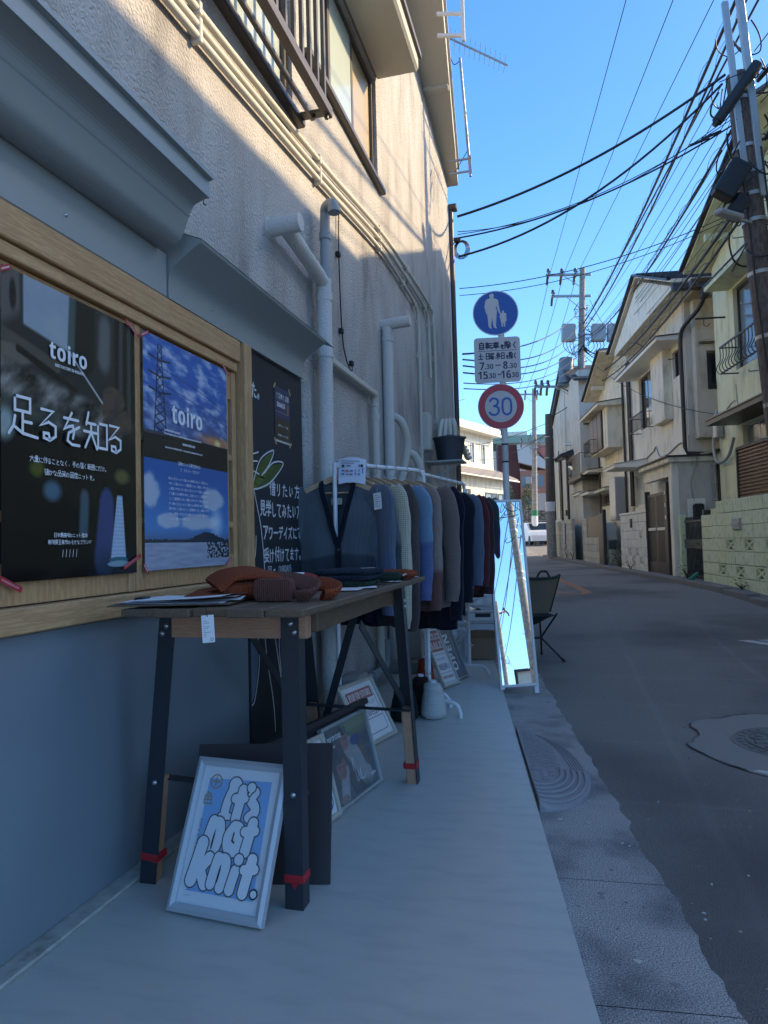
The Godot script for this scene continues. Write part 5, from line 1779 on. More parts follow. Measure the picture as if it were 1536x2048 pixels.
		for j in 9:
			b = B.new()
			b.box(Vector3(-0.011, 0.3, z + 0.062 + j * 0.065), Vector3(0.0, 1.72, z + 0.1 + j * 0.065))
			obj("slat", b, M.door_brown, leaf)
		b = B.new()
		b.box(Vector3(-0.03, 0.98, z + 0.06), Vector3(-0.012, 1.04, z + 0.63), 0.006)
		obj("handle", b, M.white_trim, leaf)
	b = B.new()
	b.box(Vector3(-0.05, 0.0, -0.05), Vector3(0.06, 1.86, 0.018), 0.006)
	b.box(Vector3(-0.05, 0.0, 1.42), Vector3(0.06, 1.95, 1.62), 0.006)
	obj("post", b, M.door_brown, d)
	b = B.new()
	for y in [1.2, 1.45, 1.7]:
		b.box(Vector3(-0.06, y, 1.5), Vector3(-0.05, y + 0.08, 1.55))
	obj("name_plate", b, M.white_trim, d)
	b = B.new()
	b.x = Transform3D(Basis(), Vector3(0.2, 1.75, 1.25))
	b.lathe([Vector2(0.002, 0.0), Vector2(0.05, 0.01), Vector2(0.055, 0.05), Vector2(0.07, 0.09), Vector2(0.06, 0.2), Vector2(0.05, 0.36), Vector2(0.002, 0.38)], 14)
	b.x = Transform3D()
	b.box(Vector3(0.2, 1.84, 1.24), Vector3(0.3, 1.87, 1.26))
	solo_at("porch_lamp", b, mat(lin(0.6, 0.57, 0.5), 0.4), "unlit frosted porch lamp above the dark slatted door", "lamp", road(16.35, 4.2, 0.18))
	var mt := thing("electricity_meter", "black electricity meter on a grey board beside the porch", "meter", "", road(14.15, 4.62, 1.25), TURN)
	b = B.new()
	b.box(Vector3(-0.18, -0.05, -0.02), Vector3(0.16, 0.5, 0.01), 0.006)
	obj("board", b, M.white_trim, mt)
	b = B.new()
	b.box(Vector3(-0.1, 0.03, 0.01), Vector3(0.1, 0.4, 0.13), 0.03)
	obj("case", b, M.black, mt)
	b = B.new()
	b.tube(curve([Vector3(-0.05, 0.45, 0.0), Vector3(-0.1, 0.8, 0.0), Vector3(-0.02, 1.1, 0.0), Vector3(0.05, 1.35, 0.0)], 5), 0.012, 6)
	obj("cable", b, M.galv, mt)
	plant(road(19.15, 4.22, 0.17), 0.5, 60, "weedy green bush at the far foot of the white block wall", "bush", 8, Vector3(0.22, 1, 0.35), 0.09)


func cream_house() -> void:
	var s0 := 25.1
	var t := thing("cream_house", "cream two storey house with brown shuttered bay beyond the white house", "house", "", road(s0, 5.0, 0), TURN)
	var b := B.new()
	var w2 := [0.3, 1.9, 2.1, 2.5]
	b.holed(0.2, 0.0, 0.0, 4.3, 0.1, 5.7, [w2])
	b.box(Vector3(0.2, 0.1, 0.0), Vector3(7.0, 5.7, 0.2))
	b.box(Vector3(0.2, 0.1, 4.1), Vector3(7.0, 5.7, 4.3))
	gable_poly(b, 0.0, 0.2, 5.7, Vector2(0.0, 5.8), Vector2(3.0, 6.7), Vector2(4.3, 6.35))
	obj("wall", b, M.cream_wall, t)
	gable_roof(t, -0.5, 7.2, Vector2(0.0, 5.78), Vector2(3.0, 6.78), Vector2(4.5, 6.4), M.cream_wall, M.dark_trim)
	b = B.new()
	b.box(Vector3(-0.42, 5.98, 1.1), Vector3(0.0, 6.12, 1.2), 0.01)
	obj("purlin_end", b, M.cream_wall, t)
	b = B.new()
	b.box(Vector3(-0.45, 3.75, 0.75), Vector3(-0.001, 5.0, 3.5), 0.01)
	obj("bay", b, M.cream_wall, t)
	hood(t, -0.75, 0.0, 0.55, 3.7, 5.0, M.cream_wall, M.dark_trim, 0.1)
	b = B.new()
	b.box(Vector3(-0.5, 3.8, 1.0), Vector3(-0.45, 4.98, 2.9), 0.005)
	var sh := obj("shutter", b, M.brown_metal, t)
	for k in 3:
		b = B.new()
		b.box(Vector3(-0.512, 3.84, 1.05 + k * 0.62), Vector3(-0.5, 4.94, 1.62 + k * 0.62))
		obj("panel", b, M.brown_metal, sh)
	railing(t, -0.7, -0.45, 0.9, 2.0, 3.75, 4.2, 9, M.dark_trim)
	window(t, to_street(0.06, w2[2], w2[0]), w2[1] - w2[0], w2[3] - w2[2], M.dark_trim, [M.dark_glass, M.frost])
	b = B.new()
	b.bar(Vector3(-0.06, 2.14, 0.3), Vector3(-0.06, 2.14, 1.9), 0.02, 0.02)
	b.bar(Vector3(-0.06, 2.45, 0.3), Vector3(-0.06, 2.45, 1.9), 0.02, 0.02)
	var gr := obj("window_bars", b, M.dark_trim, t)
	for k in 12:
		b = B.new()
		b.tube([Vector3(-0.06, 2.1, 0.34 + k * 0.138), Vector3(-0.06, 2.5, 0.34 + k * 0.138)], 0.012, 6)
		obj("bar", b, M.dark_trim, gr)
	hood(t, -0.3, 0.0, 0.2, 2.0, 2.56, M.cream_wall, M.dark_trim, 0.03)
	b = B.new()
	b.box(Vector3(-0.3, 1.55, 2.7), Vector3(-0.001, 2.85, 3.5), 0.015)
	obj("heater_cabinet", b, M.alu, t)
	for z in [0.05, 3.85]:
		b = B.new()
		b.tube([Vector3(-0.05, 5.7, z), Vector3(-0.05, 0.3, z)], 0.035, 8)
		obj("downpipe", b, M.dark_trim, t)
	hood(t, -0.5, 0.0, -1.0, 0.4, 3.3, M.cream_wall, M.dark_trim, 0.06)
	b = B.new()
	b.box(Vector3(-0.85, 0.15, 3.6), Vector3(-0.8, 1.75, 4.2), 0.01)
	b.box(Vector3(-0.85, 0.15, 4.22), Vector3(-0.75, 1.85, 4.3), 0.01)
	solo_at("side_gate", b, M.dark_trim, "narrow dark gate between the fence and the white block wall", "gate", road(s0, 5.0, 0))


func far_row() -> void:
	# a cluttered narrow house by the banded pole
	var s0 := 29.2
	var t := thing("narrow_house", "cluttered narrow house with balcony behind the green banded pole", "house", "", road(s0, 5.3, 0), TURN)
	var b := B.new()
	var ws := [[0.4, 1.7, 1.3, 2.5], [0.4, 1.2, 3.5, 4.8], [2.2, 3.6, 3.7, 4.7], [2.3, 3.5, 1.4, 2.6]]
	b.holed(0.2, 0.0, 0.0, 3.9, 0.1, 5.3, ws)
	b.box(Vector3(0.2, 0.1, 0.0), Vector3(6.0, 5.3, 0.2))
	b.box(Vector3(0.2, 0.1, 3.7), Vector3(6.0, 5.3, 3.9))
	obj("wall", b, M.white_wall, t)
	for k in ws.size():
		window(t, to_street(0.06, ws[k][2], ws[k][0]), ws[k][1] - ws[k][0], ws[k][3] - ws[k][2], M.dark_trim if k % 2 else M.white_trim, [M.dark_glass, M.blue_glass])
	b = B.new()
	b.box(Vector3(-0.5, 5.3, -0.1), Vector3(6.2, 5.42, 4.0), 0.01)
	obj("roof", b, M.dark_trim, t)
	b = B.new()
	b.box(Vector3(-0.9, 3.2, 0.2), Vector3(0.0, 3.3, 3.6), 0.01)
	obj("balcony_floor", b, M.brown_metal, t)
	railing(t, -0.9, 0.0, 0.3, 3.5, 3.3, 4.1, 18, M.brown_metal)
	hood(t, -0.7, 0.0, 0.3, 2.0, 2.7, M.white_trim, M.dark_trim, 0.08)
	hood(t, -0.7, 0.0, 2.2, 3.8, 2.6, M.white_trim, M.dark_trim, 0.08)
	for z in [0.1, 1.95, 3.8]:
		b = B.new()
		b.tube([Vector3(-0.06, 5.2, z), Vector3(-0.06, 0.3, z)], 0.045, 8)
		obj("downpipe", b, M.brown_metal if z < 1.0 or z > 3.0 else M.white_trim, t)
	# awning of dark pantiles on posts
	t = thing("tiled_awning", "small awning of dark pantiles on posts beside the banded pole", "awning", "", road(30.4, 4.7, 0), TURN)
	b = B.new()
	b.x = Transform3D(Basis(), Vector3.ZERO)
	b.extrude(PackedVector2Array([Vector2(-0.5, 4.25), Vector2(1.2, 4.85), Vector2(1.2, 4.95), Vector2(-0.5, 4.35)]), 0.0, 1.9)
	obj("deck", b, M.brown_metal, t)
	for k in 7:
		b = B.new()
		var z := 0.12 + k * 0.27
		b.tube([Vector3(-0.55, 4.36, z), Vector3(1.2, 4.98, z)], 0.07, 8)
		obj("tile", b, M.roof_dark, t)
	for z in [0.1, 1.8]:
		b = B.new()
		b.tube([Vector3(-0.3, 0.2, z), Vector3(-0.3, 4.32, z)], 0.05, 8)
		obj("post", b, M.brown_metal, t)
	# tall grey clapboard house
	s0 = 34.5
	t = thing("grey_house", "tall grey house with blank ribbed wall beyond the two poles", "house", "", road(s0, 4.65, 0), TURN)
	b = B.new()
	b.holed(0.2, 0.0, 0.0, 4.2, 0.1, 6.3, [])
	b.box(Vector3(0.2, 0.1, 0.0), Vector3(7.0, 6.3, 0.2))
	b.box(Vector3(0.2, 0.1, 4.0), Vector3(7.0, 6.3, 4.2))
	gable_poly(b, 0.0, 0.2, 6.3, Vector2(0.0, 6.32), Vector2(4.2, 8.05), Vector2(4.2, 8.05))
	obj("wall", b, M.old_wall, t)
	for z in [1.0, 2.0, 3.0]:
		b = B.new()
		b.box(Vector3(-0.012, 1.9, z - 0.015), Vector3(0.0, 6.6, z + 0.015))
		obj("cover_strip", b, M.old_wall, t)
	b = B.new()
	b.bar(Vector3(-0.1, 6.35, -0.2), Vector3(-0.1, 8.2, 4.3), 0.3, 0.1, Vector3.RIGHT)
	obj("barge_board", b, M.dark_trim, t)
	b = B.new()
	b.x = Transform3D(Basis(Vector3(0, 0, 1), Vector3.UP, Vector3(-1, 0, 0)), Vector3.ZERO)
	b.extrude(PackedVector2Array([Vector2(-0.2, 6.4), Vector2(4.3, 8.24), Vector2(8.0, 6.9), Vector2(8.0, 7.0), Vector2(4.3, 8.36), Vector2(-0.2, 6.5)]), -7.0, 0.2)
	obj("roof", b, M.roof_dark, t)
	b = B.new()
	b.box(Vector3(0.02, 0.1, 4.2), Vector3(6.0, 7.4, 7.6))
	obj("near_wing", b, M.grey_wall, t)
	b = B.new()
	b.tube([Vector3(-0.06, 6.3, 0.5), Vector3(-0.06, 1.9, 0.5)], 0.045, 8)
	obj("downpipe", b, M.dark_trim, t)
	b = B.new()
	b.tube([Vector3(-0.04, 5.0, 2.2), Vector3(-0.04, 1.9, 2.2)], 0.02, 8)
	b.box(Vector3(-0.06, 2.0, 3.6), Vector3(0.0, 2.25, 3.9), 0.01)
	obj("meter", b, M.dark_trim, t)
	# blue street name plate on the block wall
	t = thing("address_plate", "narrow blue street name plate on the grey block wall", "sign", "", road(28.65, 4.23, 1.15), TURN)
	b = B.new()
	b.box(Vector3(-0.02, -0.55, -0.11), Vector3(0.0, 0.5, 0.11), 0.005)
	obj("plate", b, mat(lin(0.03, 0.06, 0.25), 0.4), t)
	b = B.new()
	b.x = to_street(-0.0215, 0, 0)
	for k in 6:
		glyph(b, "市本町五大地".substr(k, 1), -0.065, 0.33 - k * 0.155, 0.13, 0.13, 0.018, 0)
	obj("lettering", b, M.white_ink, t)


func street_end() -> void:
	# the white house that closes the view on the left, its wall turned towards the road
	var t := thing("corner_house", "white house with two eaves closing the street on the left, sunlit above", "house", "", road(41.0, 1.0, 0.6), -0.35)
	var b := B.new()
	b.box(Vector3(-8, 0.0, -3.2), Vector3(0.7, 4.1, 4.0))
	obj("lower_wall", b, M.white_wall, t)
	b = B.new()
	b.box(Vector3(-8, 4.3, -2.6), Vector3(0.0, 6.7, 4.0))
	obj("upper_wall", b, M.white_wall, t)
	b = B.new()
	b.x = Transform3D()
	b.extrude(PackedVector2Array([Vector2(1.25, 4.0), Vector2(1.25, 4.1), Vector2(-0.1, 4.75), Vector2(-0.1, 4.1)]), -3.4, 4.2)
	obj("lower_eave", b, mat(lin(0.22, 0.2, 0.19), 0.8), t)
	b = B.new()
	b.box(Vector3(-8, 6.7, -2.8), Vector3(0.6, 6.82, 4.2), 0.02)
	b.box(Vector3(-8, 6.82, -2.8), Vector3(0.5, 7.2, 4.2), 0.1)
	obj("upper_eave", b, M.white_trim, t)
	b = B.new()
	b.tube([Vector3(0.66, 6.72, 4.1), Vector3(0.66, 6.66, -2.8)], 0.05, 8)
	b.tube([Vector3(1.3, 4.0, 4.1), Vector3(1.3, 3.95, -3.4)], 0.05, 8)
	obj("rain_gutter", b, M.white_trim, t)
	var right := Basis(Vector3(0, 0, -1), Vector3.UP, Vector3(1, 0, 0))
	for q in [[2.9, 5.2, 0.7, 0.95, 0.0], [0.6, 4.9, 0.7, 1.3, 0.0], [-0.8, 4.9, 0.7, 1.3, 0.0], [0.1, 2.0, 1.6, 1.2, 0.7], [-1.6, 1.8, 1.3, 1.4, 0.7], [2.4, 2.3, 0.5, 1.0, 0.7]]:
		window(t, Transform3D(right, Vector3(q[4] + 0.03, q[1], q[0])), q[2], q[3], M.white_trim if q[4] == 0.0 else M.dark_trim, [M.blue_glass, M.dark_glass], 0.08)
	t = thing("roof_aerial", "thin television aerial on the roof of the white corner house", "aerial", "", road(42.5, 0.15, 7.75))
	b = B.new()
	b.tube([Vector3.ZERO, Vector3(0, 1.9, 0)], 0.02, 6)
	obj("mast", b, M.galv, t)
	for k in 6:
		b = B.new()
		b.tube([Vector3(-0.6 + k * 0.2, 1.6 + 0.05 * k, 0.25), Vector3(-0.5 + k * 0.2, 1.7 + 0.05 * k, -0.25)], 0.012, 5)
		obj("element", b, M.galv, t)
	b = B.new()
	b.tube([Vector3(-0.6, 1.6, 0), Vector3(0.5, 1.9, 0)], 0.014, 5)
	obj("boom", b, M.galv, t)
	for q in [["white air conditioner unit on brackets by the cream house's low window", 23.0, 4.85, 0.95, 0.0], ["grey air conditioner unit beside the narrow house door", 27.2, 5.15, 0.3, 0.0]]:
		t = thing("air_conditioner", q[0], "air conditioner", "outdoor air conditioner units", road(q[1], q[2], q[3]), TURN)
		b = B.new()
		b.box(Vector3(-0.3, 0, 0), Vector3(0.0, 0.56, 0.78), 0.02)
		obj("case", b, M.white_trim, t)
		b = B.new()
		for k in 6:
			var ring := []
			for j in 17:
				ring.append(Vector3(-0.305, 0.28 + cos(TAU * j / 16) * (0.04 + 0.036 * k), 0.29 + sin(TAU * j / 16) * (0.04 + 0.036 * k)))
			b.tube(ring, 0.006, 4)
		obj("fan_guard", b, M.dark_trim, t)
		b = B.new()
		b.box(Vector3(-0.3, -0.3, 0.08), Vector3(0.12, -0.002, 0.12))
		b.box(Vector3(-0.3, -0.06, 0.64), Vector3(0.12, -0.002, 0.68))
		obj("bracket", b, M.galv, t)
	# red brown houses up the hill, green roof and a pale block behind
	t = thing("red_brown_house", "red brown hillside house with lit white roof edge beyond the pole", "house", "", road(60.0, 5.4, 4.2), 0.12)
	b = B.new()
	b.box(Vector3(-1.9, -4, -5), Vector3(-0.1, 4.9, 0.0))
	obj("wall", b, mat(lin(0.10, 0.035, 0.03), 0.85), t)
	b = B.new()
	b.box(Vector3(-0.1, -4, -5), Vector3(2.4, 2.6, 0.3))
	obj("brick_wall", b, mat(lin(0.38, 0.17, 0.11), 0.9), t)
	b = B.new()
	b.extrude(PackedVector2Array([Vector2(-0.3, 4.8), Vector2(0.4, 4.7), Vector2(2.8, 2.7), Vector2(2.2, 2.6), Vector2(-0.2, 3.3)]), -4, 0.6)
	obj("roof", b, mat(lin(0.55, 0.53, 0.48), 0.8), t)
	b = B.new()
	b.extrude(PackedVector2Array([Vector2(1.2, 4.75), Vector2(2.4, 4.7), Vector2(3.4, 3.0), Vector2(2.2, 3.2)]), -4, 0.2)
	obj("red_roof", b, mat(lin(0.45, 0.16, 0.12), 0.8), t)
	for q in [[-0.3, 1.2], [0.9, 1.2], [1.6, -0.6], [-0.05, -0.6]]:
		b = B.new()
		b.box(Vector3(q[0] + 0.3, q[1], 0.3), Vector3(q[0] + 0.95, q[1] + 0.95, 0.34), 0.01)
		obj("window", b, M.blue_glass, t)
	railing(t, 2.3, 2.3, -2.0, 0.3, -0.3, 0.7, 10, M.brown_metal)
	b = B.new()
	b.box(Vector3(-1.2, -0.9, 0.3), Vector3(2.6, -0.3, 1.4), 0.02)
	obj("balcony", b, mat(lin(0.5, 0.36, 0.25), 0.9), t)
	t = thing("green_roof_house", "long house with green metal roof far up the hill", "house", "", road(80.0, 8.6, 4.0), 0.1)
	b = B.new()
	b.box(Vector3(-4, -4, -6), Vector3(5, 8.0, 0))
	obj("wall", b, M.grey_wall, t)
	b = B.new()
	b.x = Transform3D(Basis(Vector3.UP, PI / 2), Vector3.ZERO)
	b.extrude(PackedVector2Array([Vector2(-0.6, 7.9), Vector2(6.4, 7.9), Vector2(5.5, 9.0), Vector2(0.6, 8.9)]), -4.5, 5.5)
	obj("roof", b, mat(lin(0.1, 0.2, 0.17), 0.7), t)
	t = thing("apartment_block", "pale grey apartment block far behind the signpost", "building", "", road(100, 4.6, 4.0), 0.1)
	b = B.new()
	b.box(Vector3(-2.2, -4, -8), Vector3(2.6, 13.0, 0.0), 0.02)
	obj("wall", b, M.grey_wall, t)
	b = B.new()
	b.box(Vector3(2.6, -4, -8), Vector3(5.4, 12.2, 0.4), 0.02)
	obj("stair_tower", b, M.white_wall, t)
	for f in 5:
		for k in 3:
			b = B.new()
			b.box(Vector3(-1.8 + k * 1.45, 1.0 + f * 2.6, 0.0), Vector3(-0.8 + k * 1.45, 2.3 + f * 2.6, 0.05))
			obj("window", b, M.blue_glass, t)
	# retaining wall, corrugated fence, hedge, parked car
	b = B.new()
	b.box(Vector3(-1.6, -0.2, -0.5), Vector3(3.0, 2.3, 0), 0.02)
	solo_at("retaining_wall", b, spots(mat(lin(0.2, 0.2, 0.19), 0.95, M.fine, 0.6, Vector3(1, 1, 1)), noise(71, 0.02, 5, FastNoiseLite.TYPE_SIMPLEX_SMOOTH, 512, [[0.0, Color(0.3, 0.3, 0.3)], [0.5, Color(0.7, 0.7, 0.7)], [0.65, Color(1, 1, 1)], [1.0, Color(1, 1, 1)]]), null, Vector3(0.4, 0.4, 0.4)), "stained dark concrete retaining wall at the end of the street", "retaining wall", road(48.2, 5.4, 0.66))
	t = thing("corrugated_fence", "pale corrugated metal fence on top of the retaining wall", "fence", "", road(48.1, 5.0, 2.96), TURN)
	for k in 12:
		b = B.new()
		b.x = Transform3D(Basis(), Vector3(0.04 + k * 0.078, 0, 0))
		b.tube([Vector3(0, 0, 0), Vector3(0, 1.15, 0)], 0.042, 8)
		obj("sheet_rib", b, mat(lin(0.38, 0.38, 0.4), 0.6) if k == 0 else t.get_child(0).material_override, t)
	hedge(road(50.5, 4.6, 0.66), Vector3(1.9, 4.2, 1.2), "dark green hedge at the street end below the red brown house")
	t = thing("parked_car", "white car parked at the far street end, partly behind a pole", "car", "", road(45.5, 5.05, 0.664), TURN + 0.1)
	b = B.new()
	b.x = Transform3D(Basis(Vector3(0, 0, 1), Vector3.UP, Vector3(-1, 0, 0)), Vector3.ZERO)
	b.extrude(PackedVector2Array([Vector2(-1.9, 0.25), Vector2(1.8, 0.25), Vector2(1.85, 0.6), Vector2(1.7, 0.82), Vector2(0.9, 0.92), Vector2(0.35, 1.4), Vector2(-1.3, 1.45), Vector2(-1.85, 0.95)]), -0.8, 0.8)
	obj("body", b, mat(lin(0.75, 0.76, 0.78), 0.25), t)
	b = B.new()
	b.x = Transform3D(Basis(Vector3.RIGHT, -0.85), Vector3(0, 1.16, 0.66))
	b.box(Vector3(-0.68, -0.3, -0.01), Vector3(0.68, 0.3, 0.012))
	obj("windscreen", b, M.dark_glass, t)
	for q in [[-0.72, 1.1], [0.72, 1.1], [-0.72, -1.2], [0.72, -1.2]]:
		b = B.new()
		b.tube([Vector3(q[0] - 0.1, 0.3, q[1]), Vector3(q[0] + 0.1, 0.3, q[1])], 0.3, 16)
		obj("wheel", b, M.black, t)
	for q in [-0.58, 0.58]:
		b = B.new()
		b.box(Vector3(q - 0.14, 0.58, 1.78), Vector3(q + 0.14, 0.72, 1.84), 0.02)
		obj("headlight", b, M.glass, t)


func hedge(where: Vector3, size: Vector3, label: String) -> void:
	var r := RandomNumberGenerator.new()
	r.seed = 77
	var b := B.new()
	for k in 5200:
		var o := Vector3(r.randf_range(-0.5, 0.5) * size.x, r.randf() * size.y, r.randf_range(-0.5, 0.5) * size.z)
		o.y *= 0.86 + 0.2 * sin(o.x * 5.0)
		var d := Vector3(r.randf_range(-1, 1), r.randf_range(-0.4, 1), r.randf_range(-1, 1)).normalized() * 0.1
		var e := d.cross(Vector3(r.randf_range(-1, 1), 1, r.randf_range(-1, 1))).normalized() * 0.035
		b.face([o - e, o + d * 0.5 - e * 1.4, o + d, o + d * 0.5 + e * 1.4], d.cross(e))
	var m := mat(lin(0.045, 0.075, 0.028), 0.7)
	m.backlight_enabled = true
	m.backlight = Color(0.1, 0.16, 0.05)
	var o := solo_at("hedge", b, m, label, "hedge", where)
	o.set_meta("kind", "thing")


# ---------------------------------------------------------------- poles and wires
func cable(a: Vector3, d: Vector3, sag: float, r: float, n := 16) -> B:
	var b := B.new()
	var pts := []
	for k in n + 1:
		var u := float(k) / n
		pts.append(a.lerp(d, u) + Vector3.DOWN * sag * 4.0 * u * (1.0 - u))
	b.tube(pts, r, 6)
	return b


func crossarm(t: Node3D, x0: float, x1: float, y: float, xs: Array, m: Material) -> void:
	var b := B.new()
	b.box(Vector3(x0, y - 0.045, -0.05), Vector3(x1, y + 0.045, 0.05), 0.008)
	b.bar(Vector3(x0 * 0.55, y - 0.04, 0.07), Vector3(0.0, y - 0.62, 0.1), 0.04, 0.02)
	var arm := obj("crossarm", b, m, t)
	for x in xs:
		b = B.new()
		b.x = Transform3D(Basis(), Vector3(x, y + 0.045, 0))
		b.lathe([Vector2(0.001, 0), Vector2(0.03, 0), Vector2(0.03, 0.06), Vector2(0.07, 0.08), Vector2(0.075, 0.12), Vector2(0.045, 0.14), Vector2(0.065, 0.17), Vector2(0.065, 0.2), Vector2(0.03, 0.23), Vector2(0.001, 0.24)], 10)
		b.x = Transform3D()
		b.tube([Vector3(x, y + 0.06, 0.08), Vector3(x, y + 0.0, 0.3), Vector3(x, y - 0.02, 0.42)], 0.045, 8)
		b.tube([Vector3(x, y + 0.06, -0.08), Vector3(x, y - 0.12, -0.3), Vector3(x, y - 0.3, -0.36)], 0.05, 8)
		obj("insulator", b, M.insulator, arm)


func steps(t: Node3D, y0: float, y1: float, r: float, m: Material) -> void:
	var y := y0
	var k := 0
	while y < y1:
		var b := B.new()
		var s := 1.0 if k % 2 else -1.0
		b.tube([Vector3(s * r * 0.9, y, 0), Vector3(s * (r + 0.14), y, 0), Vector3(s * (r + 0.14), y + 0.03, 0)], 0.009, 6)
		obj("step_bolt", b, m, t)
		y += 0.45
		k += 1


func bands(t: Node3D, ys: Array, r: float) -> void:
	for y in ys:
		var b := B.new()
		b.tube([Vector3(0, y, 0), Vector3(0, y + 0.05, 0)], r, 16, false)
		b.box(Vector3(r - 0.01, y - 0.01, -0.03), Vector3(r + 0.05, y + 0.06, 0.03), 0.006)
		obj("steel_band", b, M.galv, t)


func tangle(t: Node3D, seed_: int, y0: float, y1: float, r0: float, n: int) -> void:   # loops of slack cable bound to the pole
	var r := RandomNumberGenerator.new()
	r.seed = seed_
	for k in n:
		var b := B.new()
		var a := r.randf() * TAU
		var y := r.randf_range(y0, y1)
		var pts := []
		var side := Vector3(cos(a), 0, sin(a))
		var tan := Vector3(-sin(a), 0, cos(a))
		var w := r.randf_range(0.08, 0.3)
		var h := r.randf_range(0.12, 0.4)
		for j in 9:
			var u := j / 8.0 * PI * r.randf_range(1.0, 1.05)
			pts.append(side * (r0 + sin(u) * w) + tan * cos(u) * w * 0.9 + Vector3.UP * (y - sin(u) * h))
		b.tube(curve(pts, 3), r.randf_range(0.007, 0.014), 5)
		obj("cable_loop", b, M.cable, t)


func poles() -> void:
	var rough := noise(81, 0.02, 4, FastNoiseLite.TYPE_SIMPLEX_SMOOTH, 512, [[0.0, Color(0.6, 0.58, 0.56)], [0.5, Color(0.9, 0.88, 0.86)], [1.0, Color.WHITE]])
	M.pole_brown = mat(lin(0.14, 0.115, 0.10), 0.75, M.fine, 0.15, Vector3(2, 0.6, 2), true, rough)
	M.pole_grey = mat(lin(0.42, 0.41, 0.38), 0.85, M.fine, 0.15, Vector3(2, 0.6, 2), true, rough)
	M.pole_dark = mat(lin(0.06, 0.062, 0.068), 0.7)
	M.insulator = mat(lin(0.10, 0.10, 0.105), 0.3)
	M.box_grey = mat(lin(0.33, 0.35, 0.36), 0.6)
	# P0: the leaning brown pole by the green wall, s = 9.6
	var t := thing("utility_pole", "near brown steel utility pole leaning at the right edge, with street light", "utility pole", "utility poles", road(9.6, 4.36, rise(9.6)), TURN)
	t.rotation.z = 0.066
	var b := B.new()
	b.tube([Vector3(0, -0.05, 0), Vector3(0, 3.5, 0), Vector3(0, 7.1, 0)], [0.165, 0.15, 0.132], 20)
	obj("shaft", b, M.pole_brown, t)
	b = B.new()
	b.box(Vector3(-0.13, 5.75, 0.09), Vector3(-0.05, 8.05, 0.15), 0.008)
	obj("extension_bar", b, M.galv, t)
	b = B.new()
	b.box(Vector3(0.05, 5.35, 0.1), Vector3(0.145, 10.6, 0.17), 0.008)
	for k in 14:
		b.box(Vector3(0.085, 5.6 + k * 0.3, 0.169), Vector3(0.11, 5.72 + k * 0.3, 0.173))
	obj("extension_bar", b, M.galv, t)
	b = B.new()
	b.box(Vector3(-0.6, 10.35, 0.02), Vector3(0.75, 10.45, 0.1), 0.008)
	obj("crossarm", b, M.galv, t)
	bands(t, [2.6, 3.5, 4.35, 5.05, 5.4, 5.7, 6.05, 6.7], 0.155)
	steps(t, 2.2, 6.9, 0.15, M.galv)
	tangle(t, 4, 5.9, 7.9, 0.16, 16)
	tangle(t, 5, 4.6, 6.1, 0.17, 12)
	b = B.new()
	b.tube([Vector3(-0.42, 6.37, 0.25), Vector3(0.12, 7.0, 0.34)], [0.07, 0.075], 12)
	b.tube([Vector3(-0.46, 6.33, 0.24), Vector3(-0.42, 6.37, 0.25)], [0.03, 0.06], 12)
	obj("cable_closure", b, M.cable, t)
	b = B.new()
	b.x = Transform3D(Basis(Vector3.BACK, -0.65), Vector3(-0.34, 5.55, 0.28))
	b.box(Vector3(-0.14, -0.26, -0.1), Vector3(0.14, 0.26, 0.1), 0.03)
	b.x = Transform3D(Basis(Vector3.BACK, -0.65), Vector3(-0.3, 5.2, 0.25))
	b.box(Vector3(-0.1, -0.17, -0.08), Vector3(0.1, 0.17, 0.08), 0.03)
	obj("terminal_box", b, M.black, t)
	b = B.new()
	b.bar(Vector3(-0.1, 5.02, 0.14), Vector3(-0.34, 5.03, 0.3), 0.03, 0.03)
	var lamp := obj("lamp_arm", b, M.galv, t)
	b = B.new()
	b.x = Transform3D(Basis(Vector3.UP, 0.5) * Basis(Vector3.BACK, -0.12), Vector3(-0.34, 5.04, 0.32))
	b.box(Vector3(-0.36, -0.03, -0.07), Vector3(0.06, 0.035, 0.07), 0.02)
	obj("lamp_head", b, M.box_grey, lamp)
	b = B.new()
	b.tube(curve([Vector3(-0.12, 3.0, 0.16), Vector3(-0.15, 4.0, 0.17), Vector3(-0.14, 5.0, 0.16), Vector3(-0.17, 6.0, 0.18)], 5), 0.014, 6)
	b.tube(curve([Vector3(0.1, 3.0, 0.15), Vector3(0.13, 4.4, 0.15), Vector3(0.12, 6.0, 0.16)], 5), 0.02, 6)
	obj("riser_cable", b, M.cable, t)

	# P2: the tall pole with transformer and green band, s = 29.4
	t = thing("utility_pole", "tall concrete utility pole with transformer, two crossarms and green banded foot", "utility pole", "utility poles", road(29.4, 4.85, rise(29.4) - 0.04), TURN)
	t.rotation.z = -0.05
	b = B.new()
	b.tube([Vector3(0, 0, 0), Vector3(0, 0.55, 0), Vector3(0, 5.0, 0), Vector3(0, 12.1, 0)], [0.195, 0.19, 0.165, 0.115], 18)
	obj("shaft", b, M.pole_grey, t)
	b = B.new()
	b.tube([Vector3(0, 0.55, 0), Vector3(0, 1.45, 0)], 0.2, 18, false)
	b.tube([Vector3(0, 1.45, 0), Vector3(0, 1.46, 0)], 0.2, 18)
	obj("white_sleeve", b, M.white_metal, t)
	b = B.new()
	b.tube([Vector3(0, 1.85, 0), Vector3(0, 4.9, 0)], [0.196, 0.175], 18, false)
	obj("dark_sleeve", b, M.pole_dark, t)
	b = B.new()
	b.tube([Vector3(0, 1.46, 0), Vector3(0, 1.85, 0)], 0.203, 18, false)
	obj("green_band", b, mat(lin(0.02, 0.22, 0.1), 0.5), t)
	b = B.new()
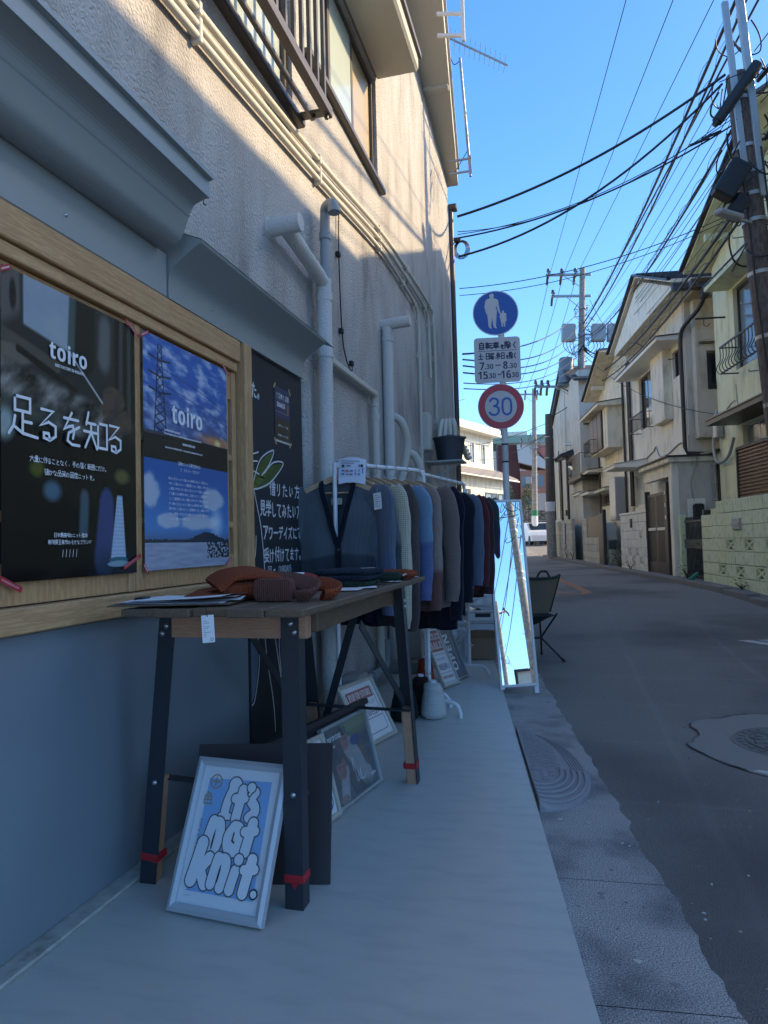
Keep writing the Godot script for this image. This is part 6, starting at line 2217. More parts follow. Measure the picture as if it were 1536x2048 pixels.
	for a in [-1.1, 0.25, 1.7]:
		b.x = Transform3D(Basis(Vector3.UP, a), Vector3.ZERO) * Transform3D(Basis(), Vector3(0, 1.5, 0.206))
		glyph(b, "文", -0.12, 0.02, 0.24, 0.28, 0.035, 0.002)
	b.x = Transform3D()
	obj("school_mark", b, M.white_ink, t)
	crossarm(t, -1.5, 0.35, 11.85, [-1.4, -0.85, -0.3], M.galv)
	crossarm(t, -1.25, 0.35, 10.95, [-1.2], M.galv)
	bands(t, [2.2, 2.9, 3.6, 4.3, 5.0, 5.4, 5.8, 6.4, 6.9, 7.6, 8.2, 8.7, 9.3, 9.8, 10.4], 0.165)
	steps(t, 2.0, 11.2, 0.15, M.galv)
	tangle(t, 12, 8.6, 10.6, 0.2, 22)
	tangle(t, 13, 4.6, 6.6, 0.2, 16)
	b = B.new()
	b.x = Transform3D(Basis(), Vector3(-0.62, 7.25, 0.1))
	b.lathe([Vector2(0.001, 0), Vector2(0.3, 0), Vector2(0.31, 0.05), Vector2(0.31, 1.0), Vector2(0.27, 1.06), Vector2(0.001, 1.1)], 18)
	b.x = Transform3D()
	b.box(Vector3(-1.0, 7.13, -0.25), Vector3(0.05, 7.2, 0.4), 0.01)
	b.bar(Vector3(-0.9, 7.14, 0.05), Vector3(0.0, 6.7, 0.05), 0.05, 0.05)
	obj("transformer", b, mat(lin(0.16, 0.19, 0.21), 0.5), t)
	crossarm(t, -1.9, -0.9, 7.15, [-1.85, -1.6, -1.35], M.galv)
	for x in [-0.55, 0.65, 1.28]:
		b = B.new()
		b.box(Vector3(x - 0.28, 9.0, -0.05), Vector3(x + 0.28, 9.72, 0.28), 0.04)
		b.tube([Vector3(x, 9.5, 0.281), Vector3(x, 9.5, 0.29)], 0.04, 10)
		obj("switch_box", b, M.box_grey, t)
		for k in 4:
			b = B.new()
			var x0: float = x - 0.2 + k * 0.13
			b.tube(curve([Vector3(x0, 9.0, 0.1), Vector3(x0 + 0.03, 8.75, 0.12), Vector3(x0 * 0.6, 8.5 - 0.06 * k, 0.14), Vector3(x0 * 0.2, 8.6, 0.16), Vector3(0.05, 8.85, 0.15)], 4), 0.014, 5)
			obj("drop_lead", b, M.cable, t)
	b = B.new()
	b.box(Vector3(-0.1, 9.3, -0.04), Vector3(1.6, 9.36, 0.04))
	obj("box_arm", b, M.galv, t)
	b = B.new()
	b.bar(Vector3(-0.15, 4.55, 0.1), Vector3(-0.45, 4.7, 0.25), 0.05, 0.05)
	b.box(Vector3(-0.7, 4.66, 0.16), Vector3(-0.35, 4.74, 0.34), 0.03)
	obj("street_lamp", b, M.white_metal, t)
	# convex traffic mirror clamped to it
	t = thing("traffic_mirror", "round convex traffic mirror clamped on the tall concrete pole", "traffic mirror", "", road(29.15, 4.78, 3.82), TURN - 0.35)
	b = B.new()
	b.x = Transform3D(Basis(Vector3.RIGHT, PI / 2 + 0.1), Vector3.ZERO)
	b.lathe([Vector2(0.33, -0.03), Vector2(0.31, 0.0), Vector2(0.24, 0.045), Vector2(0.12, 0.075), Vector2(0.0005, 0.085)], 24)
	var chrome := mat(Color(0.92, 0.94, 0.95), 0.03)
	chrome.metallic = 1.0
	obj("mirror_face", b, chrome, t)
	b = B.new()
	b.x = Transform3D(Basis(Vector3.RIGHT, PI / 2 + 0.1), Vector3.ZERO)
	var ring := []
	for k in 25:
		ring.append(Vector3(cos(TAU * k / 24) * 0.335, -0.025, sin(TAU * k / 24) * 0.335))
	b.tube(ring, 0.025, 8)
	obj("rim", b, mat(lin(0.5, 0.16, 0.04), 0.5), t)
	b = B.new()
	b.x = Transform3D(Basis(Vector3.RIGHT, PI / 2 + 0.1), Vector3.ZERO)
	b.lathe([Vector2(0.001, -0.06), Vector2(0.3, -0.05), Vector2(0.33, -0.03)], 24)
	b.x = Transform3D()
	b.bar(Vector3(0, 0.0, -0.05), Vector3(0.12, 0.0, -0.3), 0.05, 0.05)
	b.box(Vector3(0.0, 0.45, -0.02), Vector3(0.3, 0.62, 0.02), 0.01)
	obj("back", b, M.white_metal, t)

	# the short brown pole in front of it, and a thin one at the street's end
	t = thing("utility_pole", "short old brown wooden pole with pale foot beside the tall concrete pole", "utility pole", "utility poles", road(30.3, 3.9, rise(30.3) - 0.03), TURN)
	b = B.new()
	b.tube([Vector3(0, 0, 0), Vector3(0, 3.0, 0), Vector3(0.06, 6.2, 0)], [0.2, 0.17, 0.14], 16)
	obj("shaft", b, M.pole_brown, t)
	b = B.new()
	b.tube([Vector3(0, 0.02, 0), Vector3(0, 2.0, 0), Vector3(0, 2.45, 0)], [0.208, 0.19, 0.186], 16, false)
	obj("concrete_foot", b, M.pole_grey, t)
	b = B.new()
	b.tube([Vector3(0.0, 2.05, 0), Vector3(0.0, 2.45, 0)], 0.2, 16)
	obj("white_band", b, M.white_metal, t)
	bands(t, [4.3, 5.2], 0.16)
	t = thing("utility_pole", "slim distant utility pole at the end of the street with three insulators", "utility pole", "utility poles", road(45.0, 4.75, 0.6), TURN)
	t.rotation.z = -0.03
	b = B.new()
	b.tube([Vector3(0, 0, 0), Vector3(0, 5.0, 0), Vector3(0, 10.0, 0)], [0.19, 0.16, 0.13], 14)
	obj("shaft", b, M.pole_grey, t)
	b = B.new()
	b.tube([Vector3(0, 0.9, 0), Vector3(0, 1.9, 0)], 0.2, 14, false)
	obj("white_sleeve", b, M.white_metal, t)
	b = B.new()
	b.tube([Vector3(0, 1.9, 0), Vector3(0, 2.25, 0)], 0.205, 14)
	obj("green_band", b, mat(lin(0.02, 0.22, 0.1), 0.5), t)
	crossarm(t, -1.2, 0.5, 9.65, [-1.05, -0.55, 0.2], M.galv)
	crossarm(t, -0.9, 1.0, 6.6, [-0.8, 0.9], M.galv)
	bands(t, [3.5, 4.5, 5.5, 6.2, 7.4], 0.19)
	tangle(t, 21, 6.0, 7.2, 0.2, 14)
	b = B.new()
	b.box(Vector3(-0.55, 3.95, 0.1), Vector3(-0.2, 4.35, 0.3), 0.02)
	obj("terminal_box", b, M.box_grey, t)


func wires() -> void:
	# fixing points
	var p0 := func(y: float, x := 0.0, z := 0.15) -> Vector3: return road(9.6 - z, 4.36 + x - 0.066 * y, y)
	var p2 := func(y: float, x := 0.0, z := 0.0) -> Vector3: return road(29.4 - z, 4.85 + x + 0.05 * y, y)
	var p4 := func(y: float, x := 0.0) -> Vector3: return road(45.0, 4.75 + x + 0.03 * y, 0.6 + y)
	var shop := func(y: float, z := -9.75) -> Vector3: return Vector3(-1.34, y, z)
	var back := func(y: float, t: float) -> Vector3: return road(-22.0, t, y)
	var list := [
		["high voltage wire leftmost of three above the tall pole", back.call(11.2, 2.2), p2.call(11.85, -1.4), 0.5, 0.009],
		["high voltage wire in the middle of three above the tall pole", back.call(11.3, 3.9), p2.call(11.85, -0.85), 0.5, 0.009],
		["high voltage wire rightmost of three above the tall pole", back.call(11.3, 5.2), p2.call(11.85, -0.3), 0.5, 0.009],
		["thick overhead cable that crosses the three high voltage wires", back.call(10.2, 4.3), p2.call(10.3, 0.3), 0.45, 0.02],
		["far span, left wire, from tall pole to slim distant pole", p2.call(11.75, -1.4), p4.call(9.85, -1.05), 0.4, 0.011],
		["far span, middle wire, from tall pole to slim distant pole", p2.call(11.75, -0.85), p4.call(9.85, -0.55), 0.4, 0.011],
		["far span, right wire, from tall pole to slim distant pole", p2.call(11.75, -0.3), p4.call(9.85, 0.2), 0.4, 0.011],
		["thick service cable, upper, from the shop corner to the near pole", shop.call(5.66), p0.call(7.12, -0.2), 0.2, 0.019],
		["thick service cable, lower, from the shop corner to the near pole", shop.call(5.08), p0.call(7.0, -0.25), 0.36, 0.016],
		["twin wire, upper, from the coiled bracket to the near pole", shop.call(5.44), p0.call(6.55, -0.2), 0.34, 0.006],
		["twin wire, middle, from the coiled bracket to the near pole", shop.call(5.4), p0.call(6.5, -0.2), 0.26, 0.006],
		["twin wire, lower, from the coiled bracket to the near pole", shop.call(5.35), p0.call(6.42, -0.2), 0.22, 0.012],
		["faint crossing wire from the shop wall to the near pole's terminal box", shop.call(4.62), p0.call(5.25, -0.3), 0.18, 0.006],
		["second faint crossing wire below it to the terminal box", shop.call(4.52), p0.call(5.2, -0.3), 0.2, 0.005],
		["thick lashed cable from the top of the near pole to the tall pole", p0.call(8.6, 0.3), p2.call(9.9, 0.05), 0.35, 0.026],
		["second lashed cable just under the thickest one", p0.call(8.3, 0.28), p2.call(9.6, 0.05), 0.42, 0.02],
		["spiral hung cable from the near pole's closure to the tall pole", p0.call(6.6, -0.05), p2.call(9.2, 0.1), 0.55, 0.018],
		["lower spiral hung cable, heavy, passing the white gable", p0.call(5.5, -0.1), p2.call(7.6, 0.1), 0.55, 0.024],
		["lower lashed cable beside the heavy one", p0.call(5.3, -0.12), p2.call(7.3, 0.1), 0.6, 0.02],
		["thin telephone wire nearest the white gable", p0.call(6.2, 0.0), p2.call(8.4, 0.1), 0.4, 0.007],
		["thin telephone wire, second from the white gable", p0.call(6.3, -0.05), p2.call(8.7, 0.1), 0.4, 0.006],
		["thin telephone wire, third from the white gable", p0.call(6.45, -0.1), p2.call(9.0, 0.1), 0.4, 0.006],
		["thin telephone wire, fourth from the white gable", p0.call(6.5, -0.12), p2.call(9.25, 0.1), 0.45, 0.006],
		["left going wire, topmost, from the tall pole to the shop corner", shop.call(3.72, -9.9), p2.call(10.5, -0.1), 0.4, 0.014],
		["left going wire, second, from the tall pole behind the round signs", shop.call(3.64, -9.9), p2.call(9.9, -0.1), 0.5, 0.012],
		["left going wire, third, from the tall pole behind the round signs", shop.call(3.55, -9.9), p2.call(9.5, -0.1), 0.5, 0.012],
		["left going wire, fourth, from the tall pole behind the round signs", shop.call(3.45, -9.9), p2.call(9.1, -0.1), 0.45, 0.012],
		["left going wire, fifth, from the tall pole behind the text sign", shop.call(3.3, -9.9), p2.call(8.7, -0.1), 0.4, 0.008],
		["left going wire, lowest, from the tall pole behind the text sign", shop.call(3.22, -9.9), p2.call(8.3, -0.1), 0.35, 0.008],
		["house drop wire from the tall pole to the white house", p2.call(10.9, 0.3), road(15.9, 4.9, 4.95), 0.8, 0.01],
		["thin house drop wire sagging to the green house corner", road(24.0, 4.4, 7.2), road(13.9, 4.9, 3.35), 0.35, 0.009],
		["drop wire to the side of the white house", road(20.0, 4.4, 7.1), road(15.7, 5.4, 4.9), 0.35, 0.012],
		["lower far cable, thick, from tall pole to slim distant pole", p2.call(7.3, 0.0), p4.call(6.7, 0.0), 0.5, 0.022],
		["lower far cable, second, from tall pole to slim distant pole", p2.call(6.2, 0.0), p4.call(6.2, 0.0), 0.4, 0.018],
		["lower far cable, third, sagging to the slim distant pole", p2.call(5.6, 0.0), p4.call(5.8, 0.0), 0.5, 0.014],
		["cable from the short brown pole to the tall pole", road(30.3, 3.95, 6.2), p2.call(7.0, 0.1), 0.1, 0.018],
		["cable from the short brown pole away to the left", road(30.3, 3.95, 6.0), road(41.0, -0.5, 6.6), 0.3, 0.012],
		["second cable from the short brown pole to the corner house", road(30.3, 3.95, 5.6), road(38.0, 1.0, 5.4), 0.35, 0.012],
		["high thin wire from the near pole's top out of the picture", p0.call(10.4, 0.6), road(-20.0, 5.2, 11.0), 0.4, 0.012],
		["cable bundle leaving the near pole to the right, out of the picture", p0.call(7.0, 0.2), road(-10.0, 6.0, 7.6), 0.5, 0.03],
		["cable leaving the near pole low to the right, out of the picture", p0.call(6.2, 0.2), road(-4.0, 6.0, 6.4), 0.4, 0.02],
	]
	for k in 9:   # the fan of thin telephone wires
		list.append(["%s thin telephone wire in the fan between near and tall poles" % ["topmost", "second", "third", "fourth", "fifth", "sixth", "seventh", "eighth", "lowest"][k], p0.call(7.0 - 0.16 * k, -0.25 + 0.06 * k), p2.call(9.9 - 0.3 * k, -0.15 + 0.05 * (k % 3)), 0.25 + 0.05 * (k % 4), 0.0055])
	for k in 5:
		list.append(["%s thin wire leaving the near pole to the upper right" % ["topmost", "second", "middle", "fourth", "lowest"][k], p0.call(7.4 - 0.35 * k, 0.2), road(-12.0, 6.5 + 0.3 * k, 8.6 - 0.4 * k), 0.3, 0.007])
	for w in list:
		var o := solo("overhead_wire", cable(w[1], w[2], w[3], w[4], 20), M.cable, w[0], "wire", "overhead wires")
		if "spiral" in w[0] or "lashed" in w[0]:   # the coil that hangs the cable from its messenger
			var b := B.new()
			var pts := []
			for k in 181:
				var u := k / 180.0
				var c: Vector3 = w[1].lerp(w[2], u) + Vector3.DOWN * w[3] * 4.0 * u * (1.0 - u)
				pts.append(c + Vector3(cos(k * 0.72) * 0.035, 0.05 + sin(k * 0.72) * 0.06, 0.0))
			b.tube(pts, 0.0045, 4)
			obj("lashing", b, M.cable, o)
	# short dark splice covers on the twin wires
	for q in [[0.86, 0.24, 9], [0.9, 0.2, 10]]:
		var w = list[q[2]]
		var b := B.new()
		var a: Vector3 = w[1].lerp(w[2], q[0]) + Vector3.DOWN * w[3] * 4.0 * q[0] * (1.0 - q[0])
		b.tube([a, a + (w[2] - w[1]).normalized() * 0.25], 0.02, 6)
		solo("wire_splice", b, M.cable, "dark splice cover on the %s twin wire near the near pole" % ("upper" if q[2] == 9 else "middle"), "splice", "splice covers")


# ---------------------------------------------------------------- the sign post
func capsule(a: Vector2, d: Vector2, r0: float, r1: float) -> PackedVector2Array:
	var pts := PackedVector2Array()
	var dir := (d - a).normalized()
	for k in 9:
		pts.append(a + dir.rotated(PI / 2 + PI * k / 8) * r0)
	for k in 9:
		pts.append(d + dir.rotated(-PI / 2 + PI * k / 8) * r1)
	return pts


func joined(parts: Array) -> PackedVector2Array:
	var out: PackedVector2Array = parts[0]
	for k in range(1, parts.size()):
		var m := Geometry2D.merge_polygons(out, parts[k])
		var best := 0
		for j in m.size():
			if m[j].size() > m[best].size():
				best = j
		out = m[best]
	return out


func walker(o: Vector2, h: float, arm: Vector2) -> PackedVector2Array:   # a figure h tall whose soles stand at o
	var g := func(x: float, y: float) -> Vector2: return o + Vector2(x, y) * h
	return joined([
		capsule(g.call(-0.005, 0.74), g.call(0.0, 0.5), 0.13 * h, 0.1 * h),
		capsule(g.call(-0.1, 0.79), g.call(0.1, 0.79), 0.055 * h, 0.055 * h), capsule(g.call(0.0, 0.8), g.call(0.0, 0.93), 0.035 * h, 0.062 * h),
		capsule(g.call(-0.06, 0.5), g.call(-0.075, 0.06), 0.08 * h, 0.035 * h), capsule(g.call(0.055, 0.5), g.call(0.06, 0.06), 0.08 * h, 0.035 * h),
		capsule(g.call(-0.075, 0.05), g.call(-0.04, 0.015), 0.03 * h, 0.02 * h), capsule(g.call(0.06, 0.05), g.call(0.1, 0.015), 0.03 * h, 0.02 * h),
		capsule(g.call(-0.14, 0.78), g.call(-0.175, 0.62), 0.04 * h, 0.034 * h), capsule(g.call(-0.175, 0.62), g.call(-0.14, 0.43), 0.034 * h, 0.026 * h),
		capsule(g.call(0.14, 0.78), g.call(0.16, 0.62), 0.04 * h, 0.034 * h), capsule(g.call(0.16, 0.62), arm, 0.034 * h, 0.022 * h)])


func sign_pole() -> void:
	var t := thing("sign_post", "grey tubular road sign post at the shop corner carrying three signs", "sign post", "", Vector3(-0.74, 0.06, -9.28), 0.25)
	var b := B.new()
	b.tube([Vector3(0, -0.1, 0), Vector3(0, 4.1, 0)], 0.042, 16)
	obj("tube", b, M.white_metal, t)
	b = B.new()
	b.tube([Vector3(0, 4.1, 0), Vector3(0, 4.13, 0)], [0.044, 0.03], 16)
	obj("cap", b, M.white_metal, t)
	b = B.new()
	b.tube([Vector3(0, 2.02, 0), Vector3(0, 2.24, 0)], 0.0435, 16, false)
	obj("sticker", b, mat(lin(0.55, 0.57, 0.58), 0.6), t)
	b = B.new()
	b.tube([Vector3(0, 2.23, 0), Vector3(0, 2.25, 0)], 0.0445, 16, false)
	b.tube([Vector3(0, 2.0, 0), Vector3(0, 2.02, 0)], 0.0445, 16, false)
	obj("sticker_edge", b, M.ink, t)
	var blue := mat(lin(0.012, 0.085, 0.40), 0.35)
	var grey := mat(lin(0.55, 0.56, 0.57), 0.4)
	var red := mat(lin(0.46, 0.02, 0.035), 0.35)
	var navy := mat(lin(0.02, 0.03, 0.08), 0.5)
	var disc := func(r: float, z0: float, z1: float) -> B:
		var d := B.new()
		d.x = Transform3D(Basis(Vector3.RIGHT, PI / 2), Vector3(0, 0, 0))
		d.lathe([Vector2(0.0005, z0), Vector2(r, z0), Vector2(r, z1), Vector2(0.0005, z1)], 48)
		return d
	# round blue pedestrian sign
	var where := Transform3D(Basis(Vector3.UP, 0.25 - 0.07), Vector3(-0.75, 0.05, -9.28)) * Transform3D(Basis(), Vector3(-0.06, 3.99, 0.06))
	var s := thing("round_sign", "round blue sign with white adult and child, top of the post", "road sign", "road signs on the post")
	s.transform = where
	obj("plate", disc.call(0.3, -0.008, 0.0), M.white_metal, s)
	obj("blue_face", disc.call(0.287, 0.0, 0.0015), blue, s)
	b = B.new()
	b.extrude(walker(Vector2(-0.045, -0.205), 0.47, Vector2(0.052, 0.005)), 0.0015, 0.003)
	obj("adult_figure", b, grey, s)
	b = B.new()
	b.extrude(walker(Vector2(0.098, -0.19), 0.22, Vector2(0.135, -0.11)), 0.0015, 0.003)
	b.extrude(capsule(Vector2(0.07, -0.02), Vector2(0.055, 0.0), 0.008, 0.007), 0.0015, 0.0032)
	b.extrude(PackedVector2Array([Vector2(0.06, -0.12), Vector2(0.132, -0.12), Vector2(0.118, -0.07), Vector2(0.078, -0.07)]), 0.0015, 0.0034)
	obj("child_figure", b, grey, s)
	b = B.new()
	for y in [-0.12, 0.12]:
		b.box(Vector3(0.0, y - 0.02, -0.11), Vector3(0.12, y + 0.02, -0.01), 0.004)
	obj("clamp", b, M.galv, s)
	# rectangular text sign
	where = Transform3D(Basis(Vector3.UP, 0.25 - 0.09), Vector3(-0.75, 0.05, -9.28)) * Transform3D(Basis(), Vector3(-0.055, 3.365, 0.06))
	s = thing("text_sign", "white rectangular sign with Japanese characters and hours 7.30-8.30, 15.30-16.30", "road sign", "road signs on the post")
	s.transform = where
	var r := PackedVector2Array()
	for k in 4:
		var c := Vector2(0.3 if k in [0, 3] else -0.3, 0.3 if k < 2 else -0.3)
		for j in 7:
			r.append(c - Vector2(signf(c.x), signf(c.y)) * 0.045 + Vector2.RIGHT.rotated(PI / 2 * k + PI / 2 * j / 6) * 0.045)
	b = B.new()
	b.extrude(r, -0.008, 0.0)
	obj("plate", b, grey, s)
	b = B.new()
	brush(b, "自転車", -0.245, 0.15, 0.088, 0.094, 0.0155, 0.001)
	brush(b, "を", 0.042, 0.148, 0.062, 0.094, 0.012, 0.001)
	brush(b, "除く", 0.1, 0.15, 0.088, 0.096, 0.0155, 0.001, 0.076)
	b.stroke([Vector2(-0.243, 0.122), Vector2(0.253, 0.122)], 0.007, 0.001, false)
	brush(b, "土・日", -0.242, 0.012, 0.082, 0.045, 0.013, 0.001, 0.052)
	brush(b, "曜、", -0.102, 0.012, 0.082, 0.068, 0.011, 0.001, 0.056)
	brush(b, "休日", -0.012, 0.012, 0.082, 0.06, 0.013, 0.001, 0.05)
	brush(b, "を", 0.112, 0.012, 0.055, 0.06, 0.01, 0.001, 0.04)
	brush(b, "除く", 0.152, 0.012, 0.082, 0.056, 0.013, 0.001, 0.05)
	obj("lettering", b, navy, s)
	for q in [["7", -0.203, -0.077, 0.098], [".30", -0.113, -0.086, 0.066], ["8", 0.1, -0.077, 0.098], [".30", 0.192, -0.086, 0.066], ["15", -0.193, -0.2, 0.098], [".30", -0.083, -0.209, 0.066], ["16", 0.105, -0.2, 0.098], [".30", 0.213, -0.209, 0.066]]:
		text(s, q[0], flat(Vector3(q[1], q[2], 0.001)), q[3], navy, "Droid Sans", true, HORIZONTAL_ALIGNMENT_CENTER, 0.92)
	b = B.new()
	b.stroke([Vector2(-0.03, -0.072), Vector2(0.045, -0.072)], 0.014, 0.001, false)
	b.stroke([Vector2(-0.005, -0.195), Vector2(0.045, -0.195)], 0.014, 0.001, false)
	obj("dash", b, navy, s)
	b = B.new()
	for y in [-0.15, 0.15]:
		b.box(Vector3(0.0, y - 0.02, -0.11), Vector3(0.12, y + 0.02, -0.01), 0.004)
	obj("clamp", b, M.galv, s)
	# thirty
	where = Transform3D(Basis(Vector3.UP, 0.25 - 0.08), Vector3(-0.75, 0.05, -9.28)) * Transform3D(Basis(), Vector3(-0.03, 2.745, 0.06))
	s = thing("speed_sign", "round red ringed speed limit sign reading 30, lowest on the post", "road sign", "road signs on the post")
	s.transform = where
	obj("plate", disc.call(0.3, -0.008, 0.0), M.white_metal, s)
	obj("red_ring", disc.call(0.293, 0.0, 0.0012), red, s)
	obj("white_face", disc.call(0.208, 0.0012, 0.0024), grey, s)
	b = B.new()
	b.stroke(curve([Vector2(-0.14, 0.075), Vector2(-0.115, 0.105), Vector2(-0.08, 0.11), Vector2(-0.045, 0.09), Vector2(-0.038, 0.055), Vector2(-0.058, 0.02), Vector2(-0.09, 0.008)], 5), 0.028, 0.0034)
	b.stroke(curve([Vector2(-0.09, 0.008), Vector2(-0.045, -0.005), Vector2(-0.028, -0.05), Vector2(-0.045, -0.09), Vector2(-0.085, -0.11), Vector2(-0.125, -0.1), Vector2(-0.148, -0.075)], 5), 0.028, 0.0038)
	b.stroke(curve([Vector2(0.077, 0.11), Vector2(0.034, 0.085), Vector2(0.022, 0.04), Vector2(0.022, -0.04), Vector2(0.034, -0.085), Vector2(0.077, -0.11), Vector2(0.12, -0.085), Vector2(0.132, -0.04), Vector2(0.132, 0.04), Vector2(0.12, 0.085), Vector2(0.077, 0.11)], 5), 0.028, 0.0034, false)
	obj("lettering", b, mat(lin(0.02, 0.10, 0.45), 0.4), s)
	b = B.new()
	for y in [-0.12, 0.12]:
		b.box(Vector3(-0.03, y - 0.02, -0.11), Vector3(0.1, y + 0.02, -0.01), 0.004)
	obj("clamp", b, M.galv, s)


# ---------------------------------------------------------------- the table
func table() -> void:
	var t := thing("trestle_table", "plank topped trestle table on dark steel angle legs, goods on it", "table", "", Vector3(-0.94, 0, -2.5))
	var o := Vector3(0.94, 0, 2.5)
	var x0 := -1.21
	var edges := [[-1.71, -3.325], [-1.70, -3.33], [-1.715, -3.32], [-1.698, -3.335], [-1.706, -3.33]]
	for k in 5:
		var a := x0 + k * 0.109
		# each strip is two planks, butted at different places
		var cut := -2.4 - 0.31 * ((k * 2) % 3)
		for q in [[edges[k][0], cut + 0.001], [cut - 0.001, edges[k][1]]]:
			var b := B.new()
			b.at(o)
			b.box(Vector3(a + 0.001, 0.862 - 0.0008 * (k % 2), q[1]), Vector3(a + 0.108, 0.885 - 0.0012 * ((k + 1) % 3), q[0]), 0.003)
			obj("plank", b, M.planks[(k + (1 if q[1] == edges[k][1] else 0)) % 3], t)
	# rails under the top
	for z in [-1.955, -2.97]:
		var b := B.new()
		b.at(o)
		b.box(Vector3(-1.19, 0.775, z - 0.02), Vector3(-0.745, 0.861, z + 0.02), 0.003)
		obj("end_rail", b, M.lumber, t)
	for x in [-1.17, -0.745]:
		var b := B.new()
		b.at(o)
		b.box(Vector3(x - 0.019, 0.79, -2.948), Vector3(x + 0.019, 0.861, -1.977), 0.003)
		obj("side_rail", b, M.planks[1], t)
	# legs: steel angle outside, a squared timber inside it lower down, red tape near the foot
	var legs := [[Vector3(-0.775, 0.862, -1.935), Vector3(-0.775, 0.0, -1.93), 1.0, 1.0, "near right"], [Vector3(-1.225, 0.862, -1.945), Vector3(-1.335, 0.0, -1.985), -1.0, 1.0, "near left"],
		[Vector3(-0.69, 0.862, -2.95), Vector3(-0.668, 0.0, -3.06), 1.0, -1.0, "far right"], [Vector3(-1.18, 0.862, -2.95), Vector3(-1.15, 0.0, -3.06), -1.0, -1.0, "far left"]]
	for l in legs:
		var up: Vector3 = (l[0] - l[1]).normalized()
		var xx := Vector3(l[2], 0, 0)
		xx = (xx - up * xx.dot(up)).normalized()
		var zz := Vector3(0, 0, l[3])
		zz = (zz - up * zz.dot(up) - xx * zz.dot(xx)).normalized()
		var long: float = l[0].distance_to(l[1])
		var flip := xx.cross(up).dot(zz) < 0.0
		var b := B.new()
		b.x = Transform3D(Basis(xx, up, xx.cross(up)), l[1] + o)
		var s := -1.0 if flip else 1.0   # local z that points to the outside
		b.box(Vector3(-0.05, 0.0, 0.0), Vector3(0.006, long, s * 0.004))
		b.box(Vector3(0.0015, 0.001, -s * 0.048), Vector3(0.0055, long - 0.001, 0.0))
		var leg := obj("leg", b, M.steel_dark, t)
		b = B.new()
		b.x = Transform3D(Basis(xx, up, xx.cross(up)), l[1] + o)
		b.box(Vector3(-0.043, 0.001, -s * 0.044), Vector3(0.001, 0.34, -s * 0.001), 0.003)
		obj("timber_foot", b, M.lumber_up, leg)
		b = B.new()
		b.x = Transform3D(Basis(xx, up, xx.cross(up)), l[1] + o)
		b.box(Vector3(-0.052, 0.075, -s * 0.05), Vector3(0.0085, 0.098, s * 0.006), 0.002)
		if l[4] == "near right":
			b.face([Vector3(-0.03, 0.076, s * 0.0068), Vector3(-0.008, 0.076, s * 0.0068), Vector3(-0.02, 0.058, s * 0.0068)], Vector3(0, 0, s))
		obj("red_tape", b, M.red_tape, leg)
		for y in [0.82, 0.795, 0.325]:
			b = B.new()
			b.x = Transform3D(Basis(xx, up, xx.cross(up)), l[1] + o) * Transform3D(Basis(Vector3.RIGHT, s * PI / 2), Vector3(-0.02 if y != 0.795 else -0.008, y, s * 0.004))
			b.lathe([Vector2(0.0085, 0.0), Vector2(0.0075, 0.003), Vector2(0.004, 0.0055), Vector2(0.0003, 0.006)], 10)
			if y > 0.5 and l[2] > 0.0:
				b.x = Transform3D(Basis(xx, up, xx.cross(up)), l[1] + o) * Transform3D(Basis(Vector3.BACK, -PI / 2), Vector3(0.0058, y - 0.012, -s * 0.02))
				b.lathe([Vector2(0.0085, 0.0), Vector2(0.0075, 0.003), Vector2(0.004, 0.0055), Vector2(0.0003, 0.006)], 10)
			obj("bolt", b, M.bolt, leg)
	for q in [[legs[1], legs[0], 0.32, 0.0], [legs[3], legs[2], 0.34, 0.0]]:
		var b := B.new()
		b.at(o)
		var a: Vector3 = q[0][1].lerp(q[0][0], q[2] / 0.862)
		var d: Vector3 = q[1][1].lerp(q[1][0], (q[2] - 0.012) / 0.862)
		var off := Vector3(0, 0, -0.055 * q[0][3])
		b.bar(a + off, d + off, 0.005, 0.036, Vector3.BACK)
		obj("stretcher", b, M.steel_dark, t)
	for q in [[Vector3(-0.9, 0.77, -2.94), Vector3(-1.1, 0.2, -3.02)], [Vector3(-1.185, 0.76, -2.43), Vector3(-1.165, 0.3, -2.93)], [Vector3(-0.73, 0.76, -2.43), Vector3(-0.7, 0.36, -2.96)]]:
		var b := B.new()
		b.at(o)
		b.bar(q[0], q[1], 0.034, 0.005, Vector3.BACK if absf(q[0].x - q[1].x) > 0.1 else Vector3.RIGHT)
		obj("brace", b, M.steel_dark, t)


func shade(r: float, g: float, b: float) -> Color:   # a dye read from the photograph's open shade
	var c := Color(r / 255.0, g / 255.0, b / 255.0).srgb_to_linear()
	return lin(minf(0.85, c.r * 1.35), minf(0.85, c.g * 1.2), minf(0.85, c.b * 1.0))


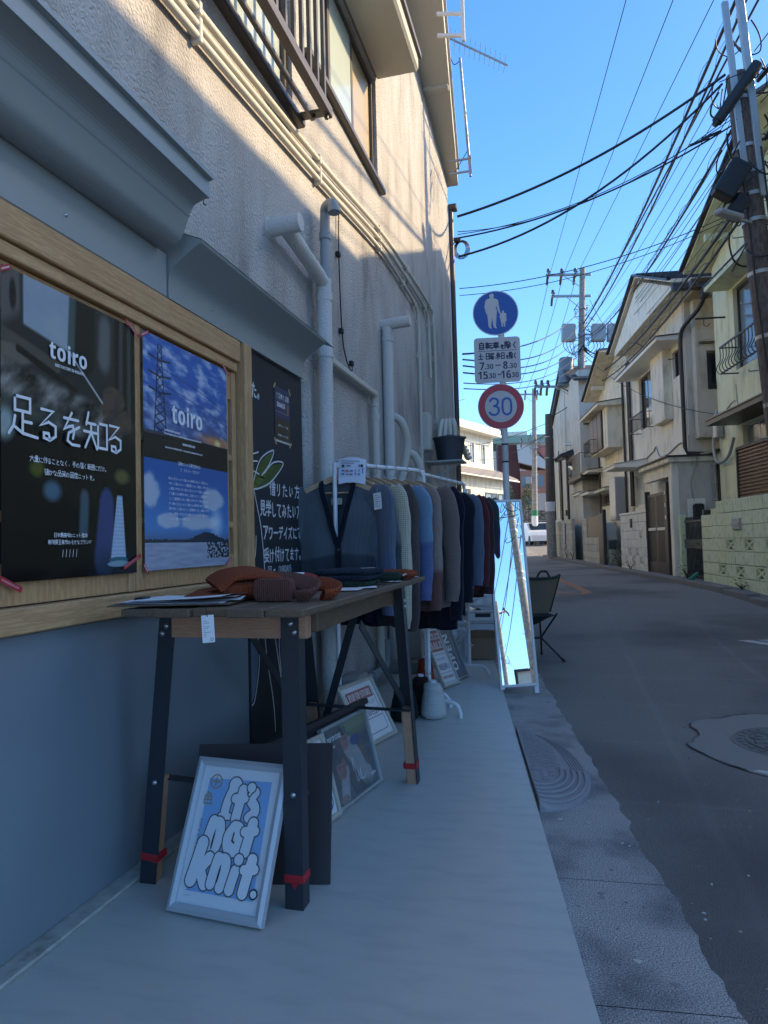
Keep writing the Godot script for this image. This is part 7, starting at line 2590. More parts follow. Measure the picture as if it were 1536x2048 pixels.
func knit(c: Color, kind := 0) -> StandardMaterial3D:   # 0 plain knit, 1 rib, 2 waffle
	if not M.has("knit_maps"):
		M.knit_maps = []
		for k in 3:
			var im := Image.create(64, 64, false, Image.FORMAT_RGB8)
			for y in 64:
				for x in 64:
					var h := 0.0
					var u := x / 64.0
					var v := y / 64.0
					if k == 0:
						var w := absf(fposmod(u * 4.0, 1.0) - 0.5) * 2.0
						h = 0.5 + 0.3 * cos(TAU * (v * 4.0 + w * 0.5)) + 0.2 * (w - 0.5)
					elif k == 1:
						h = 0.5 + 0.42 * cos(TAU * u * 4.0) + 0.08 * cos(TAU * v * 8.0)
					else:
						h = maxf(absf(cos(PI * u * 4.0)), absf(cos(PI * v * 4.0)))
						h = h * h
					im.set_pixel(x, y, Color(h, h, h))
			M.knit_maps.append(ImageTexture.create_from_image(im))
		M.fuzz = noise(91, 0.05, 4, FastNoiseLite.TYPE_SIMPLEX_SMOOTH, 256, [[0.0, Color(0.78, 0.78, 0.78)], [0.5, Color(0.97, 0.97, 0.97)], [1.0, Color.WHITE]])
	var m := mat(c, 0.95, M.knit_maps[kind], [0.28, 0.4, 0.6][kind], Vector3.ONE * [24.0, 38.0, 24.0][kind], false, M.fuzz)
	m.rim_enabled = true
	m.rim = 0.35
	m.rim_tint = 0.6
	m.metallic_specular = 0.25
	return m


# a soft block of folded knitwear: a rounded cushion of size s, sagging and wrinkled
func cushion(o: Vector3, s: Vector3, turn: float, square := 0.45, wob := 0.1, seed_ := 0.0) -> B:
	var b := B.new()
	b.x = Transform3D(Basis(Vector3.UP, turn), o)
	b.grid(44, 24, func(u: float, v: float) -> Vector3:
		var a := TAU * u
		var e := PI * (v - 0.5)
		var ca := signf(cos(a)) * pow(absf(cos(a)), square)
		var sa := signf(sin(a)) * pow(absf(sin(a)), square)
		var ce := pow(maxf(0.0, cos(e)), square * 0.9)
		var se := signf(sin(e)) * pow(absf(sin(e)), 0.7)
		var q := Vector3(ca * ce, se, sa * ce)
		var w := 1.0 + wob * (sin(a * 3.0 + seed_) * 0.5 + sin(a * 7.0 + e * 4.0 + seed_ * 2.0) * 0.3 + sin(e * 9.0 + a * 2.0 + seed_) * 0.25)
		return Vector3(q.x * s.x * w, maxf(-s.y, q.y * s.y * (1.0 + wob * sin(a * 2.0 + seed_) * ce)), q.z * s.z * w), true)
	return b


func card(parent_label: String, where: Vector3, w: float, d: float, turn: float, lift := 0.0, lines := 3) -> void:
	var t := thing("price_card", parent_label, "card", "price cards on the table", where, turn)
	var b := B.new()
	b.grid(6, 4, func(u: float, v: float) -> Vector3: return Vector3((u - 0.5) * w, 0.0015 + lift * u * u, (v - 0.5) * d))
	b.grid(6, 4, func(u: float, v: float) -> Vector3: return Vector3((0.5 - u) * w, 0.001 + lift * (1 - u) * (1 - u), (v - 0.5) * d))
	obj("sheet", b, M.paper, t)
	b = B.new()
	b.x = Transform3D(Basis(Vector3.RIGHT, -PI / 2), Vector3(0, 0.002 + lift * 0.25, 0))
	for k in lines:
		b.stroke([Vector2(-w * 0.35, d * (0.25 - k * 0.2)), Vector2(w * (0.25 - 0.1 * (k % 2)), d * (0.25 - k * 0.2))], 0.002, 0.0002 + lift * 0.3, false)
	obj("lettering", b, M.ink_grey, t)


func table_goods() -> void:
	var y := 0.887
	var rust := knit(lin(0.30, 0.065, 0.025), 1)
	var mauve := knit(lin(0.17, 0.075, 0.058), 1)
	var red := knit(lin(0.34, 0.035, 0.03), 0)
	var navy := knit(lin(0.02, 0.032, 0.05), 1)
	var dark_green := knit(lin(0.022, 0.045, 0.03), 1)
	# rust ribbed neck warmer: a broad fold and a looped end
	var t := thing("knit_scarf", "rust orange ribbed knit scarf folded at the table front corner", "scarf", "", Vector3(-0.93, y, -2.0))
	var b := B.new()
	var loft := func(pts: Array, wide: Array, thick: float, lean: float) -> B:   # a flat band of knit swept along a path
		var q := B.new()
		var c := curve(pts, 6)
		var n := c.size() - 1
		q.grid(20, n, func(u: float, v: float) -> Vector3:
			var k := int(round(v * n))
			var d: Vector3 = (c[mini(k + 1, n)] - c[maxi(k - 1, 0)]).normalized()
			var side := Vector3(d.z, lean, -d.x).normalized()
			var up := side.cross(d).normalized()
			var w: float = lerpf(wide[0], wide[1], v)
			var a := TAU * u
			return c[k] + side * signf(cos(a)) * pow(absf(cos(a)), 0.6) * w + up * sin(a) * thick, true)
		return q
	obj("fold", loft.call([Vector3(-0.12, 0.045, 0.055), Vector3(-0.085, 0.075, 0.02), Vector3(-0.02, 0.08, -0.03), Vector3(0.02, 0.062, -0.09), Vector3(0.03, 0.03, -0.16)], [0.075, 0.09], 0.014, 0.15), rust, t)
	obj("fold", loft.call([Vector3(-0.125, 0.03, 0.06), Vector3(-0.13, 0.018, 0.09), Vector3(-0.10, 0.012, 0.10), Vector3(-0.03, 0.014, 0.06)], [0.07, 0.06], 0.012, 0.1), rust, t)
	obj("fold", cushion(Vector3(-0.03, 0.03, -0.04), Vector3(0.11, 0.03, 0.11), 0.4, 0.6, 0.1, 1.0), rust, t)
	t = thing("knit_scarf", "mauve brown ribbed knit band folded in front of the rust scarf", "scarf", "", Vector3(-0.855, y, -1.965))
	obj("front_fold", cushion(Vector3(0.01, 0.032, 0.03), Vector3(0.062, 0.034, 0.02), 0.02, 0.25, 0.03, 2.0), mauve, t)
	obj("loop", loft.call([Vector3(-0.07, 0.025, 0.01), Vector3(-0.085, 0.045, -0.03), Vector3(-0.03, 0.06, -0.06), Vector3(0.05, 0.052, -0.06), Vector3(0.11, 0.035, -0.03), Vector3(0.115, 0.014, 0.015), Vector3(0.08, 0.01, 0.03)], [0.032, 0.03], 0.009, 0.9), mauve, t)
	t = thing("knit_band", "rust orange knit band curled at the table edge beside the mauve one", "scarf", "", Vector3(-0.73, y, -2.03))
	obj("loop", loft.call([Vector3(-0.06, 0.03, -0.03), Vector3(-0.02, 0.04, -0.05), Vector3(0.03, 0.028, -0.03), Vector3(0.045, 0.014, 0.02), Vector3(0.02, 0.01, 0.05)], [0.03, 0.026], 0.01, 0.9), rust, t)
	t = thing("folded_knit", "red folded knit piece with white label behind the rust scarf", "knitwear", "", Vector3(-0.98, y, -2.32), 0.2)
	obj("fold", cushion(Vector3(0, 0.032, 0), Vector3(0.12, 0.032, 0.1), 0.0, 0.5, 0.08, 4.0), red, t)
	b = B.new()
	b.x = Transform3D(Basis(Vector3.UP, -0.1) * Basis(Vector3.RIGHT, 0.42), Vector3(0.05, 0.058, 0.06))
	b.box(Vector3(-0.035, 0, -0.02), Vector3(0.035, 0.002, 0.02))
	obj("label", b, M.paper, t)
	b = B.new()
	b.x = Transform3D(Basis(Vector3.UP, -0.1) * Basis(Vector3.RIGHT, 0.42) * Basis(Vector3.RIGHT, -PI / 2), Vector3(0.05, 0.0608, 0.061))
	for k in 5:
		b.stroke([Vector2(-0.02 + k * 0.009, -0.006), Vector2(-0.018 + k * 0.009, 0.008)], 0.0013, 0.0, false)
	obj("lettering", b, M.ink_grey, t)
	for k in 3:
		b = cushion(Vector3(-0.84 + 0.006 * k, y + 0.012 + k * 0.021, -2.62 - 0.01 * k), Vector3(0.12 - 0.004 * k, 0.0125, 0.13), 0.12 - 0.07 * k, 0.3, 0.05, 3.0 + k)
		solo("folded_knit", b, [dark_green, navy, navy][k], ["lowest folded knit of the small stack, dark green", "middle folded navy knit of the small stack", "topmost folded navy knit of the small stack"][k], "knitwear", "stack of folded knitwear on the table")
	b = cushion(Vector3(-0.79, y + 0.018, -2.93), Vector3(0.1, 0.019, 0.09), 0.2, 0.4, 0.08, 6.0)
	solo("folded_knit", b, dark_green, "dark green crumpled knit behind the navy stack", "knitwear")
	b = cushion(Vector3(-0.80, y + 0.02, -3.12), Vector3(0.13, 0.021, 0.07), -0.35, 0.5, 0.1, 8.0)
	solo("folded_knit", b, rust, "rust knit lying at the far end of the table", "knitwear")
	b = cushion(Vector3(-0.98, y + 0.025, -3.05), Vector3(0.1, 0.026, 0.09), 0.4, 0.4, 0.08, 9.0)
	solo("folded_knit", b, knit(lin(0.05, 0.05, 0.055), 0), "charcoal knit at the back of the table near the wall", "knitwear")
	# papers and cards
	card("white price card lying between navy stack and table edge", Vector3(-0.72, y, -2.5), 0.07, 0.11, 0.3)
	card("long white price card beside the navy stack", Vector3(-0.735, y + 0.003, -2.72), 0.06, 0.12, -0.5, 0.006)
	card("white price card near the far green knit", Vector3(-0.71, y, -2.86), 0.06, 0.09, 0.5)
	card("large white price card curling up at the table's far edge", Vector3(-0.725, y + 0.004, -2.99), 0.08, 0.09, 0.35, 0.02)
	card("small white card at the far corner of the table", Vector3(-0.70, y, -3.2), 0.05, 0.05, 0.2)
	card("grey printed slip under the price cards", Vector3(-0.76, y - 0.001, -2.42), 0.09, 0.16, 0.1)
	card("white tag card on top of the folded navy knit", Vector3(-0.75, y + 0.066, -2.62), 0.055, 0.035, 0.4)
	# clipboard with leaflets at the left front corner
	t = thing("clipboard", "thin clipboard of printed leaflets overhanging the table's left front corner", "clipboard", "", Vector3(-1.09, 0.896, -1.87), 0.0)
	b = B.new()
	b.x = Transform3D(Basis(Vector3.UP, 0.2), Vector3.ZERO)
	b.box(Vector3(-0.19, -0.006, -0.12), Vector3(0.16, -0.002, 0.13), 0.001)
	obj("board", b, M.planks[0], t)
	b = B.new()
	b.x = Transform3D(Basis(Vector3.UP, 0.2), Vector3.ZERO)
	b.box(Vector3(-0.155, -0.001, -0.03), Vector3(-0.125, 0.012, 0.03), 0.004)
	obj("clip", b, M.black, t)
	for k in 6:
		b = B.new()
		b.x = Transform3D(Basis(Vector3.UP, 0.15 + 0.17 * sin(k * 2.1)), Vector3(0.02 * sin(k * 1.7), 0.0012 * k + 0.0005, 0.015 * cos(k * 2.3)))
		b.grid(8, 6, func(u: float, v: float) -> Vector3: return Vector3((u - 0.5) * 0.29, 0.010 * u * u * (k % 3) * 0.5 + 0.003 * sin(v * 4.0 + k) * u, (v - 0.5) * 0.2))
		obj("leaflet", b, M.paper if k % 2 else M.paper2, t)
	for k in 3:
		t = thing("leaflet", ["white leaflet at the back of the table by the wooden front", "second white leaflet, crossing the first at the back of the table", "top white leaflet, edge lifted, beside the rust scarf"][k], "leaflet", "leaflets on the table", Vector3(-1.08 + 0.03 * k, y + 0.003 + 0.004 * k, -2.2 - 0.04 * k), [0.2, -0.3, 0.55][k])
		b = B.new()
		b.grid(8, 6, func(u: float, v: float) -> Vector3: return Vector3((u - 0.5) * 0.21, 0.014 * u * u * (k * 0.5 + 0.4) + 0.002 * sin(v * 5.0), (v - 0.5) * 0.297))
		obj("sheet", b, [M.paper2, M.paper, M.paper][k], t)
		b = B.new()
		b.x = Transform3D(Basis(Vector3.RIGHT, -PI / 2), Vector3.ZERO)
		for j in 7:
			b.stroke([Vector2(-0.08, 0.11 - j * 0.035), Vector2(0.0 + 0.01 * (j % 3), 0.11 - j * 0.035)], 0.004, 0.0045 + 0.001 * k, false)
		obj("lettering", b, M.ink_grey, t)
	# the hang tag that dangles over the edge
	t = thing("hang_tag", "white printed hang tag dangling from the table's front edge on a cord", "tag", "", Vector3(-0.93, 0.885, -1.69))
	b = B.new()
	b.tube(curve([Vector3(0.0, 0.012, -0.06), Vector3(0.0, 0.01, 0.0), Vector3(0.003, -0.005, 0.012), Vector3(0.003, -0.018, 0.006)], 5), 0.0012, 5)
	obj("cord", b, M.cable, t)
	b = B.new()
	b.x = Transform3D(Basis(Vector3.UP, 0.25) * Basis(Vector3.BACK, 0.06) * Basis(Vector3.RIGHT, -0.06), Vector3(0.003, -0.018, 0.006))
	b.box(Vector3(-0.0165, -0.068, -0.0005), Vector3(0.0165, 0.004, 0.0005))
	obj("card", b, M.paper, t)
	var x := b.x * Transform3D(Basis(), Vector3(0, 0, 0.0007))
	b = B.new()
	b.x = x
	for k in 9:
		b.stroke([Vector2(-0.012, -0.012 - k * 0.0048), Vector2(-0.001 + 0.008 * sin(k * 2.3), -0.012 - k * 0.0048)], 0.0011, 0, false)
	var ring := []
	for k in 13:
		ring.append(Vector2(0.009 + cos(TAU * k / 12) * 0.0035, -0.06 + sin(TAU * k / 12) * 0.0035))
	b.stroke(ring, 0.0014, 0.0002)
	obj("lettering", b, M.ink_grey, t)


# ---------------------------------------------------------------- framed pictures and small things on the floor
func framed(called: String, label: String, where: Transform3D, w: float, h: float, border: float, m: Material, face: Material, group := "framed posters on the floor") -> Node3D:
	var t := thing(called, label, "framed poster", group)
	t.transform = where
	for k in 4:
		var b := B.new()
		var q: Array
		match k:
			0: q = [Vector2(0, 0), Vector2(w, 0), Vector2(w - border, border), Vector2(border, border)]
			1: q = [Vector2(w, 0), Vector2(w, h), Vector2(w - border, h - border), Vector2(w - border, border)]
			2: q = [Vector2(w, h), Vector2(0, h), Vector2(border, h - border), Vector2(w - border, h - border)]
			3: q = [Vector2(0, h), Vector2(0, 0), Vector2(border, border), Vector2(border, h - border)]
		b.extrude(PackedVector2Array(q), -0.006, 0.014)
		var c: Vector2 = (q[0] + q[1]) / 2.0
		var d: Vector2 = (q[2] + q[3]) / 2.0
		# a raised outer bead
		var n := (c - d).normalized() * 0.003
		b.face([Vector3(q[0].x, q[0].y, 0.0141), Vector3(q[1].x, q[1].y, 0.0141), Vector3(q[1].lerp(q[2], 0.5).x, q[1].lerp(q[2], 0.5).y, 0.019), Vector3(q[0].lerp(q[3], 0.5).x, q[0].lerp(q[3], 0.5).y, 0.019)], Vector3(n.x, n.y, 0.02))
		b.face([Vector3(q[2].x, q[2].y, 0.0141), Vector3(q[3].x, q[3].y, 0.0141), Vector3(q[0].lerp(q[3], 0.5).x, q[0].lerp(q[3], 0.5).y, 0.019), Vector3(q[1].lerp(q[2], 0.5).x, q[1].lerp(q[2], 0.5).y, 0.019)], Vector3(-n.x, -n.y, 0.02))
		obj("frame_side", b, m, t)
	var s := B.new()
	s.face([Vector3(border, border, 0.004), Vector3(w - border, border, 0.004), Vector3(w - border, h - border, 0.004), Vector3(border, h - border, 0.004)], Vector3.BACK, [Vector2(0, 1), Vector2(1, 1), Vector2(1, 0), Vector2(0, 0)])
	obj("print", s, face, t)
	s = B.new()
	s.box(Vector3(0.004, 0.004, -0.009), Vector3(w - 0.004, h - 0.004, -0.0062))
	obj("backing", s, M.planks[0], t)
	s = B.new()
	s.face([Vector3(border - 0.001, border - 0.001, 0.009), Vector3(w - border + 0.001, border - 0.001, 0.009), Vector3(w - border + 0.001, h - border + 0.001, 0.009), Vector3(border - 0.001, h - border + 0.001, 0.009)], Vector3.BACK)
	obj("glass", s, M.glass, t)
	return t


func round_rect(b: B, x0: float, y0: float, x1: float, y1: float, r: float, w: float, z: float) -> void:
	var pts := []
	for k in 4:
		var c := Vector2(x1 - r if k in [0, 3] else x0 + r, y1 - r if k < 2 else y0 + r)
		for j in 6:
			pts.append(c + Vector2.RIGHT.rotated(PI / 2 * k + PI / 2 * j / 5) * r)
	pts.append(pts[0])
	b.stroke(pts, w, z, false)


func block(b: B, x0: float, y0: float, x1: float, y1: float, z: float) -> void:
	b.face([Vector3(x0, y0, z), Vector3(x1, y0, z), Vector3(x1, y1, z), Vector3(x0, y1, z)], Vector3.BACK)


func floor_goods() -> void:
	var silver := mat(lin(0.5, 0.52, 0.54), 0.4)
	silver.metallic = 0.25
	var pale := mat(Color.WHITE, 0.6, null, 1, Vector3(9, 1, 9), false, noise(95, 0.03, 4, FastNoiseLite.TYPE_SIMPLEX_SMOOTH, 256, [[0.0, lin(0.42, 0.38, 0.3)], [1.0, lin(0.56, 0.52, 0.44)]]))
	var greyish := mat(lin(0.33, 0.34, 0.33), 0.45)
	# the bubble lettered poster in front of the table leg
	var w := 0.316
	var h := 0.425
	var bd := 0.024
	var t := framed("framed_poster", "silver framed poster reading It's not knit. in bubble letters, leaning by the table leg", leaning(Vector3(-1.156, 0.003, -1.847), Vector3(0.994, 0, 0.113), 24.0), w, h, bd, silver, M.paper)
	var iw := w - 2 * bd
	var ih := h - 2 * bd
	var at := func(q: Array) -> Vector2: return Vector2(bd + q[0] * iw, bd + q[1] * ih)
	var b := B.new()
	var quad := []
	for q in [[0.045, 0.09], [0.93, 0.09], [0.9, 0.925], [0.04, 0.905]]:
		var p: Vector2 = at.call([clampf(q[0], 0.09, 0.92), q[1]])
		quad.append(Vector3(p.x, p.y, 0.0044))
	b.face(quad, Vector3.BACK)
	obj("blue_field", b, mat(lin(0.2, 0.42, 0.72), 0.7), t)
	b = B.new()
	var ring := []
	for k in 25:
		ring.append(at.call([0.187, 0.885]) + Vector2(cos(TAU * k / 24), sin(TAU * k / 24)) * 0.0195)
	b.stroke(ring, 0.0042, 0.0051, false)
	glyph(b, "十", at.call([0.187, 0.885]).x - 0.012, at.call([0.187, 0.885]).y - 0.012, 0.024, 0.024, 0.0045, 0.0053)
	glyph(b, "色", at.call([0.06, 0.71]).x, at.call([0.06, 0.71]).y, 0.034, 0.036, 0.0042, 0.0051)
	obj("gold_characters", b, mat(lin(0.36, 0.24, 0.1), 0.5), t)
	text(t, "toiro knit wear", Transform3D(Basis(Vector3.BACK, -PI / 2), Vector3(at.call([0.1, 0.45]).x, at.call([0.1, 0.45]).y, 0.0051)), 0.0125, M.ink_grey)
	b = B.new()
	for k in 5:
		b.stroke([at.call([0.07, 0.2 - k * 0.036]), at.call([0.15, 0.205 - k * 0.036])], 0.0009, 0.0051, false)
	obj("thread_marks", b, M.ink_grey, t)
	var letters := [   # each letter: strokes of (width, points)
		[[0.115, [[0.45, 0.875]]], [0.075, [[0.43, 0.85], [0.385, 0.74], [0.375, 0.645]]], [0.05, [[0.33, 0.635], [0.44, 0.64]]]],
		[[0.078, [[0.72, 0.835], [0.68, 0.78], [0.74, 0.735], [0.75, 0.69], [0.69, 0.65]]]],
		[[0.082, [[0.562, 0.845], [0.545, 0.735], [0.53, 0.63]]], [0.07, [[0.48, 0.775], [0.6, 0.785]]]],
		[[0.075, [[0.662, 0.868]]], [0.02, [[0.675, 0.85], [0.65, 0.815]]]],
		[[0.085, [[0.265, 0.595], [0.235, 0.49], [0.225, 0.395]]], [0.082, [[0.27, 0.58], [0.35, 0.585], [0.37, 0.5], [0.34, 0.4]]]],
		[[0.095, [[0.55, 0.57], [0.495, 0.5], [0.51, 0.425], [0.585, 0.41], [0.63, 0.475], [0.61, 0.555], [0.55, 0.57]]]],
		[[0.085, [[0.765, 0.615], [0.742, 0.5], [0.725, 0.41]]], [0.072, [[0.68, 0.548], [0.805, 0.562]]]],
		[[0.1, [[0.185, 0.43], [0.155, 0.29], [0.125, 0.165]]], [0.085, [[0.305, 0.335], [0.225, 0.25], [0.255, 0.2], [0.3, 0.15]]]],
		[[0.08, [[0.42, 0.345], [0.395, 0.25], [0.38, 0.16]]], [0.08, [[0.42, 0.33], [0.515, 0.335], [0.525, 0.24], [0.5, 0.145]]]],
		[[0.08, [[0.655, 0.275], [0.635, 0.2], [0.622, 0.14]]]],
		[[0.08, [[0.674, 0.352]]]],
		[[0.085, [[0.84, 0.365], [0.81, 0.245], [0.79, 0.135]]], [0.072, [[0.76, 0.288], [0.885, 0.302]]]],
		[[0.055, [[0.922, 0.14]]]],
	]
	var black := B.new()
	var white := B.new()
	var z := 0.0056
	for l in letters:
		for side in 2:
			var polys := []
			for q in l:
				var pts := []
				for k in q[1]:
					pts.append(at.call(k))
				if pts.size() == 1:
					pts.append(pts[0] + Vector2(0.0004, 0))
				elif pts.size() > 2:
					pts = curve(pts, 6)
				for k in pts.size():
					pts[k] = pts[k] * 1000.0
				polys.append(Geometry2D.offset_polyline(PackedVector2Array(pts), q[0] * ih * 500.0 + (3.6 if side == 0 else -0.5), Geometry2D.JOIN_ROUND, Geometry2D.END_ROUND)[0])
			var whole := joined(polys)
			var tri := Geometry2D.triangulate_polygon(whole)
			for k in range(0, tri.size(), 3):
				var f := []
				for j in 3:
					f.append(Vector3(whole[tri[k + j]].x / 1000.0, whole[tri[k + j]].y / 1000.0, z + 0.00015 * side))
				(black if side == 0 else white).face(f, Vector3.BACK)
		z += 0.0003
	for q in [[[0.555, 0.53], [0.545, 0.475], [0.575, 0.46]], [[0.31, 0.5], [0.3, 0.4]], [[0.47, 0.27], [0.455, 0.18]]]:
		var pts := []
		for k in q:
			pts.append(at.call(k))
		black.stroke(pts, 0.0042, z)
	obj("letter_outline", black, M.ink, t)
	obj("letter_fill", white, M.paper, t)
	# dark board behind it
	b = B.new()
	b.x = leaning(Vector3(-1.181, 0.002, -2.0), Vector3(1, 0, -0.2), 18.0)
	b.box(Vector3(0, 0, -0.008), Vector3(0.446, 0.415, 0.0), 0.001)
	solo("dark_board", b, mat(lin(0.035, 0.024, 0.024), 0.6), "dark brown board leaning behind the bubble lettered poster", "board")
	# row of frames that stand under the table
	b = B.new()
	b.x = leaning(Vector3(-0.975, 0.002, -2.25), Vector3(0.19, 0, -0.982), 14.0)
	b.box(Vector3(0.0, 0.0, -0.022), Vector3(0.82, 0.345, -0.012))
	b.box(Vector3(-0.01, 0.335, -0.03), Vector3(0.83, 0.36, 0.004), 0.003)
	solo("frame_stand", b, M.steel_dark, "dark stand behind the two framed posters under the table", "stand")
	t = framed("framed_poster", "framed poster with blue corner panel and black bars, half hidden by the table leg", leaning(Vector3(-0.955, 0.002, -2.30), Vector3(0.202, 0, -0.979), 15.0), 0.33, 0.315, 0.018, pale, M.paper)
	b = B.new()
	round_rect(b, 0.035, 0.035, 0.3, 0.28, 0.03, 0.005, 0.0045)
	block(b, 0.25, 0.2, 0.268, 0.245, 0.0046)
	block(b, 0.05, 0.15, 0.285, 0.165, 0.0047)
	obj("lettering", b, M.ink, t)
	b = B.new()
	block(b, 0.05, 0.042, 0.29, 0.135, 0.0049)
	obj("blue_panel", b, mat(lin(0.01, 0.11, 0.42), 0.5), t)
	text(t, "10", flat(Vector3(0.255, 0.09, 0.0052)), 0.055, M.white_ink, "Droid Sans", true)
	var snap := paint(160, 140, func(u: float, v: float) -> Color:
		var f := sin(u * 60.0 + v * 23.0) * sin(v * 70.0 - u * 31.0) * 0.03
		var c := Color(0.12 + f, 0.16 + f, 0.10 + f).lerp(Color(0.36, 0.44, 0.24), blob(u, v, 0.75, 0.08, 0.4, 0.2, 0.6))
		c = c.lerp(Color(0.16, 0.12, 0.11), blob(u, v, 0.22, 0.42, 0.24, 0.2, 0.2))
		c = c.lerp(Color(0.62, 0.60, 0.58), seg(u, v, 0.5, 0.35, 0.78, 0.85, 0.14, 0.15))
		c = c.lerp(Color(0.62, 0.60, 0.60), seg(u, v, 0.3, 0.62, 0.2, 0.95, 0.09, 0.2))
		c = c.lerp(Color(0.36, 0.26, 0.12), seg(u, v, 0.78, 0.4, 0.86, 0.65, 0.07, 0.2))
		c = c.lerp(Color(0.12, 0.16, 0.42), blob(u, v, 0.66, 0.3, 0.12, 0.07, 0.2))
		c = c.lerp(Color(0.16, 0.18, 0.22), seg(u, v, 0.9, 0.35, 0.97, 0.8, 0.08, 0.3))
		c = c.lerp(Color(0.55, 0.33, 0.26), blob(u, v, 0.24, 0.56, 0.11, 0.15, 0.15))
		c = c.lerp(Color(0.60, 0.38, 0.30), blob(u, v, 0.42, 0.24, 0.09, 0.13, 0.15))
		c = c.lerp(Color(0.10, 0.07, 0.07), maxf(blob(u, v, 0.18, 0.40, 0.16, 0.09, 0.2), blob(u, v, 0.40, 0.11, 0.11, 0.06, 0.2)))
		c = c.lerp(Color(0.12, 0.08, 0.08), maxf(maxf(blob(u, v, 0.20, 0.54, 0.025, 0.01), blob(u, v, 0.29, 0.55, 0.025, 0.01)), maxf(blob(u, v, 0.39, 0.22, 0.018, 0.008), blob(u, v, 0.46, 0.22, 0.018, 0.008))))
		c = c.lerp(Color(0.45, 0.16, 0.15), maxf(blob(u, v, 0.25, 0.65, 0.03, 0.01), blob(u, v, 0.42, 0.31, 0.025, 0.008)))
		c = c.lerp(Color(0.55, 0.36, 0.28), blob(u, v, 0.18, 0.95, 0.09, 0.05, 0.2))
		c = c.lerp(Color(0.05, 0.11, 0.08), smoothstep(0.82, 1.0, v) * smoothstep(0.3, 0.5, u) * 0.7)
		return c)
	t = framed("framed_poster", "framed photograph of two people in knitwear with pop up store lettering", leaning(Vector3(-0.9, 0.002, -2.625), Vector3(0.17, 0, -0.985), 14.0), 0.40, 0.325, 0.014, greyish, printed(snap, 0.4))
	text(t, "POP UP STORE", flat(Vector3(0.098, 0.268, 0.0046)), 0.018, M.white_ink, "Droid Serif", true, HORIZONTAL_ALIGNMENT_CENTER, 0.62)
	text(t, "knitwear", flat(Vector3(0.065, 0.238, 0.0046)), 0.012, M.white_ink, "Droid Serif", false, HORIZONTAL_ALIGNMENT_CENTER, 0.7)
	text(t, "toiro", flat(Vector3(0.35, 0.055, 0.0046)), 0.013, M.white_ink, "Droid Sans", true)
	b = B.new()
	b.stroke(curve([Vector2(0.19, 0.11), Vector2(0.2, 0.16), Vector2(0.205, 0.08), Vector2(0.215, 0.06), Vector2(0.225, 0.1), Vector2(0.235, 0.06), Vector2(0.25, 0.11), Vector2(0.245, 0.065), Vector2(0.265, 0.06), Vector2(0.29, 0.075)], 5), 0.0025, 0.0046)
	obj("script_lettering", b, M.white_ink, t)
	# pop up store
	var red_print := mat(lin(0.36, 0.045, 0.04), 0.6)
	t = framed("framed_poster", "framed white poster with red POP UP STORE band and knitwear lettering", leaning(Vector3(-1.03, 0.002, -3.43), Vector3(0.222, 0, -0.975), 28.0), 0.37, 0.34, 0.02, pale, M.paper)
	b = B.new()
	round_rect(b, 0.045, 0.05, 0.325, 0.29, 0.02, 0.004, 0.0045)
	block(b, 0.05, 0.125, 0.32, 0.129, 0.0047)
	obj("lettering", b, mat(lin(0.03, 0.05, 0.14), 0.6), t)
	b = B.new()
	block(b, 0.055, 0.235, 0.315, 0.295, 0.0049)
	obj("red_band", b, red_print, t)
	text(t, "POP UP STORE", flat(Vector3(0.185, 0.265, 0.0053)), 0.034, M.white_ink, "Droid Serif", true, HORIZONTAL_ALIGNMENT_CENTER, 0.66)
	text(t, "knitwear", flat(Vector3(0.195, 0.16, 0.0047)), 0.042, M.ink, "Droid Sans", false, HORIZONTAL_ALIGNMENT_CENTER, 0.95)
	b = B.new()
	brush(b, "五泉のニットブランド", 0.06, 0.2, 0.02, 0.0245, 0.0026, 0.0047)
	obj("lettering", b, M.ink_grey, t)
	# outlet sale and open
	t = framed("framed_poster", "framed poster with red OUTLET SALE block, leaning under the racks", leaning(Vector3(-0.885, 0.002, -4.98), Vector3(0.392, 0, -0.92), 25.0), 0.21, 0.45, 0.017, pale, M.paper)
	b = B.new()
	block(b, 0.03, 0.262, 0.18, 0.42, 0.0046)
	obj("red_block", b, red_print, t)
	text(t, "OUTLET", flat(Vector3(0.105, 0.375, 0.005)), 0.043, M.white_ink, "Droid Serif", true, HORIZONTAL_ALIGNMENT_CENTER, 0.62)
	text(t, "SALE", flat(Vector3(0.105, 0.307, 0.005)), 0.05, M.white_ink, "Droid Serif", true, HORIZONTAL_ALIGNMENT_CENTER, 0.78)
	b = B.new()
	brush(b, "現品限り", 0.036, 0.125, 0.042, 0.037, 0.005, 0.0047, 0.032)
	block(b, 0.03, 0.238, 0.18, 0.241, 0.0047)
	block(b, 0.04, 0.205, 0.15, 0.209, 0.0047)
	block(b, 0.035, 0.195, 0.165, 0.197, 0.0047)
	block(b, 0.03, 0.1, 0.18, 0.103, 0.0047)
	round_rect(b, 0.027, 0.03, 0.183, 0.42, 0.01, 0.003, 0.0043)
	obj("lettering", b, mat(lin(0.02, 0.05, 0.2), 0.6), t)
	text(t, "¥2000-¥5980OFF", flat(Vector3(0.105, 0.068, 0.0047)), 0.021, red_print, "Droid Sans", true, HORIZONTAL_ALIGNMENT_CENTER, 0.62)
	t = framed("framed_poster", "framed navy poster with OPEN in white reading downwards, beside the sale poster", leaning(Vector3(-0.86, 0.002, -5.17), Vector3(0.3, 0, -0.954), 22.0), 0.28, 0.41, 0.014, greyish, mat(lin(0.03, 0.05, 0.11), 0.5))
	text(t, "OPEN", Transform3D(Basis(Vector3.BACK, PI / 2), Vector3(0.15, 0.215, 0.0046)), 0.075, M.white_ink, "Droid Sans", true, HORIZONTAL_ALIGNMENT_CENTER, 1.05)
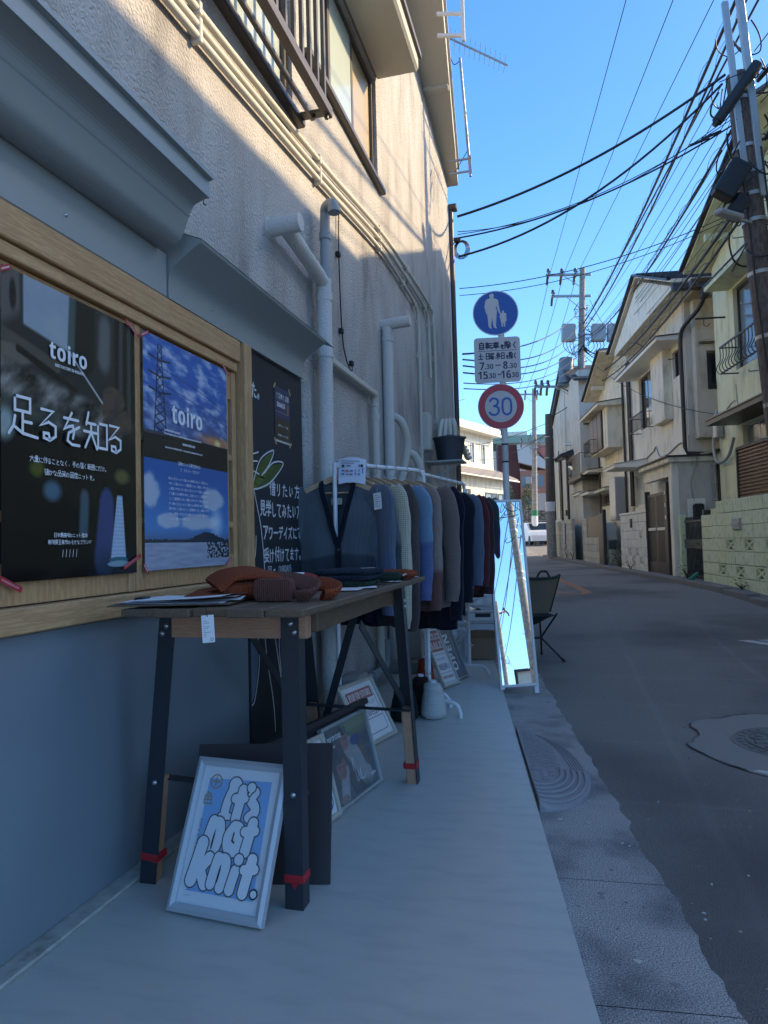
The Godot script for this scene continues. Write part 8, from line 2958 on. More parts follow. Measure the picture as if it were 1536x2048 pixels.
	text(t, "KNIT FACTORY POP UP SHOP", Transform3D(Basis(Vector3.BACK, PI / 2), Vector3(0.225, 0.215, 0.0046)), 0.012, M.white_ink, "Droid Sans", false)
	# cones of yarn
	for q in [["white yarn cone standing before the table's far leg", Vector3(-0.805, 0, -4.16), lin(0.6, 0.6, 0.57), 0.21, 0.078], ["dark brown yarn cone just behind the white one", Vector3(-0.9, 0, -4.26), lin(0.035, 0.024, 0.022), 0.225, 0.07], ["dark green yarn cone left of the white one", Vector3(-0.965, 0, -4.08), lin(0.012, 0.025, 0.022), 0.19, 0.085], ["rust red yarn cone under the racks by the sale poster", Vector3(-1.0, 0.0, -4.9), lin(0.30, 0.04, 0.022), 0.23, 0.068]]:
		var c := thing("yarn_cone", q[0], "yarn cone", "cones of yarn on the floor", q[1])
		var hh: float = q[3]
		var rr: float = q[4]
		b = B.new()
		b.lathe([Vector2(0.001, 0.0), Vector2(rr * 0.8, 0.003), Vector2(rr * 0.97, 0.02), Vector2(rr, 0.04), Vector2(rr * 0.93, hh * 0.4), Vector2(rr * 0.78, hh * 0.7), Vector2(rr * 0.66, hh * 0.9), Vector2(rr * 0.55, hh * 0.97), Vector2(rr * 0.3, hh), Vector2(0.001, hh)], 24)
		var m := knit(q[2], 0)
		obj("wound_yarn", b, m, c)
		b = B.new()
		for k in 9:
			var pts := []
			for j in 90:
				var a := j * 0.42 + k * 1.37
				var u := 0.5 - 0.5 * cos(j * 0.07 + k * 1.25)
				var y := 0.03 + u * hh * 0.82
				var r := rr * (1.005 - 0.36 * pow(y / hh, 1.5))
				pts.append(Vector3(cos(a) * r, y, sin(a) * r))
			b.tube(pts, 0.0017, 4)
		obj("thread", b, m, c)
		b = B.new()
		b.lathe([Vector2(rr * 0.28, hh), Vector2(rr * 0.26, hh + 0.012), Vector2(rr * 0.2, hh + 0.012), Vector2(rr * 0.2, hh - 0.01)], 16)
		obj("core", b, M.paper2, c)
	# boxes and bags at the far end of the apron
	t = thing("cardboard_box", "open brown cardboard box on the apron behind the racks", "box", "", Vector3(-0.82, 0.0, -6.35), 0.12)
	b = B.new()
	for q in [[-0.17, -0.166, -0.13, 0.13], [0.166, 0.17, -0.13, 0.13], [-0.166, 0.166, 0.126, 0.13], [-0.166, 0.166, -0.13, -0.126]]:
		b.box(Vector3(q[0], 0.0, q[2]), Vector3(q[1], 0.19, q[3]))
	b.box(Vector3(-0.166, 0.0, -0.126), Vector3(0.166, 0.005, 0.126))
	var card_m := mat(lin(0.24, 0.16, 0.1), 0.85)
	obj("carton", b, card_m, t)
	b = B.new()
	b.x = Transform3D(Basis(Vector3.RIGHT, 0.7), Vector3(0, 0.19, 0.13))
	b.box(Vector3(-0.166, 0.0, 0.0), Vector3(0.166, 0.1, 0.004))
	obj("flap", b, card_m, t)
	obj("packing", cushion(Vector3(0.02, 0.15, 0.0), Vector3(0.14, 0.07, 0.1), 0.3, 0.7, 0.3, 1.0), M.paper2, t)
	for q in [["white storage crate, lower of the two behind the racks", Vector3(-0.78, 0.0, -6.72), 0.3, lin(0.55, 0.57, 0.58)], ["white storage crate with dark label slot, upper of the two", Vector3(-0.77, 0.3, -6.72), 0.1, lin(0.62, 0.62, 0.6)]]:
		t = thing("storage_crate", q[0], "crate", "stacked white crates", q[1], 0.08)
		b = B.new()
		b.box(Vector3(-0.18, 0.0, -0.2), Vector3(0.18, q[2] - 0.012, 0.2), 0.012)
		obj("tub", b, mat(q[3], 0.5), t)
		b = B.new()
		b.box(Vector3(-0.19, q[2] - 0.012, -0.21), Vector3(0.19, q[2] - 0.002, 0.21), 0.004)
		obj("lid", b, mat(q[3], 0.4), t)
		b = B.new()
		b.box(Vector3(-0.09, q[2] * 0.4, 0.2), Vector3(0.05, q[2] * 0.75, 0.203))
		obj("label_slot", b, M.black, t)
	b = cushion(Vector3(-0.77, 0.4 + 0.07, -6.68), Vector3(0.15, 0.075, 0.13), 0.4, 0.8, 0.35, 5.0)
	solo("plastic_bag", b, mat(lin(0.6, 0.61, 0.6), 0.35), "crumpled white plastic bag on top of the crates", "bag")
	var film := mat(Color(0.85, 0.9, 0.95, 0.3), 0.3)
	film.transparency = BaseMaterial3D.TRANSPARENCY_ALPHA
	b = cushion(Vector3(-0.93, 0.15, -5.9), Vector3(0.1, 0.15, 0.09), 0.5, 0.8, 0.35, 7.0)
	solo("clear_bag", b, film, "clear plastic bag of coat hangers beside the open poster", "bag")
	b = B.new()
	for k in 3:
		b.tube(curve([Vector3(-0.97, 0.1 + 0.05 * k, -5.9), Vector3(-0.9, 0.2 + 0.02 * k, -5.86), Vector3(-0.87, 0.12 + 0.04 * k, -5.93), Vector3(-0.92, 0.06, -5.9)], 5), 0.006, 6)
	solo("wire_hangers", b, M.ink, "dark hanger hooks inside the clear plastic bag", "hangers")
	# pale cabinet and slab against the wall under the clothes
	b = B.new()
	b.box(Vector3(-1.42, 0.1, -5.98), Vector3(-1.17, 0.95, -5.62), 0.008)
	b.box(Vector3(-1.3, 0.12, -5.622), Vector3(-1.296, 0.93, -5.615))
	solo("wall_cabinet", b, mat(lin(0.46, 0.46, 0.44), 0.6), "pale cabinet against the shop wall behind the clothes rack", "cabinet")
	b = B.new()
	b.box(Vector3(-1.44, 0.0, -6.0), Vector3(-1.1, 0.098, -5.5), 0.01)
	solo("concrete_slab", b, M.gutter, "grey concrete slab below the pale cabinet", "slab")
	# old pipes at the foot of the wall
	t = thing("ground_pipe", "grey pipe with joints along the foot of the shop wall", "pipe")
	b = B.new()
	b.tube(curve([Vector3(-1.38, 0.3, -5.3), Vector3(-1.38, 0.14, -5.28), Vector3(-1.37, 0.1, -5.1), Vector3(-1.37, 0.1, -4.5)], 5), 0.034, 10)
	obj("tube", b, M.pvc, t)
	for zz in [-4.55, -4.8]:
		b = B.new()
		b.tube([Vector3(-1.37, 0.1, zz), Vector3(-1.37, 0.1, zz - 0.05)], 0.045, 12)
		obj("joint", b, M.pvc, t)
	b = B.new()
	b.box(Vector3(-1.44, 0.0, -4.52), Vector3(-1.3, 0.2, -4.3), 0.02)
	solo("drain_block", b, M.gutter, "small concrete drain block at the wall's foot below the pipe", "drain block")


# ---------------------------------------------------------------- clothes racks
func rack(label: String, a: Vector3, d: Vector3, high: float, foot: float) -> Node3D:
	var t := thing("clothes_rack", label, "clothes rack", "white clothes racks", a)
	var dir := (d - a).normalized()
	var side := Vector3(-dir.z, 0, dir.x) * -1.0
	side = Vector3(dir.z, 0, -dir.x) * -1.0
	var e := d - a
	var b := B.new()
	var top := Vector3.UP * high
	b.tube(curve([Vector3(0, 0.08, 0), Vector3(0, 0.7, 0), top * 0.955, top * 0.985 + dir * 0.018, top + dir * 0.065, top + e * 0.5, top + e - dir * 0.065, top * 0.985 + e - dir * 0.018, top * 0.955 + e, e + Vector3(0, 0.7, 0), e + Vector3(0, 0.08, 0)], 5), 0.0125, 10)
	obj("frame", b, M.white_metal, t)
	for o in [Vector3.ZERO, e]:
		b = B.new()
		b.tube(curve([o - side * foot, o - side * (foot - 0.005) + Vector3(0, 0.04, 0), o - side * (foot - 0.05) + Vector3(0, 0.082, 0), o + Vector3(0, 0.085, 0), o + side * (foot - 0.05) + Vector3(0, 0.082, 0), o + side * (foot - 0.005) + Vector3(0, 0.04, 0), o + side * foot], 5), 0.0125, 10)
		obj("foot", b, M.white_metal, t)
		b = B.new()
		b.tube([o + Vector3(0, 0.24, 0) - side * 0.016, o + Vector3(0, 0.24, 0) + side * 0.02], 0.008, 8)
		obj("screw", b, M.bolt, t)
	return t


func hanger(where: Transform3D, label: String, m: Material) -> Node3D:
	var t := thing("coat_hanger", label, "hanger", "wooden hangers on the racks")
	t.transform = where
	var b := B.new()
	var pts := []
	for k in 13:
		var u := k / 12.0
		pts.append(Vector2(-0.205 + 0.41 * u, -0.072 - 0.085 * pow(absf(u * 2.0 - 1.0), 1.25)))
	var p := PackedVector2Array()
	for q in pts:
		p.append(q + Vector2(0, 0.012))
	pts.reverse()
	for q in pts:
		p.append(q - Vector2(0, 0.014 + 0.008 * (1.0 - absf(q.x) / 0.205)))
	b.extrude(p, -0.007, 0.007)
	obj("shoulders", b, m, t)
	b = B.new()
	b.tube([Vector3(-0.175, -0.16, 0), Vector3(0.175, -0.16, 0)], 0.0055, 8)
	obj("bar", b, m, t)
	b = B.new()
	b.tube(curve([Vector3(0, -0.08, 0), Vector3(0, -0.045, 0), Vector3(0.016, -0.028, 0), Vector3(0.022, -0.005, 0), Vector3(0.008, 0.015, 0), Vector3(-0.012, 0.014, 0), Vector3(-0.02, -0.002, 0)], 5), 0.0022, 6)
	obj("hook", b, M.bolt, t)
	return t


# knitted top on a hanger. Local axes: x across, y up from the rail, z to the front.
# o: wide, long, sleeve, top colour, low colour, split (share of the length), neck ("v", "crew"), knit kind, fall (how far sleeves stand off), lean
func garment(called: String, label: String, where: Transform3D, o: Dictionary) -> Node3D:
	var t := thing(called, label, o.get("category", "sweater"), "knitwear hanging on the racks")
	t.transform = where
	var wide: float = o.get("wide", 0.2)
	var long: float = o.get("long", 0.62)
	var top: Color = o.top
	var low: Color = o.get("low", o.top)
	var split: float = o.get("split", 0.6)
	var ph: float = o.get("seed", 0.0)
	var m := knit(Color.WHITE, o.get("kind", 0))
	m.vertex_color_use_as_albedo = true
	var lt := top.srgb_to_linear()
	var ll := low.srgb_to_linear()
	var y0 := -0.1
	var vneck: bool = o.get("neck", "crew") == "v"
	var shoulder := func(x: float) -> float: return y0 - 0.06 * pow(clampf(absf(x) / 0.21, 0.0, 1.3), 1.25)
	var half := func(v: float) -> float: return wide * (1.0 + 0.06 * v + 0.03 * sin(v * 5.0 + ph))
	var b := B.new()
	b.grid(56, 40, func(u: float, v: float) -> Vector3:
		var a := TAU * u
		var vv := pow(v, 1.25)
		var w: float = half.call(vv)
		var x := -cos(a) * w
		var yt: float = shoulder.call(x)
		var y := lerpf(yt, y0 - long - 0.012 * sin(a * 2.0 + ph), vv)
		var thick := 0.008 + 0.042 * smoothstep(0.0, 0.25, vv) - 0.008 * vv
		var z := sin(a) * thick * (1.0 if absf(cos(a)) < 0.98 else 0.6)
		z += 0.010 * vv * sin(x * 34.0 + ph + y * 3.0) + 0.006 * vv * sin(x * 61.0 - ph * 2.0 + y * 7.0)
		z += signf(sin(a)) * 0.006 * sin(y * 21.0 + x * 13.0 + ph) * smoothstep(0.1, 0.4, vv)
		return Vector3(x, y, z), true,
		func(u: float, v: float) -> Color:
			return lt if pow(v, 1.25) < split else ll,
		func(u: float, v: float) -> bool:
			if not vneck or sin(TAU * u) < 0.02:
				return false
			var x := -cos(TAU * u) * wide
			return absf(x) < 0.088 * (1.0 - pow(v, 1.25) * long / 0.34))
	obj("body", b, m, t)
	for s in [-1.0, 1.0]:
		b = B.new()
		var fall: float = o.get("fall", 0.05)
		var sl: float = o.get("sleeve", 0.56)
		var path := curve([Vector3(s * wide * 0.80, y0 - 0.07, 0.0), Vector3(s * (wide + 0.018), y0 - 0.125, 0.0), Vector3(s * (wide + fall * 0.75), y0 - 0.3, 0.006), Vector3(s * (wide + fall), y0 - sl * 0.72, 0.012), Vector3(s * (wide + fall * 0.85), y0 - sl, 0.016)], 6)
		var n := path.size() - 1
		b.grid(18, n, func(u: float, v: float) -> Vector3:
			var k := int(round(v * n))
			var d: Vector3 = (path[mini(k + 1, n)] - path[maxi(k - 1, 0)]).normalized()
			var side: Vector3 = Vector3(-d.y, d.x, 0).normalized() * s
			var a: float = TAU * u * s
			var rx := lerpf(0.085, 0.045, smoothstep(0.0, 0.95, v)) * (1.0 if v < 0.93 else 0.9)
			var rz := lerpf(0.022, 0.034, v) * (1.0 if v < 0.93 else 0.85)
			if v < 0.12:
				rx *= 0.75
			var wr := 1.0 + 0.05 * sin(v * 26.0 + ph + a)
			return path[k] + side * cos(a) * rx * wr + Vector3(0, 0, 1) * sin(a) * rz * wr, true,
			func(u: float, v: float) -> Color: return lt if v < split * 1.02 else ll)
		obj("sleeve", b, m, t)
	if vneck:   # dark band along the opening, buttons, woven label
		var band := knit(o.band, 1)
		b = B.new()
		for s in [-1.0, 1.0]:
			var pts := [Vector3(s * 0.068, y0 - 0.004, -0.01), Vector3(s * 0.088, y0 - 0.012, 0.02), Vector3(s * 0.078, y0 - 0.07, 0.044), Vector3(s * 0.05, y0 - 0.17, 0.052), Vector3(s * 0.018, y0 - 0.29, 0.054), Vector3(s * 0.002, y0 - 0.34, 0.055)]
			var c := curve(pts, 5)
			for k in c.size() - 1:
				b.bar(c[k], c[k + 1] + (c[k + 1] - c[k]).normalized() * 0.003, 0.026, 0.006, Vector3.BACK)
		b.bar(Vector3(0.003, y0 - 0.335, 0.057), Vector3(0.006, y0 - long + 0.01, 0.06), 0.03, 0.007, Vector3.BACK)
		b.tube(curve([Vector3(-0.068, y0 - 0.004, -0.014), Vector3(-0.04, y0 + 0.004, -0.02), Vector3(0.0, y0 + 0.002, -0.022), Vector3(0.04, y0 + 0.004, -0.02), Vector3(0.068, y0 - 0.004, -0.014)], 4), 0.011, 8)
		obj("front_band", b, band, t)
		for k in 3:
			b = B.new()
			b.x = Transform3D(Basis(Vector3.RIGHT, PI / 2), Vector3(0.005, y0 - 0.37 - k * 0.12, 0.0605))
			b.lathe([Vector2(0.009, 0.0), Vector2(0.009, 0.003), Vector2(0.006, 0.004), Vector2(0.0002, 0.003)], 12)
			obj("button", b, M.black, t)
		b = B.new()
		b.x = Transform3D(Basis(), Vector3(-0.012, y0 - 0.105, -0.018))
		b.box(Vector3(-0.03, -0.018, 0.0), Vector3(0.03, 0.018, 0.003))
		obj("neck_label", b, mat(lin(0.5, 0.47, 0.38), 0.8), t)
		b = B.new()
		b.x = Transform3D(Basis(), Vector3(-0.012, y0 - 0.105, -0.0145))
		for k in 5:
			b.stroke([Vector2(-0.014 + k * 0.007, -0.008), Vector2(-0.0125 + k * 0.007, 0.006)], 0.001, 0.0, false)
		obj("lettering", b, M.ink_grey, t)
	else:
		b = B.new()
		var ring := []
		for k in 21:
			var a := TAU * k / 20.0
			ring.append(Vector3(cos(a) * 0.075, y0 - 0.006 - 0.02 * maxf(0.0, sin(a)), sin(a) * 0.028 + 0.006))
		b.tube(ring, 0.011, 8, false)
		obj("collar", b, knit(o.top, 1), t)
	return t


func swing_tag(label: String, where: Transform3D, w: float, h: float) -> void:
	var t := thing("swing_tag", label, "tag", "swing tags on the clothes")
	t.transform = where
	var b := B.new()
	b.grid(3, 6, func(u: float, v: float) -> Vector3: return Vector3((u - 0.5) * w, -v * h, 0.008 * v * v))
	b.grid(3, 6, func(u: float, v: float) -> Vector3: return Vector3((0.5 - u) * w, -v * h, 0.008 * v * v - 0.0006))
	obj("sheet", b, M.paper, t)
	b = B.new()
	for k in 6:
		b.stroke([Vector2(-w * 0.35, -h * (0.15 + 0.13 * k)), Vector2(w * (0.1 + 0.2 * (k % 2)), -h * (0.15 + 0.13 * k))], 0.0022, 0.0012 + 0.008 * pow(0.15 + 0.13 * k, 2), false)
	obj("lettering", b, M.ink_grey, t)
	b = B.new()
	b.tube([Vector3(0, 0, 0), Vector3(0.0, 0.03, -0.01)], 0.0008, 4)
	obj("thread", b, M.paper2, t)


func racks() -> void:
	var a1 := Vector3(-1.205, 0, -3.60)
	var e1 := Vector3(-0.85, 0, -4.28)
	var a2 := Vector3(-0.90, 0, -4.46)
	var e2 := Vector3(-0.76, 0, -5.45)
	var high := 1.49
	rack("white tubular clothes rack nearest the table, a payment sheet on its corner", a1, e1, high, 0.23)
	rack("white tubular clothes rack beside the mirror, farther from the table", a2, e2, high, 0.15)
	var wood := mat(Color.WHITE, 0.5, null, 1, Vector3(2, 9, 9), false, noise(97, 0.03, 3, FastNoiseLite.TYPE_SIMPLEX_SMOOTH, 256, [[0.0, lin(0.42, 0.27, 0.15)], [1.0, lin(0.56, 0.38, 0.22)]]))
	var spot := func(a: Vector3, e: Vector3, u: float, yaw: float) -> Transform3D:
		var d := (e - a).normalized()
		var z := (-d).rotated(Vector3.UP, yaw)
		return Transform3D(Basis(Vector3.UP.cross(z), Vector3.UP, z), a.lerp(e, u) + Vector3.UP * (high - 0.002))
	var list := [   # rack, place along it, yaw, label, options
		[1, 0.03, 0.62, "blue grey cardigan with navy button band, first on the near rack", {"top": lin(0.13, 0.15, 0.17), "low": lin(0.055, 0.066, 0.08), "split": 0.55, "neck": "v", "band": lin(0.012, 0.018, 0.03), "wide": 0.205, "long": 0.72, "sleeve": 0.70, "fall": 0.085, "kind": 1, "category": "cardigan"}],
		[1, 0.20, -0.04, "muted blue striped sweater, second on the near rack", {"top": lin(0.16, 0.19, 0.25), "low": lin(0.13, 0.17, 0.27), "split": 0.6, "wide": 0.205, "long": 0.68, "sleeve": 0.72, "kind": 1}],
		[1, 0.31, 0.05, "cream waffle knit sweater, the palest on the racks", {"top": lin(0.68, 0.63, 0.47), "wide": 0.21, "long": 0.62, "sleeve": 0.80, "fall": 0.06, "kind": 2}],
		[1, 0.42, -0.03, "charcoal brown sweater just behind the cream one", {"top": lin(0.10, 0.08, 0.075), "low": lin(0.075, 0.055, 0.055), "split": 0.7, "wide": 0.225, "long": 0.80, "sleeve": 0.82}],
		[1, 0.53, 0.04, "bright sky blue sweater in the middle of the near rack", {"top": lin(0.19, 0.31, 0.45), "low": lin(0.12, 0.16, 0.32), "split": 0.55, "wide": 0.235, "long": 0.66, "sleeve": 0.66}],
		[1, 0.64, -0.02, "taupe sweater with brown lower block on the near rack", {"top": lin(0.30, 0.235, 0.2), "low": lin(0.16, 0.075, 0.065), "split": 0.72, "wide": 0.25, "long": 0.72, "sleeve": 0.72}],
		[1, 0.78, 0.06, "grey brown sweater, last but one on the near rack", {"top": lin(0.19, 0.155, 0.14), "wide": 0.265, "long": 0.72, "sleeve": 0.68, "fall": 0.06}],
		[1, 0.93, -0.02, "black navy long cardigan at the end of the near rack", {"top": lin(0.012, 0.015, 0.025), "wide": 0.25, "long": 0.86, "sleeve": 0.8, "fall": 0.03}],
		[2, 0.16, 0.02, "very dark navy sweater, first on the far rack", {"top": lin(0.014, 0.018, 0.03), "wide": 0.21, "long": 0.82, "sleeve": 0.74, "fall": 0.03}],
		[2, 0.36, -0.04, "slate blue sweater with white tag on the far rack", {"top": lin(0.12, 0.15, 0.21), "wide": 0.215, "long": 0.66, "sleeve": 0.64}],
		[2, 0.50, 0.03, "burgundy sweater in the middle of the far rack", {"top": lin(0.10, 0.028, 0.038), "wide": 0.215, "long": 0.70, "sleeve": 0.66}],
		[2, 0.63, -0.02, "dark brown sweater on the far rack", {"top": lin(0.06, 0.035, 0.035), "wide": 0.22, "long": 0.74, "sleeve": 0.72}],
		[2, 0.77, 0.03, "dark teal grey sweater, second from the mirror end", {"top": lin(0.04, 0.055, 0.066), "wide": 0.225, "long": 0.72, "sleeve": 0.68}],
		[2, 0.92, 0.0, "grey green sweater nearest the mirror, last on the far rack", {"top": lin(0.12, 0.135, 0.12), "wide": 0.235, "long": 0.62, "sleeve": 0.64, "fall": 0.06}],
	]
	var n := 0
	var first: Node3D
	for g in list:
		var where: Transform3D = spot.call(a1 if g[0] == 1 else a2, e1 if g[0] == 1 else e2, g[1], g[2])
		g[4].seed = n * 1.7
		garment("cardigan" if n == 0 else "sweater", g[3], where, g[4])
		var hl := "pale wooden hanger carrying the %s" % (g[3] as String).split(",")[0].split(" with")[0]
		if first == null:
			first = hanger(where, hl, wood)
		else:
			copy(first, hl, where)
		n += 1
	# dark trousers' hems below the first cardigan
	var t := thing("skirt", "dark navy skirt hanging inside the first cardigan, its hem below", "skirt", "knitwear hanging on the racks")
	t.transform = spot.call(a1, e1, 0.15, 0.0)
	var b := B.new()
	b.grid(56, 10, func(u: float, v: float) -> Vector3:
		var a := TAU * u
		return Vector3(-cos(a) * (0.17 + 0.03 * v), -0.62 - 0.25 * v - 0.015 * sin(a * 5.0), sin(a) * 0.03 + 0.012 * sin(a * 9.0) * v), true)
	obj("cloth", b, knit(lin(0.012, 0.015, 0.026), 0), t)
	# tags
	for q in [["long white swing tag with blue print beside the cream sweater", 1, 0.27, 0.2, -0.2, 0.075, 0.2], ["white swing tag on the cream sweater's shoulder", 1, 0.36, 0.19, -0.2, 0.07, 0.13], ["white swing tag by the taupe sweater", 1, 0.58, 0.21, -0.2, 0.05, 0.12], ["white swing tag on the slate blue sweater", 2, 0.31, 0.17, -0.18, 0.07, 0.2], ["small white swing tag on the muted blue sweater", 1, 0.17, 0.2, -0.17, 0.05, 0.09]]:
		var where: Transform3D = spot.call(a1 if q[1] == 1 else a2, e1 if q[1] == 1 else e2, q[2], 0.15)
		swing_tag(q[0], where * Transform3D(Basis(Vector3.BACK, 0.12), Vector3(q[3], q[4], 0.05)), q[5], q[6])
	b = B.new()
	b.x = spot.call(a1, e1, 0.24, 0.1) * Transform3D(Basis(Vector3.BACK, 0.3), Vector3(0.14, -0.13, 0.04))
	b.grid(8, 6, func(u: float, v: float) -> Vector3: return Vector3((u - 0.5) * 0.13, -v * 0.09 - 0.02 * u * u, 0.015 * sin(u * 5.0)))
	solo("fabric_swatch", b, knit(lin(0.16, 0.15, 0.22), 0), "small lilac grey fabric flap over the shoulders on the near rack", "swatch")
	# payment sheet on the rack's corner
	t = thing("payment_sheet", "white printed sheet of payment logos hung on the near rack's corner", "notice")
	t.transform = Transform3D(Basis(Vector3.UP, 0.30) * Basis(Vector3.BACK, -0.05), Vector3(-1.105, 1.435, -3.60))
	b = B.new()
	b.grid(10, 8, func(u: float, v: float) -> Vector3: return Vector3((u - 0.5) * 0.145, (0.5 - v) * 0.135 + 0.012 * sin(u * 3.0), 0.014 * sin(PI * u) * (1.2 - v)))
	b.grid(10, 8, func(u: float, v: float) -> Vector3: return Vector3((0.5 - u) * 0.145, (0.5 - v) * 0.135 + 0.012 * sin((1.0 - u) * 3.0), 0.014 * sin(PI * u) * (1.2 - v) - 0.0006))
	obj("sheet", b, mat(lin(0.62, 0.66, 0.76), 0.6), t)
	var marks := [[-0.05, 0.03, 0.014, 0.014, 0], [-0.02, 0.032, 0.024, 0.006, 4], [0.05, 0.034, 0.014, 0.014, 0], [-0.05, 0.005, 0.016, 0.008, 1], [-0.027, 0.005, 0.016, 0.01, 2], [-0.005, 0.005, 0.016, 0.01, 3], [-0.05, -0.014, 0.016, 0.009, 3], [-0.027, -0.014, 0.013, 0.007, 4], [-0.006, -0.014, 0.016, 0.008, 4], [0.017, 0.008, 0.005, 0.012, 3], [0.017, -0.01, 0.006, 0.012, 1], [0.036, 0.034, 0.006, 0.014, 1], [0.036, 0.008, 0.006, 0.012, 2], [0.036, -0.012, 0.009, 0.012, 3], [0.056, 0.008, 0.005, 0.03, 1]]
	var inks := [M.ink, mat(lin(0.03, 0.08, 0.4), 0.6), mat(lin(0.6, 0.14, 0.05), 0.6), mat(lin(0.05, 0.17, 0.45), 0.6), M.ink_grey]
	for k in inks.size():
		b = B.new()
		for q in marks:
			if q[4] == k:
				block(b, q[0] - q[2] / 2, q[1] - q[3] / 2, q[0] + q[2] / 2, q[1] + q[3] / 2, 0.0195)
		obj("logo_mark", b, inks[k], t)
	b = B.new()
	for k in 2:
		b.stroke([Vector2(-0.06, 0.058 - 0.012 * k), Vector2(0.04 - 0.03 * k, 0.058 - 0.012 * k)], 0.003, 0.0195, false)
	obj("lettering", b, M.ink_grey, t)


func mirror_and_chair() -> void:
	var w := 0.286
	var h := 1.35
	var where := leaning(Vector3(-0.489, 0.012, -4.997), Vector3(0.909, 0, -0.417), 9.0)
	var t := thing("standing_mirror", "tall narrow white framed mirror leaning at the apron's edge, reflecting sky", "mirror")
	t.transform = where
	var b := B.new()
	for q in [[0.0, 0.0, w, 0.018], [0.0, h - 0.018, w, h], [0.0, 0.018, 0.018, h - 0.018], [w - 0.018, 0.018, w, h - 0.018]]:
		b.box(Vector3(q[0], q[1], -0.02), Vector3(q[2], q[3], 0.008), 0.003)
	obj("frame", b, mat(lin(0.68, 0.68, 0.67), 0.35), t)
	b = B.new()
	b.face([Vector3(0.016, 0.016, 0.0), Vector3(w - 0.016, 0.016, 0.0), Vector3(w - 0.016, h - 0.016, 0.0), Vector3(0.016, h - 0.016, 0.0)], Vector3.BACK)
	var glass := mat(Color(0.95, 0.97, 0.97), 0.0)
	glass.metallic = 1.0
	obj("mirror_glass", b, glass, t)
	b = B.new()
	b.box(Vector3(0.004, 0.004, -0.026), Vector3(w - 0.004, h - 0.004, -0.0205))
	obj("back_panel", b, M.planks[0], t)
	b = B.new()
	b.box(Vector3(0.0, -0.012, -0.02), Vector3(0.03, 0.0, 0.012))
	b.box(Vector3(w - 0.03, -0.05, -0.02), Vector3(w, 0.0, 0.0))
	obj("foot", b, M.white_metal, t)
	# folding camp chair beyond it, seen from behind
	t = thing("camp_chair", "low folding camp chair of khaki and dark green cloth behind the mirror", "chair", "", Vector3(-0.25, rise(6.3), -6.35), 0.5)
	var khaki := mat(lin(0.17, 0.145, 0.095), 0.85, M.fine, 0.1, Vector3(6, 6, 6))
	var green := mat(lin(0.014, 0.035, 0.025), 0.8)
	b = B.new()
	b.grid(16, 12, func(u: float, v: float) -> Vector3:
		var x := (u - 0.5) * (0.42 - 0.1 * v)
		return Vector3(x, 0.76 - v * 0.32, 0.12 * pow(absf(u - 0.5) * 2.0, 2.0) * -1.0 + 0.1 - v * 0.12 + 0.02 * sin(u * 9.0) * v))
	b.grid(16, 12, func(u: float, v: float) -> Vector3:
		var x := (0.5 - u) * (0.42 - 0.1 * v)
		return Vector3(x, 0.76 - v * 0.32, 0.12 * pow(absf(u - 0.5) * 2.0, 2.0) * -1.0 + 0.098 - v * 0.12 + 0.02 * sin((1.0 - u) * 9.0) * v))
	obj("back_cloth", b, khaki, t)
	b = B.new()
	b.tube(curve([Vector3(-0.21, 0.77, -0.02), Vector3(-0.12, 0.755, 0.06), Vector3(0.0, 0.752, 0.1), Vector3(0.12, 0.755, 0.06), Vector3(0.21, 0.77, -0.02)], 5), 0.014, 8)
	for s in [-1.0, 1.0]:
		b.tube([Vector3(s * 0.155, 0.44, -0.12), Vector3(s * 0.21, 0.77, -0.02)], 0.012, 8)
	b.tube(curve([Vector3(-0.06, 0.76, 0.085), Vector3(-0.03, 0.81, 0.09), Vector3(0.03, 0.81, 0.09), Vector3(0.06, 0.76, 0.085)], 4), 0.01, 6)
	obj("edging", b, green, t)
	b = B.new()
	b.grid(12, 12, func(u: float, v: float) -> Vector3: return Vector3((u - 0.5) * 0.36, 0.43 - 0.1 * sin(PI * u) * sin(PI * v) - 0.02 * (1.0 - v), -0.03 - v * 0.36))
	b.grid(12, 12, func(u: float, v: float) -> Vector3: return Vector3((0.5 - u) * 0.36, 0.428 - 0.1 * sin(PI * u) * sin(PI * v) - 0.02 * (1.0 - v), -0.03 - v * 0.36))
	obj("seat_cloth", b, mat(lin(0.02, 0.024, 0.03), 0.85), t)
	for s in [-1.0, 1.0]:
		for q in [[Vector3(s * 0.18, 0.43, -0.03), Vector3(s * 0.1, 0.2, -0.2)], [Vector3(s * 0.18, 0.44, -0.38), Vector3(s * 0.1, 0.2, -0.2)], [Vector3(s * 0.1, 0.2, -0.2), Vector3(s * 0.21, 0.01, 0.02)], [Vector3(s * 0.1, 0.2, -0.2), Vector3(s * 0.2, 0.01, -0.4)]]:
			b = B.new()
			b.tube([q[0], q[1]], 0.0085, 8)
			if q[1].y < 0.1:
				b.tube([q[1].lerp(q[0], 0.1), q[1]], 0.013, 8)
			obj("leg", b, M.black, t)
	b = B.new()
	b.tube([Vector3(-0.1, 0.2, -0.2), Vector3(0.1, 0.2, -0.2)], 0.011, 8)
	obj("cross_tube", b, M.black, t)


